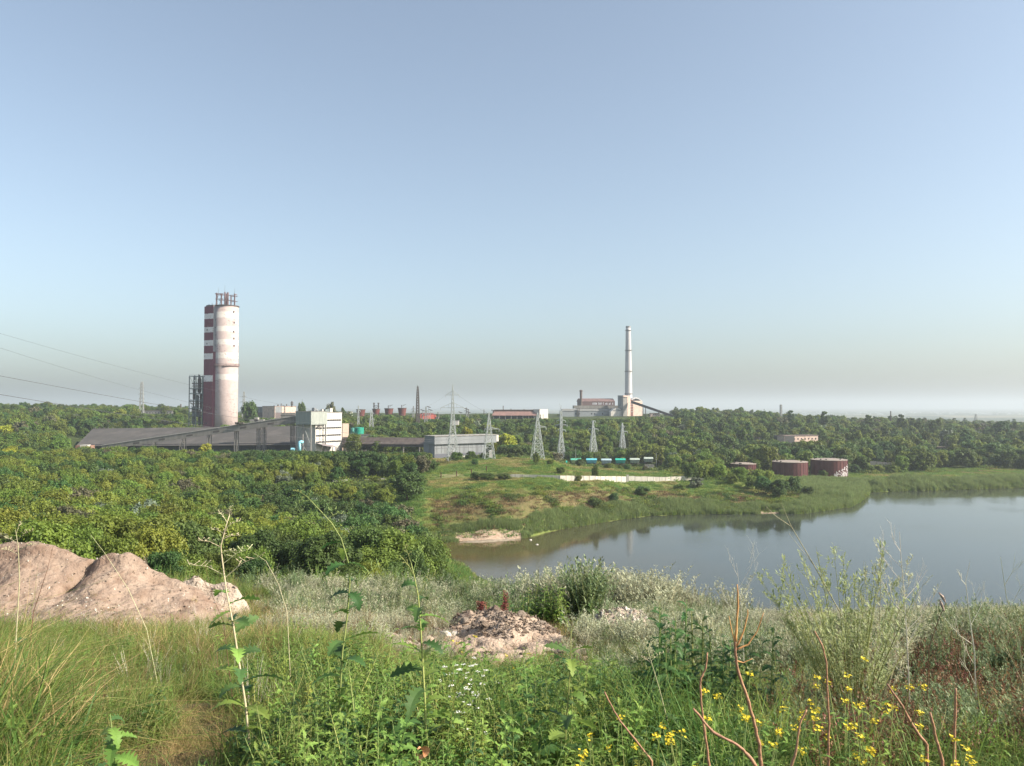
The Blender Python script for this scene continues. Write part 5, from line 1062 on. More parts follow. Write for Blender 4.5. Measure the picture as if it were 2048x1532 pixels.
for k in sorted(top):
    x, y, z, h, w, kind, px = trees[k]
    row = HOR + (EYE - z - h) / y * F
    if px < 870:
        zone = ('at the left frame edge' if px < 110 else 'above the mound left of its cleft' if px < 215 else 'above the mound right of its cleft' if px < 335 else 'left of the tallest wild lettuce' if px < 450 else 'right of the tallest wild lettuce' if px < 570 else 'left of the bent wild lettuce' if px < 690 else 'right of the bent wild lettuce' if px < 790 else 'at the wood edge by the pond')
        zone += (', just behind the clearing' if row > 1070 else ', low in the wood' if row > 1015 else ', halfway up the wood' if row > 960 else ', near the long shed')
    else: zone = ('behind the grassy mound' if px < 1120 else 'near the wagons' if px < 1390 else 'left of the rusty tanks' if px < 1545 else 'around the rusty tanks' if px < 1720 else 'behind the right shore')
    sz = 'large' if h > 7.6 else ('small' if h < 5.4 else 'middling')
    plant_tree(x, y, z - .2, h, w, kind, '%s %s tree %s' % (sz, LBL[kind], zone), 'tree', '%s %s trees %s' % (sz, LBL[kind], zone), 'tree')
rest = [t for k, t in enumerate(trees) if k not in top]
for nm, lo, hi, SS, lb in (('valley_wood', 0, 420, MIDL, 'dense broadleaf wood filling the valley'), ('far_wood', 420, 9999, FAR, 'distant dense wood on the hill and along the skyline')):
    P = []; Rr = []; Sc = []; Ix = []; pl = []; off = {}
    for key, l_ in SS.items(): off[key] = (len(pl), len(l_)); pl += l_
    for x, y, z, h, w, kind, px in rest:
        if not lo <= y < hi: continue
        if kind not in off: kind = 'dark'
        a, b = off[kind]; q = rd.randrange(b); spec = [s for s in SHF if s[0] == kind][q]
        P.append((x, y, z - .2)); Rr.append((0, 0, rd.uniform(0, 6.28))); s = w / spec[3]; Sc.append((s, s, h / spec[2])); Ix.append(a + q)
    print(nm, len(P)); scatter(nm, pl, P, Rr, Sc, Ix, lb)
# low undergrowth closes the gaps on the wood floor
def under(m, seed, n=260, leaf=.5):
    g = np.random.default_rng(seed); C = np.stack([g.normal(0, 1.1, n), g.normal(0, 1.1, n), np.abs(g.normal(.55, .45, n))], -1); N = unit(g.normal(0, .6, (n, 3)) + [0, 0, 1]); U = unit(np.cross(N, g.normal(size=(n, 3)))); Vv = np.cross(N, U); s = leaf * g.uniform(.5, 1.2, (n, 1)); P, Fq = quad_leaves(C, U * s * .6, Vv * s * .35); return npmesh('undergrowth', P, Fq, m)
UND = [under(L_mid, 1), under(L_bright, 2), under(L_dark, 3)]
P = []; Rr = []; Sc = []; Ix = []
for k in range(9000):
    y = 60 * (900 / 60) ** rd.random(); px = rd.uniform(-250, 2300); x = Xp(px, y); w = wooded(px, y, x)
    if w == 0: continue
    if px < 870 and y > 440 and y < 600 and px > 130: continue
    P.append((x, y, 0)); s = rd.uniform(.7, 1.5) * np.interp(y, [60, 300, 900], [.8, 1.3, 2.4]); Rr.append((0, 0, rd.uniform(0, 6.28))); Sc.append((s, s, min(s, 1.5))); Ix.append(rd.choice((0, 0, 1, 2)))
P = np.array(P); P[:, 2] = ground_z(P[:, 0], P[:, 1]) - .1
ok = P[:, 2] > .6; scatter('undergrowth', UND, P[ok], np.array(Rr)[ok], np.array(Sc)[ok], np.array(Ix)[ok], 'low leafy undergrowth on the wood floor')

# ------------------------------------------------------------------ meadow grass and reeds across the water
def blades(m, n, h, w, spread, lean, seed, segs=3, name='tuft', hvar=.5, droop=.5, up0=0):
    """a tuft of curved tapering blades"""
    g = np.random.default_rng(seed); V = []; Fq = []
    for b in range(n):
        a = g.uniform(0, 6.283); r = spread * math.sqrt(g.random()); bx, by = r * math.cos(a), r * math.sin(a)
        da = g.uniform(0, 6.283); dl = abs(g.normal(0, lean)) + .04; hh = h * g.uniform(1 - hvar, 1.1); ww = w * g.uniform(.6, 1.2); fa = g.uniform(0, 3.14)
        sx, sy = math.cos(fa) * ww / 2, math.sin(fa) * ww / 2; k = len(V)
        for i in range(segs + 1):
            t = i / segs; off = dl * hh * (t ** (1.6 + droop)); z = up0 + hh * t * (1 - droop * .35 * dl * t * t * 2); wt = (1 - t * .92) * (1 if i else .75)
            cx_, cy_ = bx + math.cos(da) * off, by + math.sin(da) * off; V.append((cx_ - sx * wt, cy_ - sy * wt, z)); V.append((cx_ + sx * wt, cy_ + sy * wt, z))
        for i in range(segs): Fq.append((k + 2 * i, k + 2 * i + 1, k + 2 * i + 3, k + 2 * i + 2))
    return npmesh(name, V, Fq, m)
G_green = leafmat('grass green', (.19, .25, .05), (.11, .165, .035), trans=.35, hue=.02)
G_lush = leafmat('grass lush green', (.13, .22, .05), (.075, .145, .036), trans=.35, hue=.02)
G_dry = leafmat('grass straw', (.46, .35, .16), (.32, .23, .10), trans=.25, hue=.012)
G_olive = leafmat('grass olive', (.27, .26, .085), (.17, .18, .055), trans=.3, hue=.02)
G_brown = leafmat('grass rusty brown', (.20, .135, .065), (.12, .085, .04), trans=.2, hue=.015)
G_reed = leafmat('reed blue green', (.20, .25, .095), (.12, .165, .06), trans=.3, hue=.015)
G_grey = leafmat('wormwood grey green', (.42, .42, .28), (.27, .29, .19), trans=.25, hue=.015)
MG = [blades(G_green, 60, .55, .09, .9, .5, 1), blades(G_olive, 60, .5, .09, .9, .5, 2), blades(G_brown, 60, .6, .10, .9, .6, 3), blades(G_lush, 60, .6, .10, .9, .5, 4), blades(G_dry, 50, .5, .09, .9, .6, 5)]
P = []; Ix = []
for k in range(3500):
    y = rd.uniform(70, 190); px = rd.uniform(840, 1020); P.append((Xp(px, y), y, 0)); Ix.append(rd.choice((0, 3, 3, 1)))
for k in range(60000):
    px = rd.uniform(730, 2120); y = rd.uniform(238, 480); yf = np.interp(px, FPX, FYF)
    if y < yf + .5 or y > 480 or rd.random() > (y / 480): continue
    if px > 1735 and y < 376: continue
    x = Xp(px, y); rel = y - yf; nn = float(fbm(x / 8, y / 8, 51, 4)); nb = float(fbm(x / 14, y / 14, 61, 3))
    if px < 850 and (y > 345 or px < float(np.interp(y, [235, 250, 275, 300, 340], [760, 740, 755, 790, 830]))): continue
    if 850 < px < 975 and 321 < y < 338 and rd.random() < .8: continue
    bp = math.exp(-((rel - 12 - nn * 7) / 9) ** 2) * (px < 1540) * min(1, max(0, .9 + nn * .7))
    if rd.random() < bp * .85: i = 2 if rd.random() < .8 else 4
    elif 6 < rel < 24 and px < 1130: i = rd.choice((1, 1, 3, 2, 0))
    elif rel < 7 or px < 850: i = 3
    else: i = (3 if rd.random() < .4 else 0) if nb > -.08 else (1 if nb > -.25 else (4 if rd.random() < .25 else 1))
    P.append((x, y, 0)); Ix.append(i)
P = np.array(P); P[:, 2] = ground_z(P[:, 0], P[:, 1]) - .05; Ix = np.array(Ix); ok = P[:, 2] > .15; P = P[ok]; Ix = Ix[ok]; nP = len(P); print('meadow', nP)
Rr = np.zeros((nP, 3)); Rr[:, 2] = RNG.uniform(0, 6.28, nP); s = RNG.uniform(.9, 1.9, nP); Sc = np.stack([s, s, s * RNG.uniform(.5, 1.1, nP)], -1)
scatter('meadow_grass', MG, P, Rr, Sc, Ix, 'mixed green, olive and rusty grass covering the far bank and mound')
RD = [blades(G_reed, 46, 2.1, .13, .9, .16, 11, hvar=.3), blades(G_reed, 46, 1.7, .12, 1.0, .2, 12, hvar=.35), blades(G_green, 40, 1.6, .12, 1.0, .2, 13)]
P = []; Hs = []
for k in range(16000):
    px = rd.uniform(868, 2200); yf = float(np.interp(px, FPX, FYF)); q = rd.random()
    wdt = np.interp(px, [868, 1050, 1150, 1400, 1560, 1640, 1722, 1740, 2200], [5, 6, 8, 11, 8, 22, 40, 17, 17]); y = yf + rd.uniform(-1.0, wdt)
    if 912 < px < 1045 and y < yf + 3.5: continue
    if 1515 < px < 1560 and y < yf + 5: continue
    xx = Xp(px, y); nz = float(fbm(xx / 7, y / 7, 71, 3))
    if nz < -.22 and rd.random() < .7: continue
    P.append((xx, y, 0)); Hs.append(np.interp(px, [868, 1150, 1500, 1700, 1740, 2200], [.75, .9, 1.05, 1.2, 1.25, 1.3]) * (1 + nz * .9))
for k in range(5000):      # low reed spit behind the tip of the peninsula
    px = rd.uniform(1600, 1738); yf = float(np.interp(px, FPX, FYF)); y = rd.uniform(yf, 404); P.append((Xp(px, y), y, 0)); Hs.append(1.1)
P = np.array(P); Hs = np.array(Hs); P[:, 2] = ground_z(P[:, 0], P[:, 1]); ok = P[:, 2] > -.5; P = P[ok]; Hs = Hs[ok]; P[:, 2] = np.maximum(P[:, 2], -.1) - .05; nP = len(P); print('reeds', nP)
Rr = np.zeros((nP, 3)); Rr[:, 2] = RNG.uniform(0, 6.28, nP); s = RNG.uniform(.8, 1.2, nP); Sc = np.stack([s, s, Hs * RNG.uniform(.8, 1.15, nP)], -1)
scatter('reeds', RD, P, Rr, Sc, RNG.integers(0, 3, nP), 'belt of grey-green reeds along the far shore')
P = []
for k in range(2600):
    px = rd.uniform(850, 2100); yf = float(np.interp(px, FPX, FYF)); y = yf + abs(rd.gauss(0, 1)) * np.interp(px, [850, 1500, 1740, 2100], [16, 10, 12, 16]) + 1; x = Xp(px, y)
    if float(vnoise(x / 5, y / 5, 66)) < .52 or y > 450 or (908 < px < 1050 and y < yf + 6): continue
    P.append((x, y, 0))
P = np.array(P); P[:, 2] = ground_z(P[:, 0], P[:, 1]) - .05; P = P[P[:, 2] > .2]; nP = len(P); s = RNG.uniform(.35, .95, nP)
scatter('bank_herbs', UND, P, np.stack([s * 0, s * 0, RNG.uniform(0, 6.28, nP)], -1), np.stack([s, s, s * 1.1], -1), RNG.integers(0, 3, nP), 'patches of leafy herbs on the far bank')
# white stones in the shallows
for px, y, s_, lb in ((1061, 244, .5, 'white stone in the shallows off the sandbar'), (1074, 236, .45, 'second white stone in the shallows, further from shore')):
    b = D.meshes.new('stone'); import bmesh; bm = bmesh.new(); bmesh.ops.create_icosphere(bm, subdivisions=2, radius=s_)
    for v in bm.verts: v.co *= 1 + .25 * float(fbm(v.co.x * 2 + px, v.co.y * 2 + v.co.z, 7, 2)); v.co.z *= .5
    bm.to_mesh(b); bm.free(); b.materials.append(M_white); o = linkobj('stone', b, None, (Xp(px, y), y, .05)); tag(o, lb, 'stone')
# sandbar
g = np.linspace(0, 1, 60); V = []; Fq = []
for i, t in enumerate(g):
    px = 908 + t * 142; yf = float(np.interp(px, FPX, FYF)); w = 2.1 * math.sin(math.pi * min(1, t * 1.02)) ** .6
    for j in range(9):
        q = j / 8 * 2 - 1; y = yf - 2.2 + q * w + float(fbm(t * 8, q, 3, 3)) * 1.2; V.append((Xp(px, y), y, -.15 + .6 * (1 - q * q) * math.sin(math.pi * t) + .12 * float(fbm(t * 30, q * 3, 8, 3))))
for i in range(59):
    for j in range(8): k = i * 9 + j; Fq.append((k, k + 9, k + 10, k + 1))
o = linkobj('sandbar', npmesh('sandbar', V, Fq, mat('pale wet sand', (.30, .25, .19), (.21, .17, .12), scale=.8, bump=.5))); tag(o, 'pale narrow sandbar at the left end of the far shore', None, kind='structure')
# ------------------------------------------------------------------ foreground: spoil heaps
M_dirt = mat('pinkish spoil earth', (.33, .25, .195), (.24, .17, .13), scale=1.3, bump=1.0, bscale=12, dirt=(.19, .125, .09), dscale=3.0, dlo=.47, dhi=.68, rough=.95, spec=.1)
M_pale = mat('pale crushed stone', (.54, .45, .37), (.38, .30, .235), scale=3, bump=1.0, bscale=20, dirt=(.30, .22, .16), dscale=3, rough=.95, spec=.1)
M_rub = mat('rubble earth', (.47, .37, .29), (.35, .26, .195), scale=2.5, bump=1.0, bscale=22, dirt=(.20, .13, .1), dscale=3, rough=.95, spec=.1)
def heap(name, label, prof, Yc, front, back, m, amp=.18, seed=0, nx=220, ny=150, cut=None):
    """earth heap whose crest follows prof = [(photo px, photo row)] at distance Yc"""
    pxs = [p[0] for p in prof]; xs = np.linspace(Xp(pxs[0], Yc), Xp(pxs[-1], Yc), nx); ys = np.linspace(Yc - front, Yc + back, ny)
    XX, YY = np.meshgrid(xs, ys); G = ground_z(XX, YY); crest = EYE - (np.interp(XX / Yc * F + 1024, pxs, [p[1] for p in prof]) - HOR) / F * Yc
    gc = ground_z(XX, 0 * XX + Yc); kk = np.ones(max(3, nx // 40)); kk /= kk.sum(); hr = np.maximum(crest - gc, 0); hgt = np.apply_along_axis(lambda r_: np.convolve(np.pad(r_, len(kk), mode='edge'), kk, 'same')[len(kk):-len(kk)], 1, hr)
    t = np.where(YY < Yc, (Yc - YY) / front, (YY - Yc) / back); t = np.clip(t + fbm(XX * .6, YY * .6, seed + 9, 3) * .10 * sst(.05, .5, t), 0, 1); bell = (1 - t) ** 1.15 * (1 - .25 * np.sin(math.pi * t))
    bell = np.where(t < .06, 1 - (t / .06) ** 2 * (1 - (1 - .06) ** 1.15), bell)
    ZZ = G + hgt * bell + fbm(XX * 1.2, YY * 1.2, seed, 5) * amp * np.clip(hgt * 2, 0, 1) + fbm(XX * 4, YY * 4, seed + 3, 5) * amp * .9 - .12 * sst(.85, 1, t) - .04
    if cut is not None:
        cx0, cw, cy0, cy1, dep = cut; ZZ -= dep * np.exp(-((XX - cx0 - (YY - Yc) * .25 - fbm(YY * 1.5, 0 * YY, 44, 3) * .15) / cw) ** 2) * sst(cy0, cy0 + .5, YY) * (1 - sst(cy1 - .3, cy1, YY))
    i = np.arange(ny - 1)[:, None] * nx + np.arange(nx - 1)[None, :]; Fq = np.stack([i, i + 1, i + nx + 1, i + nx], -1).reshape(-1, 4)
    V = np.stack([XX, YY, ZZ], -1).reshape(-1, 3); loc = V.mean(0); me = npmesh(name, V - loc, Fq, m); me.shade_smooth(); o = linkobj(name, me, None, loc); tag(o, label, name.replace('_', ' ')); return XX, YY, ZZ
hA = heap('dirt_mound', 'big pinkish bare earth mound with a dark cleft at the left edge of the clearing', [(-330, 1150), (-200, 1105), (-60, 1090), (0, 1086), (50, 1081), (92, 1078), (130, 1091), (165, 1104), (200, 1113), (212, 1104), (232, 1100), (262, 1103), (300, 1128), (350, 1150), (400, 1172), (440, 1196), (500, 1236), (540, 1262)], 14.0, 4.2, 2.6, M_dirt, seed=100, cut=(Xp(206, 14), .05, 12.9, 14.05, .26), amp=.09)
hB = heap('gravel_heap', 'pale stony heap peeking out behind the right foot of the big earth mound', [(335, 1233), (352, 1188), (372, 1162), (395, 1153), (430, 1164), (455, 1158), (478, 1170), (496, 1197), (514, 1233)], 17.5, 1.1, 1.0, M_pale, seed=200, nx=90, ny=60, amp=.1)
hC = heap('rubble_heap', 'brown rubble heap with pale slabs in the middle of the clearing', [(770, 1290), (850, 1268), (885, 1245), (925, 1217), (960, 1204), (985, 1201), (1010, 1210), (1050, 1226), (1085, 1240), (1120, 1262), (1170, 1290)], 13.4, 3.6, 1.3, M_rub, seed=300, nx=150, ny=90, amp=.16)
hD = heap('stone_pile', 'small pale rounded stone pile right of the rubble heap', [(1150, 1266), (1178, 1228), (1200, 1206), (1230, 1203), (1262, 1205), (1282, 1218), (1312, 1266)], 15.0, 1.5, .9, M_pale, seed=400, nx=70, ny=50, amp=.12)
import bmesh
def rock_mesh(seed, flat=.6):
    bm = bmesh.new(); bmesh.ops.create_icosphere(bm, subdivisions=2, radius=1); r_ = random.Random(seed)
    pl = [(Vector((r_.uniform(-1, 1), r_.uniform(-1, 1), r_.uniform(-1, 1))).normalized(), r_.uniform(.45, .8)) for _ in range(9)]
    for v in bm.verts:
        for n_, d in pl:
            q = v.co.dot(n_)
            if q > d: v.co -= n_ * (q - d)
        v.co.z *= flat
    me = D.meshes.new('rock'); bm.to_mesh(me); bm.free(); return me
RK = []
for s_, m_ in ((1, M_pale), (2, M_pale), (3, M_rub), (4, M_dirt), (5, mat('chalky stone', (.64, .58, .51), (.5, .45, .38), scale=4, bump=.4))):
    me = rock_mesh(s_); me.materials.append(m_); RK.append(me)
def stones_on(hp, n, smin, smax, seed, pick, hmin=.12):
    XX, YY, ZZ = hp; g = np.random.default_rng(seed); P = []; G = ground_z(XX, YY); ok = np.argwhere(ZZ - G > hmin); idx = ok[g.integers(0, len(ok), n)]
    for i, j in idx: P.append((XX[i, j] + g.uniform(-.05, .05), YY[i, j], ZZ[i, j]))
    n_ = len(P); s = smin + (smax - smin) * g.random(n_) ** 3; return np.array(P), np.stack([g.uniform(0, 6, n_), g.uniform(0, 6, n_), g.uniform(0, 6, n_)], -1), np.stack([s, s * .8, s * .8], -1), g.choice(pick, n_)
parts_ = [stones_on(hA, 6500, .006, .03, 1, [0, 0, 3, 1, 4]), stones_on(hB, 900, .01, .045, 2, [0, 1, 0]), stones_on(hC, 4200, .008, .045, 3, [0, 3, 2, 0, 0, 1]), stones_on(hD, 1500, .015, .07, 4, [0, 1, 4, 4])]
scatter('loose_stones', RK, *[np.concatenate([p_[k] for p_ in parts_]) for k in range(4)], 'countless small stones strewn over the earth heaps')
def hz_at(hp, x, y):
    XX, YY, ZZ = hp; j = int(np.argmin(abs(XX[0] - x))); i = int(np.argmin(abs(YY[:, 0] - y))); return float(ZZ[i, j])
for k, (px, Y, sx, sy, sz, mi, lb) in enumerate(((893, 12.2, .16, .12, .06, 4, 'white slab chunk at the left front of the rubble heap'), (908, 12.4, .12, .1, .05, 4, 'flat white slab chunk just right of the leftmost one'), (937, 12.6, .15, .1, .05, 0, 'flat pinkish slab in the upper left part of the rubble heap'), (960, 12.5, .12, .1, .07, 2, 'rounded brown chunk in the middle of the rubble heap'), (1072, 12.8, .2, .14, .12, 0, 'big pale block on the right shoulder of the rubble heap'), (1086, 12.6, .13, .1, .08, 0, 'pale block below the big one on the right shoulder'), (1045, 13.1, .1, .1, .09, 0, 'small pale block high on the right shoulder of the rubble heap'), (930, 12.9, .12, .1, .08, 0, 'grey-white lump near the left crest of the rubble heap'), (990, 13.2, .14, .1, .1, 3, 'pink lump at the very top of the rubble heap'), (972, 12.0, .1, .08, .06, 2, 'dark brown lump low in the centre of the rubble heap'))):
    x = Xp(px, Y); o = linkobj('rubble_chunk', RK[mi], None, (x, Y, hz_at(hC, x, Y) + sz * .3)); o.scale = (sx, sy, sz * 1.6); o.rotation_euler = (random.uniform(-.3, .3), random.uniform(-.3, .3), random.uniform(0, 3)); tag(o, lb, 'stone', 'large chunks on the rubble heap')

# ------------------------------------------------------------------ foreground plants
LW = leafmat('weed leaf', (.21, .31, .065), (.125, .205, .045), trans=.32, hue=.02, nscale=8)
LWd = leafmat('weed leaf dark', (.075, .145, .04), (.045, .095, .03), trans=.25, hue=.02, nscale=8)
LY = leafmat('weed leaf yellowish', (.27, .30, .06), (.17, .21, .045), trans=.35, hue=.02, nscale=8)
STEMG = leafmat('green stem', (.30, .34, .12), (.2, .25, .08), trans=.1, nscale=6)
STEMP = leafmat('pale stem', (.52, .47, .30), (.38, .34, .20), trans=.05, nscale=6)
STEMW = leafmat('bleached stem', (.66, .60, .50), (.5, .44, .36), trans=.05, nscale=6)
TWIG = leafmat('dry brown twig', (.22, .125, .07), (.12, .065, .04), trans=.1, nscale=6)
FLY = mat('yellow petals', (.70, .58, .04), (.6, .46, .02), scale=20, rough=.6)
FLW = mat('white petals', (.86, .86, .80), (.75, .75, .68), scale=20, rough=.6)
M_stalk = mat('orange brown stalk', (.46, .25, .14), (.27, .14, .09), scale=9, streak=True, rough=.6, bump=.3, dirt=(.46, .30, .16), dscale=8)
M_stalkt = mat('orange stalk tips', (.62, .34, .13), (.44, .21, .085), scale=9, rough=.6)
def leaf(mb, base, az, L, wd, pitch=.6, curl=1.0, lobed=True, n=10, fold=.25, twist=0.0):
    """one leaf: blade curved along its rib, edge cut into lobes when lobed"""
    ca, sa = math.cos(az), math.sin(az); k = len(mb.v); x = y = 0.0; p = pitch; pos = Vector(base); st = L / n
    s0 = Vector((-sa, ca, 0))
    for i in range(n + 1):
        t = i / n; prof = math.sin(math.pi * min(1, t * .92 + .06)) ** .8
        jag = (1.0 if i % 2 else .42) if lobed else 1.0
        w = wd * prof * jag * .5; d = Vector((ca * math.cos(p), sa * math.cos(p), math.sin(p))); nrm = s0.cross(d)
        s = (s0 * math.cos(twist * t) + nrm * math.sin(twist * t)); off = d * (st * .5 if (lobed and i % 2) else 0)
        mb.v.append(tuple(pos + s * w + Vector((0, 0, 1)) * abs(w) * fold - off * .6)); mb.v.append(tuple(pos)); mb.v.append(tuple(pos - s * w + Vector((0, 0, 1)) * abs(w) * fold - off * .6))
        pos = pos + d * st; p -= curl * 1.6 / n
    for i in range(n):
        a = k + 3 * i; mb.f.append((a, a + 1, a + 4, a + 3)); mb.f.append((a + 1, a + 2, a + 5, a + 4))
def mesh_of(mb, name, ms, idx=None):
    me = D.meshes.new(name); me.from_pydata(mb.v, [], mb.f)
    for m_ in (ms if isinstance(ms, (list, tuple)) else [ms]): me.materials.append(m_)
    if idx is not None: me.polygons.foreach_set('material_index', np.array(idx, np.int32))
    me.update(); return me
def join(name, pieces):   # [(mb, material)] -> one mesh with several materials
    v = []; f = []; ix = []; ms = []
    for mb, m_ in pieces:
        k = len(v); v += mb.v; f += [tuple(i + k for i in q) for q in mb.f]; ix += [len(ms)] * len(mb.f); ms.append(m_)
    a = MB(); a.v = v; a.f = f; return mesh_of(a, name, ms, ix)
def weed_leafy(seed, h=.55, nl=22, L=.17, m=LW, lobed=True, wd=.055, stems=1):
    r = random.Random(seed); a = MB(); s = MB()
    for q in range(stems):
        bx, by = (r.uniform(-.1, .1), r.uniform(-.1, .1)) if stems > 1 else (0, 0); lx, ly = r.uniform(-.18, .18) * h, r.uniform(-.18, .18) * h; hh = h * r.uniform(.7, 1.1)
        P_ = lambda t: Vector((bx + lx * t * t, by + ly * t * t, hh * t)); s.tube([P_(t) for t in (0, .3, .6, .85, 1)], [.006, .005, .004, .003, .001], 5)
        for i in range(nl):
            t = .06 + .92 * (i / nl) ** .9; ll = L * (1.15 - .72 * t) * r.uniform(.75, 1.25); leaf(a, P_(t), i * 2.4 + r.uniform(-.4, .4), ll, wd * (1.2 - .5 * t) * r.uniform(.8, 1.2) * (ll / L) ** .3, r.uniform(.2, .9), r.uniform(.5, 1.2), lobed, 10 if lobed else 5, twist=r.uniform(-.6, .6))
    return join('weed', [(a, m), (s, STEMG)])
def weed_fine(seed, m, sm, h=.6, stems=14, nl=26, L=.03, wd=.008, spread=.5, name='herb'):
    """bushy herb with many thin stems and tiny leaves"""
    r = random.Random(seed); a = MB(); s = MB()
    for q in range(stems):
        az = r.uniform(0, 6.28); tl = r.uniform(.05, spread); hh = h * r.uniform(.6, 1.1); bx, by = r.uniform(-.06, .06), r.uniform(-.06, .06)
        P_ = lambda t: Vector((bx + math.cos(az) * tl * hh * t ** 1.3, by + math.sin(az) * tl * hh * t ** 1.3, hh * t)); s.tube([P_(t) for t in (0, .4, .75, 1)], [.0028, .0022, .0015, .0006], 3, cap=False)
        for i in range(nl):
            t = r.uniform(.22, 1.0); b = P_(t); a2 = r.uniform(0, 6.28); el = r.uniform(.1, 1.2); ll = L * r.uniform(.6, 1.5); d = Vector((math.cos(a2) * math.cos(el), math.sin(a2) * math.cos(el), math.sin(el))) * ll; sd = Vector((-math.sin(a2), math.cos(a2), 0)) * wd * r.uniform(.6, 1.3)
            k = len(a.v); a.v += [tuple(b), tuple(b + d * .5 + sd), tuple(b + d), tuple(b + d * .5 - sd)]; a.f.append((k, k + 1, k + 2, k + 3))
    return join(name, [(a, m), (s, sm)])
G1 = [blades(G_lush, 40, .58, .013, .16, .8, 21, 5, droop=1.0), blades(G_lush, 36, .45, .012, .18, .95, 22, 5, droop=1.1), blades(G_green, 40, .55, .011, .16, .85, 23, 5, droop=1.0), blades(G_olive, 40, .58, .009, .17, .9, 24, 5, droop=.9)]
G2 = [blades(G_dry, 32, .6, .007, .17, 1.0, 31, 5, droop=.9), blades(G_dry, 26, .72, .006, .16, .7, 32, 4, droop=.5), blades(G_olive, 34, .6, .007, .17, .8, 33, 4, droop=.7)]
GB = [blades(G_brown, 34, .45, .007, .16, .8, 41, 4), weed_fine(42, leafmat('dry red brown leaf', (.26, .14, .075), (.15, .075, .04), trans=.15, nscale=8), TWIG, .55, 12, 40, .022, .008)]
WD = [weed_leafy(51), weed_leafy(52, .65, 26, .16, LW), weed_leafy(53, .4, 16, .2, LWd, True, .075), weed_leafy(54, .6, 40, .085, LW, False, .018, 3), weed_leafy(55, .5, 36, .075, LY, False, .016, 3), weed_leafy(56, .55, 22, .12, LWd, True, .05, 2), weed_leafy(57, .45, 30, .09, LW, False, .022, 3)]
WW = [weed_fine(61, G_grey, STEMP, .55, 26, 34, .035, .008, .75), weed_fine(62, G_grey, STEMP, .45, 24, 34, .03, .008, .9), weed_fine(63, leafmat('wormwood green', (.20, .25, .12), (.12, .165, .08), trans=.25, nscale=6), STEMG, .6, 24, 40, .035, .008, .6)]
TW = [weed_fine(71, G_dry, STEMW, .7, 12, 5, .02, .004, .35), weed_fine(72, G_dry, TWIG, .8, 12, 6, .02, .004, .4)]
KIT = G1 + G2 + GB + WD + WW + TW
K0 = dict(g=(0, 4), s=(4, 3), b=(7, 2), w=(9, 7), a=(16, 3), t=(19, 2))
LV = dict(big=[9, 10, 11, 14], small=[12, 13, 15], lush=[0, 1, 2], olive=[3, 6, 2])
HP = [hA, hB, hC, hD]
def on_heap(x, y):
    for q, (XX, YY, ZZ) in enumerate(HP):
        if XX[0, 0] < x < XX[0, -1] and YY[0, 0] < y < YY[-1, 0]:
            z = hz_at(HP[q], x, y); g = gz(x, y)
            if z - g > (.34 + .5 * float(fbm(x * 1.1, y * 1.1, 47, 2)) if q < 2 else .17): return z
    return None
rd = random.Random(77); PTS = {k: [] for k in ('grass', 'leafy_weeds', 'wormwood', 'dry_brown_weeds', 'dry_stalks')}
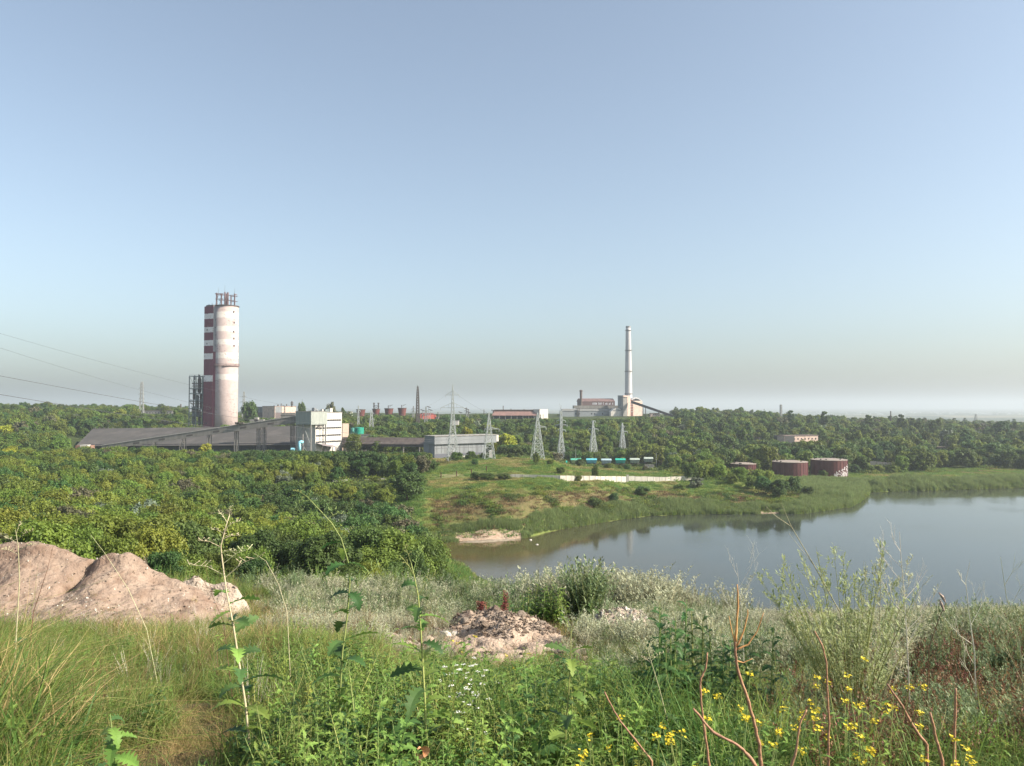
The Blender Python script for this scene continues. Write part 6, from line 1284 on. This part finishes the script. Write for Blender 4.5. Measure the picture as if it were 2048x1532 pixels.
def zone(px, Y, x, n1, n2):
    """what grows at this spot of the clearing -> list of (family, kit index choices, probability, scale)"""
    r = rd.random(); py = HOR + F * np.interp(Y, [2, 3, 6, 10, 15, 20, 25, 30, 40, 60], [1.7, 1.75, 2.3, 3.25, 4.35, 5.35, 6.3, 7.9, 10.5, 16]) / Y
    if Y > 27:
        if px > 930: return ('wormwood', [16, 17, 18], 1.2) if r < .6 else ('grass', LV['olive'], 1.3)
        return ('grass', LV['lush'] + [2, 2], 1.5) if r < .75 else ('leafy_weeds', LV['small'], 1.5)
    if 275 < px < 450 and 4.4 < Y < 5.7: return ('grass', [4, 4, 5, 3, 6], .5)
    if px < 60 + n1 * 60 and Y < 9: return ('grass', [3, 2, 0, 2, 1, 4], 1.3)
    if px < 560:
        if Y > 5.6 + n1 * 4:
            if r > .93: return ('dry_stalks', [19, 20, 20], .9)
            if r < .13: return ('leafy_weeds', [12, 13, 15, 9], .95)
            return ('grass', [4, 3, 6, 2, 0, 2, 5] if n2 > .05 else [3, 2, 2, 0, 1, 6], 1.15)
        if 215 < px < 490 and 3.3 < Y < 4.7: return ('grass', [4, 4, 4, 5], .5)
        return ('grass', [0, 0, 1, 2, 3], 1.0) if r < (.75 if px < 420 or Y > 4.5 else .45) else ('leafy_weeds', [9, 10, 11, 14, 12], .9)
    if px < 880:
        if Y > 15: return ('wormwood', [16, 17, 16, 18], 1.25) if r < .75 else ('grass', LV['lush'] if Y > 21 else [4, 6, 2], 1.2)
        if Y > 9.5: return ('wormwood', [16, 17], 1.0) if r < .42 else (('dry_stalks', [19, 20], .9) if r < .8 else ('grass', [4, 5, 6], 1))
        if Y > 6.5: return ('grass', [4, 6, 3, 2, 0], 1) if r < .6 else ('leafy_weeds', [12, 13, 15], 1)
        return ('leafy_weeds', [9, 10, 12, 13, 12, 15, 14], 1.0) if r < .8 else ('grass', [0, 2, 3], 1)
    if px < 1180:
        if Y > 17: return ('wormwood', [16, 18, 18], 1.25) if n2 > -.1 else (('grass', LV['lush'], 1.3) if r < .6 else ('leafy_weeds', [11, 14, 15], 1.4))
        if Y > 10.5: return ('dry_stalks', [19, 20], .8) if r < .5 else ('grass', [4, 5, 6], .8)
        if Y > 7: return ('leafy_weeds', [13, 12, 15], 1) if r < .35 else (('dry_stalks', [19, 20], .8) if r < .6 else ('grass', [3, 6, 4], 1))
        return ('leafy_weeds', [9, 10, 12, 13, 15, 14, 11], 1.0) if r < .82 else ('grass', [0, 2], 1.1)
    if px < 1500:
        if Y > 15: return ('wormwood', [16, 17, 17, 18], 1.35)
        if Y > 7.5: return ('wormwood', [16, 17, 18], 1.1) if r < (.75 if n2 > -.15 else .25) else ('grass', [0, 2, 3, 4], 1.15)
        if Y > 5: return ('leafy_weeds', [11, 14, 9, 15], 1) if r < .45 else ('grass', [0, 2, 3, 6], 1)
        return ('leafy_weeds', [9, 11, 14, 12, 13], .95) if r < .45 else ('grass', [0, 0, 1, 2], 1.2)
    if Y > 13: return ('wormwood', [16, 17], 1.1) if r < .5 else (('dry_stalks', [19, 20], 1) if r < .7 else ('grass', [4, 6, 3], 1.1))
    if Y > 7.5: return ('wormwood', [18, 17, 16], 1.0) if r < .5 else (('dry_brown_weeds', [7, 8], .9) if r < .5 + .3 * (n2 > .1) else ('grass', [4, 3, 6], 1.1))
    if Y > 3.6: return ('dry_brown_weeds', [7, 8, 7], .95) if r < ((.75 if n2 > -.08 else .3) if px > 1640 else .15) else (('grass', [3, 6, 2, 4], 1.0) if r < .8 else ('wormwood', [18], .8))
    return ('grass', [0, 1, 3, 2], 1.0) if r < .5 else (('dry_brown_weeds', [7, 8], .8) if r < .72 else ('leafy_weeds', [12, 13, 9], .8))
def fill(n, y0, y1, pw):
    for k in range(n):
        y = (y0 ** pw + (y1 ** pw - y0 ** pw) * rd.random()) ** (1 / pw); x = rd.uniform(-1, 1) * (.82 * y + XW); px = 1024 + F * x / y
        n1 = float(fbm(x / 1.6, y / 1.6, 81, 2)); n2 = float(fbm(x / 3, y / 3, 83, 2)); fam, ch, sc = zone(px + n1 * 160, y, x, n1, n2); z = on_heap(x, y)
        if z is not None:
            if rd.random() > .035: continue
            fam, ch, sc = rd.choice((('dry_stalks', [19], .5), ('grass', [4], .5)))
        elif 770 < px < 1180 and 10.5 < y < 13 and rd.random() < .55: continue
        elif 200 < px < 520 and 9 < y < 11.5 and rd.random() < .3: continue
        g = rd.choice(ch); s = sc * rd.uniform(.6, 1.15) * np.interp(y, [2, 3.5, 6, 9, 14, 22, 35], [.62, .72, .66, .62, .70, .85, 1.5])
        if 6 < y < 13 and 760 < px < 1300: s *= .62
        if 5 < y < 8 and px < 540: s *= .8
        if px > 1330 and y > 9: s *= .8
        if y < 3.2: s *= .8
        if 230 < px < 480 and 3.2 < y < 4.4: s *= .62
        if px < 90 and 3 < y < 8 and fam == 'grass': s *= 1.4
        PTS[fam].append((x, y, z if z is not None else 1e9, g, s))
XW = 4.5; fill(9500, 1.2, 4.5, 2); XW = 3; fill(16000, 4.5, 9, 2); XW = 1; fill(15000, 9, 18, 2); fill(11000, 18, 60, 1.3)
NAMES = {'grass': ('tall_grass', 'tall tangled green and straw-coloured grass'), 'leafy_weeds': ('leafy_weeds', 'lush leafy green weeds'), 'wormwood': ('wormwood', 'feathery grey-green wormwood'), 'dry_brown_weeds': ('dry_brown_weeds', 'withered red-brown weeds'), 'dry_stalks': ('dry_stalks', 'thin bleached dry stalks')}
for fam, L_ in PTS.items():
    A = np.array(L_); zz = ground_z(A[:, 0], A[:, 1]); z = np.where(A[:, 2] > 1e8, zz, A[:, 2]) - .02; n_ = len(A); tl_ = {'grass': .42, 'leafy_weeds': .27, 'wormwood': .15, 'dry_brown_weeds': .3, 'dry_stalks': .35}[fam]; R_ = np.stack([RNG.normal(0, tl_, n_), RNG.normal(0, tl_, n_), RNG.uniform(0, 6.28, n_)], -1); s = A[:, 4]
    print(fam, n_); use = sorted(set(A[:, 3].astype(int))); mp = {u: i for i, u in enumerate(use)}
    scatter(NAMES[fam][0], [KIT[u] for u in use], np.stack([A[:, 0], A[:, 1], z], -1), R_, np.stack([s, s, s * RNG.uniform(.85, 1.15, n_)], -1), [mp[int(u)] for u in A[:, 3]], NAMES[fam][1] + ' over the clearing')

# ------------------------------------------------------------------ single plants one can point to
def poly(pts, Y, dY=0): return [W(px, py, Y + dY * i / max(1, len(pts) - 1)) for i, (px, py) in enumerate(pts)]
def along(P_, t):
    seg = [(P_[i + 1] - P_[i]).length for i in range(len(P_) - 1)]; L = sum(seg); q = t * L
    for i, s in enumerate(seg):
        if q <= s or i == len(seg) - 1: return P_[i].lerp(P_[i + 1], min(1, q / s))
        q -= s
def lettuce(pts, Y, r0, leaves, sprays, label, mst=STEMP, seed=0, Lf=.14, tmin=.12, tmax=.8, dY=0):
    r = random.Random(seed); P_ = poly(pts, Y, dY); gz_ = gz(P_[0].x, P_[0].y); base = Vector((P_[0].x, P_[0].y, gz_ - .03)); P_ = [base] + P_ if base.z < P_[0].z - .02 else P_
    root = empty('wild_lettuce', base, label, 'wild plant'); n_ = len(P_); MB().tube(P_, [r0 * (1 - .72 * i / (n_ - 1)) for i in range(n_)], 8).build('stem', mst, root, smooth=True)
    leaves = int(leaves * 1.5)
    for i in range(leaves):
        t = tmin + (tmax - tmin) * i / leaves + r.uniform(-.02, .02); a = MB(); leaf(a, along(P_, t), i * 2.3 + r.uniform(-.5, .5), Lf * r.uniform(.8, 1.35) * (1.25 - .65 * t), .085 * (1.25 - .6 * t), r.uniform(.0, .7), r.uniform(.3, 1.1), True, 12, twist=r.uniform(-1, 1)); a.build('leaf', LWd if r.random() < .55 else LW, root)
    for t, dx, dz, L in sprays:
        b = along(P_, t); e = b + Vector((dx, r.uniform(-.05, .05), dz)).normalized() * L; mid = b.lerp(e, .5) + Vector((0, 0, L * .10)); a = MB(); a.tube([b, mid, e], [r0 * .28, r0 * .2, r0 * .1], 5)
        for k in range(7):
            q = .35 + .65 * k / 6; c = (b.lerp(mid, q * 2) if q < .5 else mid.lerp(e, q * 2 - 1)); d = Vector((r.uniform(-1, 1), r.uniform(-1, 1), r.uniform(.1, 1))).normalized() * L * .16; a.tube([c, c + d], [.0014, .0011], 4); a.tube([c + d, c + d * 1.35], [.0026, .0014], 5)
        a.build('flower_spray', mst, root)
lettuce([(508, 1500), (497, 1400), (487, 1340), (472, 1250), (457, 1180), (447, 1110), (445, 1090), (455, 1050), (462, 1028)], 3.6, .0062, 16, [(.99, .2, 1, .05), (.97, -.6, .8, .06), (.95, 1, .5, .07), (.93, -1, .35, .06), (.91, 1, .2, .08), (.88, -1, .3, .11), (.86, 1, .12, .07), (.82, 1, .55, .15), (.78, -1, .28, .17), (.77, 1, .6, .2), (.9, .3, .9, .06)], 'tallest wild lettuce at left, straight pale stem with budding top', seed=1, Lf=.15, tmax=.74)
lettuce([(683, 1440), (684, 1380), (688, 1300), (697, 1230), (702, 1160), (698, 1120), (684, 1075), (665, 1045), (640, 1018), (615, 992), (604, 985)], 3.8, .0055, 15, [(.99, -1, .4, .05), (.98, -.6, -.5, .05), (.96, -1, -.3, .07), (.9, 1, .35, .07), (.88, 1, .25, .09), (.8, .9, .7, .08), (.62, .9, .8, .19), (.6, .8, .9, .14), (.97, .2, 1, .04)], 'wild lettuce whose pale top bends over to the left', seed=2, Lf=.14, tmax=.82, mst=STEMG)
lettuce([(855, 1500), (852, 1400), (846, 1300), (842, 1240), (838, 1190), (830, 1150), (822, 1118)], 3.5, .0062, 18, [(.98, -.4, 1, .09), (.95, .3, 1, .1), (.93, -.5, .8, .1), (.85, .7, .9, .12)], 'bright green wild lettuce with thick leafy top left of the rubble heap', seed=3, Lf=.15, tmin=.1, tmax=.9, mst=STEMG)
lettuce([(1128, 1532), (1130, 1450), (1136, 1380), (1140, 1310), (1141, 1252)], 3.4, .0052, 16, [(.97, .4, .9, .06), (.97, -.4, .9, .06)], 'upright wild lettuce below the right foot of the rubble heap', seed=4, Lf=.13, tmin=.1, tmax=.92, mst=STEMG)
lettuce([(1342, 1500), (1330, 1430), (1315, 1370), (1300, 1320), (1292, 1290)], 3.6, .0045, 7, [(.98, .3, 1, .05), (.9, .9, .6, .07), (.88, -.9, .6, .05)], 'thin slanting wild lettuce below the stone pile', seed=5, Lf=.1, tmax=.6)
lettuce([(35, 1470), (40, 1300), (46, 1160), (42, 1090), (36, 1058)], 5.2, .0055, 7, [(.98, .4, 1, .08), (.95, 1, .6, .12), (.93, -1, .5, .10), (.9, 1, .3, .14), (.88, -1, .3, .12)], 'pale feathery wild plant in front of the left end of the earth mound', seed=6, Lf=.12, tmax=.5, mst=STEMP)
lettuce([(242, 1532), (238, 1480), (230, 1420)], 3.1, .004, 12, [], 'small leafy wild lettuce at the lower left', seed=7, Lf=.14, tmax=.98, mst=STEMG)

# big feathery wormwood bush
def wormbush(px, py, Y, fan, label, hts, seed, m, sm, nl=190, L=.028):
    r = random.Random(seed); b = W(px, py, Y); b.z = min(b.z, gz(b.x, b.y) + .02); root = empty('wormwood_bush', b, label, 'bush'); a = MB(); s = MB()
    for k in range(fan):
        t = k / (fan - 1); tx, ty = hts(t, r); e = W(tx, ty, Y + r.uniform(-.35, .35)); mid = b.lerp(e, .5) + Vector((0, 0, .06 * (e - b).length * (1 if abs(t - .5) > .2 else 0))); pts = [b, b.lerp(mid, .5) + Vector((0, 0, .02)), mid, mid.lerp(e, .5) + Vector((0, 0, .01)), e]; s.tube(pts, [.0042, .0034, .0026, .0016, .0006], 5)
        for q in range(16):
            u = r.uniform(.28, .97); c = along(pts, u); bl = (e - b).length * r.uniform(.10, .2) * (1.15 - u * .7); d = ((e - b).normalized() + Vector((r.uniform(-.7, .7), r.uniform(-.7, .7), r.uniform(-.1, .4)))).normalized() * bl; s.tube([c, c + d], [.0013, .0006], 3, cap=False)
            for w in range(nl // 16):
                v = r.uniform(.1, 1.03); cc = c + d * v; ll = L * r.uniform(.5, 1.3); az = r.uniform(0, 6.28); el = r.uniform(-.2, 1.3); dd = Vector((math.cos(az) * math.cos(el), math.sin(az) * math.cos(el), math.sin(el))) * ll; sd = Vector((-math.sin(az), math.cos(az), 0)) * ll * .14
                i = len(a.v); a.v += [tuple(cc), tuple(cc + dd * .5 + sd), tuple(cc + dd), tuple(cc + dd * .5 - sd)]; a.f.append((i, i + 1, i + 2, i + 3))
    s.build('stems', sm, root); a.build('foliage', m, root)
def ht(t, r): return (1500 + 335 * t + r.uniform(-12, 12), np.interp(t, [0, .08, .2, .35, .5, .7, .85, 1], [1085, 1115, 1120, 1065, 1090, 1085, 1100, 1180]) + r.uniform(-5, 75))
LWB = leafmat('wormwood bush leaf', (.30, .36, .17), (.18, .24, .11), trans=.3, nscale=6)
wormbush(1700, 1440, 4.4, 26, 'large airy grey-green wormwood bush standing before the pond at right', ht, 5, LWB, STEMG, nl=250)
wormbush(1745, 1440, 4.9, 11, 'second thinner wormwood bush just behind the large airy one', lambda t, r: (1690 + 190 * t + r.uniform(-10, 10), 1095 + 110 * abs(t - .4) + r.uniform(-15, 60)), 8, G_grey, STEMP, nl=240)
tag(MB().tube([W(1690, 1250, 4.5), W(1625, 1130, 4.5), W(1580, 1052, 4.5), W(1560, 1005, 4.5)], [.0035, .0028, .002, .0008], 5).tube([W(1580, 1052, 4.5), W(1548, 1030, 4.5), W(1530, 1012, 4.5)], [.0016, .0012, .0006], 4).tube([W(1625, 1130, 4.5), W(1575, 1065, 4.5)], [.0014, .0006], 4).build('bare_twig', STEMP, loc=W(1690, 1250, 4.5)), 'long bare forked twig leaning left above the large wormwood bush', 'twig')

def bare_shrub(pts, Y, r0, label, m, seed, n=9, L=.3, lim=3):
    r = random.Random(seed); P_ = poly(pts, Y); b = P_[0]; b.z = min(b.z, gz(b.x, b.y)); mb = MB(); mb.tube(P_, [r0 * (1 - .7 * i / (len(P_) - 1)) for i in range(len(P_))], 5)
    def rec(p, d, ln, rad, dep):
        q = p + d * ln * .5 + Vector((r.uniform(-.1, .1), r.uniform(-.05, .05), r.uniform(0, .12))) * ln; e = q + (d + Vector((r.uniform(-.2, .2), 0, .35))).normalized() * ln * .5; mb.tube([p, q, e], [rad, rad * .75, rad * .45], 4, cap=False)
        if dep:
            for _ in range(3): c = p.lerp(e, r.uniform(.35, .95)); rec(c, (d + Vector((r.uniform(-.9, .9), r.uniform(-.5, .5), r.uniform(0, .7)))).normalized(), ln * r.uniform(.35, .6), rad * .55, dep - 1)
    for k in range(n):
        t = .3 + .68 * k / n; rec(along(P_, t), Vector((r.choice((-1, 1)) * r.uniform(.4, .9), r.uniform(-.3, .3), r.uniform(.5, 1))).normalized(), L * r.uniform(.6, 1.1) * (1.2 - .6 * t), r0 * .4, lim - 1)
    return tag(mb.build('bare_shrub', m, loc=b), label, 'dry plant')
bare_shrub([(1812, 1420), (1808, 1320), (1806, 1260), (1802, 1180), (1797, 1110), (1795, 1062)], 4.6, .0042, 'tall bleached leafless shrub right of the large wormwood bush', STEMW, 1)
bare_shrub([(1942, 1420), (1940, 1300), (1930, 1220), (1925, 1160), (1934, 1122)], 4.6, .004, 'bleached leafless shrub second from the right edge', STEMW, 2, n=6, L=.2)
bare_shrub([(2040, 1400), (2030, 1280), (2005, 1190), (1995, 1112)], 4.6, .0032, 'thin grey leafless shrub nearest the right edge', STEMP, 3, n=5, L=.28)
bare_shrub([(1486, 1400), (1482, 1290), (1478, 1200), (1470, 1125)], 6.5, .0035, 'pale wispy leafless shrub behind the forked orange stalk', STEMW, 4, n=9, L=.42)
bare_shrub([(1418, 1330), (1412, 1250), (1405, 1175)], 8, .003, 'short pale wispy dead weed left of the forked orange stalk', STEMW, 5, n=6, L=.3)
bare_shrub([(478, 1300), (452, 1240), (430, 1190), (412, 1120)], 5.0, .0028, 'thin brown dead weed crossing the tallest wild lettuce', TWIG, 6, n=3, L=.25)
bare_shrub([(590, 1290), (578, 1220), (560, 1165), (535, 1120), (512, 1105)], 5.2, .0026, 'long thin straw stem leaning left beside the tallest wild lettuce', STEMP, 7, n=2, L=.12)
bare_shrub([(330, 1330), (300, 1255), (262, 1175), (215, 1105), (186, 1068)], 6, .0026, 'long thin straw stem leaning left in front of the dark cleft', STEMP, 8, n=1, L=.1)
bare_shrub([(60, 1300), (75, 1220), (100, 1140), (112, 1090)], 6, .0034, 'dark thin grass stem rising before the earth mound at left', TWIG, 9, n=1, L=.1)
# foxtail
root = empty('foxtail_grass', W(1865, 1380, 4.2), 'dark stem with two pale pink drooping foxtail heads at right', 'wild plant'); P_ = poly([(1838, 1390), (1850, 1290), (1872, 1230), (1884, 1205), (1883, 1188)], 4.2); P_[0].z = gz(P_[0].x, P_[0].y); root.location = P_[0]; ORG[root.name] = Vector(P_[0])
MB().tube(P_, [.003, .0025, .002, .0016, .001], 5).build('stem', TWIG, root)
for q in (((1881, 1218), (1876, 1205), (1873, 1196)), ((1883, 1200), (1878, 1190), (1871, 1182))): MB().tube([W(a, b, 4.2) for a, b in q], [.004, .0085, .003], 8).build('seed_head', mat('pink seed head', (.72, .58, .5), (.6, .45, .38), scale=40, bump=1), root)
# stout orange-brown stalks
def stalk(segs, Y, r0, label, branches=()):
    P_ = poly(segs, Y); b = Vector(P_[0]); b.z = gz(b.x, b.y) - .03
    if b.z < P_[0].z: P_ = [b] + P_
    root = empty('dead_stalk', P_[0], label, 'dead stalk', 'stout orange-brown dead stalks'); n_ = len(P_)
    def knot(P2, ra, rb):
        out = []; rr = []; r = random.Random(int(P2[0].x * 991))
        for i in range(len(P2) - 1):
            for k in range(4): t = k / 4; out.append(P2[i].lerp(P2[i + 1], t) + Vector((r.uniform(-1, 1), 0, 0)) * ra * .25); u = (i + t) / (len(P2) - 1); rr.append((ra + (rb - ra) * u) * r.uniform(.88, 1.12))
        out.append(P2[-1]); rr.append(rb); return out, rr
    a, rr = knot(P_, r0 * .74, r0 * .42); MB().tube(a, rr, 9).build('main_stalk', M_stalk, root, smooth=True)
    for br, ra, rb in branches: a, rr = knot(poly(br, Y), ra * .8, rb * .7); MB().tube(a, rr, 8).build('branch', M_stalkt, root, smooth=True)
stalk([(1515, 1532), (1512, 1480), (1503, 1440), (1488, 1385), (1472, 1340), (1466, 1300), (1467, 1275)], 2.7, .0095, 'tallest forked orange stalk with candelabra branches', [([(1467, 1278), (1470, 1240), (1473, 1200), (1471, 1166)], .0058, .003), ([(1467, 1284), (1461, 1262), (1454, 1228)], .004, .0015), ([(1469, 1288), (1482, 1262), (1491, 1228), (1492, 1215)], .0045, .0016), ([(1470, 1294), (1492, 1284), (1510, 1258), (1523, 1222)], .0048, .0018), ([(1467, 1316), (1482, 1320), (1500, 1312)], .0038, .0015)])
stalk([(1414, 1532), (1408, 1480), (1400, 1420), (1396, 1365), (1398, 1350), (1408, 1330), (1411, 1300)], 2.6, .0062, 'single curved orange stalk directly left of the forked one')
stalk([(1648, 1470), (1651, 1440), (1648, 1380), (1647, 1320), (1638, 1285), (1624, 1258)], 2.9, .0062, 'curved orange-tipped stalk below the large wormwood bush')
stalk([(1300, 1512), (1275, 1480), (1238, 1435), (1222, 1408), (1207, 1377)], 2.7, .0055, 'dark leaning stalk with a yellow flower near its tip, left of the others')
stalk([(1572, 1532), (1585, 1492), (1592, 1440), (1606, 1412)], 2.5, .0065, 'short stalk leaning right at the bottom between forked stalk and curved stalk')
stalk([(1512, 1532), (1490, 1500), (1468, 1480), (1420, 1455), (1382, 1410)], 2.45, .0085, 'thick low stalk leaning left at the foot of the forked one')
stalk([(1842, 1480), (1820, 1450), (1795, 1405), (1766, 1362)], 2.8, .0085, 'thick pinkish stalk leaning left beside yellow flowers at right')
stalk([(1872, 1510), (1862, 1470), (1850, 1418)], 2.7, .009, 'short thick pale stub between the leaning stalk and the upright one')
stalk([(1897, 1520), (1897, 1460), (1901, 1405), (1901, 1370)], 2.7, .0085, 'straight upright cut stalk furthest right')
# orange dead leaf
a = MB(); leaf(a, W(838, 1490, 3.0), .4, .06, .04, .3, 1.8, False, 7, .5, 1.5); leaf(a, W(845, 1500, 3.0), 2.0, .045, .035, -.4, 1.2, False, 6, .5, -1); tag(a.build('dead_leaf', mat('orange dead leaf', (.72, .38, .2), (.6, .26, .12), scale=30), loc=W(840, 1495, 3.0)), 'curled orange dead leaf near the bottom left of centre', 'leaf')

# flowering plants: each is a thing
def mustard_parts(seed, h=.5):
    r = random.Random(seed); s = MB(); heads = []; lf = MB()
    for k in range(4):
        az = r.uniform(0, 6.28); sp = r.uniform(.02, .13); hh = h * r.uniform(.72, 1.05); c = Vector((math.cos(az) * sp, math.sin(az) * sp, hh)); s.tube([(0, 0, -.05), (c.x * .25, c.y * .25, hh * .45), c], [.003, .0022, .0012], 4); heads.append(c)
        for q in range(5): t = r.uniform(.2, .8); leaf(lf, (c.x * .3 * t, c.y * .3 * t, hh * t), r.uniform(0, 6.28), .05, .012, .6, .8, False, 4)
    out = [('stem', mesh_of(s, 'mustard_stem', STEMG)), ('foliage', mesh_of(lf, 'mustard_foliage', LW))]
    for c in heads:
        f = MB()
        for k in range(15):
            p = c + Vector((r.uniform(-1, 1), r.uniform(-1, 1), r.uniform(-.9, .7))) * .0125; tl = Vector((r.uniform(-.6, .6), r.uniform(-.6, .6), 1)).normalized(); u = tl.orthogonal().normalized(); v = tl.cross(u)
            for q in range(4): a_ = q * math.pi / 2; d = u * math.cos(a_) + v * math.sin(a_); e = u * math.cos(a_ + 1.57) + v * math.sin(a_ + 1.57); i = len(f.v); f.v += [tuple(p), tuple(p + d * .003 + e * .0022 + tl * .001), tuple(p + d * .0062 + tl * .002), tuple(p + d * .003 - e * .0022 + tl * .001)]; f.f.append((i, i + 1, i + 2, i + 3))
        out.append(('flower_head', mesh_of(f, 'flower_head', FLY)))
    return out
MK = [mustard_parts(1), mustard_parts(2, .42), mustard_parts(3, .6)]
rd = random.Random(5)
MUS = [(1475, 1390, 2.9), (1520, 1375, 3.0), (1565, 1342, 3.1), (1625, 1355, 3.3), (1680, 1370, 3.1), (1740, 1382, 3.0), (1762, 1360, 2.8), (1716, 1390, 3.1), (1875, 1380, 3.0), (1650, 1470, 2.6), (1690, 1478, 2.6), (1610, 1512, 2.5), (1735, 1420, 2.7), (1840, 1420, 2.8), (1800, 1450, 2.6), (1845, 1480, 2.5), (1885, 1498, 2.5), (1960, 1475, 2.7), (1530, 1455, 2.7), (1560, 1410, 2.9), (1770, 1500, 2.4), (1250, 1420, 3.0), (1175, 1445, 2.9), (1205, 1385, 3.4), (1215, 1490, 2.7), (1355, 1430, 2.9), (1352, 1445, 2.8), (1385, 1480, 2.6), (1120, 1468, 3.0), (1075, 1395, 3.3), (935, 1285, 6.2), (1000, 1280, 6.4), (965, 1300, 5.8), (1035, 1290, 6.0), (975, 1330, 5.2)]
for px, py, Y in MUS[::3] + MUS[1::3][:9]:
    x = Xp(px, Y); z = gz(x, Y); h = Zp(py, Y) - z; K = rd.choice(MK); hh = max(.15, h) / .5; zone_ = 'among the cut stalks at lower right' if px > 1715 else 'below the large wormwood bush' if px > 1590 else 'near the forked orange stalk' if px > 1440 else ('in the lower middle foreground' if px > 1060 else 'in front of the rubble heap')
    root = empty('mustard_plant', (x, Y, z), 'yellow flowering mustard plant ' + zone_, 'flower', 'yellow mustard plants ' + zone_); root.rotation_euler.z = rd.uniform(0, 6.28)
    for nm, me in K: o = linkobj(nm, me, root); o.scale = (1, 1, hh) if nm != 'flower_head' else (1, 1, 1); 
    for o in root.children:
        if o.name.startswith('flower_head'):
            zc_ = sum(v.co.z for v in o.data.vertices) / len(o.data.vertices); o.location.z = zc_ * (hh - 1)
def yarrow(seed, h=.45):
    r = random.Random(seed); s = MB(); out = []; hd = []
    for k in range(5):
        c = Vector((r.uniform(-.09, .09), r.uniform(-.09, .09), h * r.uniform(.7, 1.05))); s.tube([(0, 0, -.05), (c.x * .4, c.y * .4, c.z * .6), c], [.0025, .002, .0012], 4); hd.append(c)
    out.append(('stem', mesh_of(s, 'yarrow_stem', STEMG)))
    for c in hd:
        f = MB()
        for k in range(16): a_ = r.uniform(0, 6.28); q = .016 * math.sqrt(r.random()); p = c + Vector((q * math.cos(a_), q * math.sin(a_), r.uniform(-.002, .003))); f.lathe(p, [(.0008, p.z - .002), (.0036, p.z), (.001, p.z + .001)], 6)
        out.append(('flower_head', mesh_of(f, 'yarrow_head', FLW)))
    return out
YK = [yarrow(1), yarrow(2)]
for px, py, Y in ((922, 1318, 5.0), (940, 1325, 4.9), (962, 1338, 4.7), (912, 1335, 4.8), (935, 1355, 4.5), (955, 1362, 4.4), (950, 1390, 4.0), (918, 1385, 4.1), (938, 1372, 4.2), (925, 1420, 3.7)):
    x = Xp(px, Y); z = gz(x, Y); hh = max(.15, Zp(py, Y) - z) / .42; root = empty('white_flower', (x, Y, z), 'white flowering umbel plant below the rubble heap', 'flower', 'white umbel flowers below the rubble heap'); root.rotation_euler.z = rd.uniform(0, 6.28)
    for nm, me in rd.choice(YK):
        o = linkobj(nm, me, root)
        if nm == 'stem': o.scale = (1, 1, hh)
        else: zc_ = sum(v.co.z for v in me.vertices) / len(me.vertices); o.location.z = zc_ * (hh - 1)
# dark red dock spikes on the rubble heap, dark bush, fern-like herb
for px0, px1, t, Y, lb in ((955, 972, 1192, 13.6, 'dark red dried dock spikes on the top left of the rubble heap'), (1002, 1016, 1180, 13.8, 'taller dark red dried dock plant right of the rubble top')):
    x = Xp((px0 + px1) / 2, Y); z = max(gz(x, Y), hz_at(hC, x, Y)); r = random.Random(px0); s = MB(); a = MB(); H = Zp(t, Y) - z
    for k in range(9):
        bx = x + r.uniform(-.5, .5) * (px1 - px0) / F * Y; hh = H * r.uniform(.6, 1.05); s.tube([(bx, Y, z - .05), (bx + r.uniform(-.05, .05), Y, z + hh)], [.004, .002], 4)
        for q in range(60): c = Vector((bx + r.uniform(-.022, .022), Y + r.uniform(-.02, .02), z + hh * r.uniform(.3, 1))); d = Vector((r.uniform(-1, 1), r.uniform(-1, 1), r.uniform(-1, 1))).normalized() * .014; e = d.orthogonal().normalized() * .009; i = len(a.v); a.v += [tuple(c - d), tuple(c + e), tuple(c + d), tuple(c - e)]; a.f.append((i, i + 1, i + 2, i + 3))
    root = empty('dock_plant', (x, Y, z), lb, 'wild plant'); s.build('stems', TWIG, root); a.build('seed_spikes', mat('dock red', (.22, .06, .05), (.13, .035, .035), scale=10) if px0 == 955 else D.materials['dock red'], root)
def herb_clump(px, py, Y, n, sp, kit, sc, label, name='leafy_clump', cat='plant'):
    v = []; b = W(px, py, Y); b.z = gz(b.x, b.y); root = empty(name, b, label, cat); r = random.Random(px)
    for k in range(n):
        o = linkobj('stem_cluster', KIT[r.choice(kit)], root, (r.gauss(0, sp), r.gauss(0, sp * .6), 0)); o.location.z = gz(b.x + o.location.x, b.y + o.location.y) - b.z - .02; s = sc * r.uniform(.75, 1.2); o.scale = (s, s, s); o.rotation_euler.z = r.uniform(0, 6.28)
herb_clump(1068, 1230, 15.2, 26, .42, [14, 11, 15], 1.75, 'dark green bushy clump behind the right shoulder of the rubble heap')
herb_clump(1155, 1240, 15.5, 9, .25, [18], 2.0, 'fern-like pale green herb left of the stone pile')
herb_clump(1430, 1400, 4.6, 12, .22, [11, 14, 14], 1.25, 'dark green thistle clump behind the forked orange stalk')
herb_clump(1230, 1180, 20, 64, 1.15, [16, 16, 17], 2.1, 'large pale fluffy wormwood clump at the crest above the stone pile')
herb_clump(1100, 1185, 20.5, 26, .9, [18, 16, 18], 1.5, 'green-grey wormwood clump at the crest behind the rubble heap')
herb_clump(1300, 1260, 11.5, 20, .5, [16, 17], 1.0, 'grey-blue wormwood clump below and right of the stone pile')
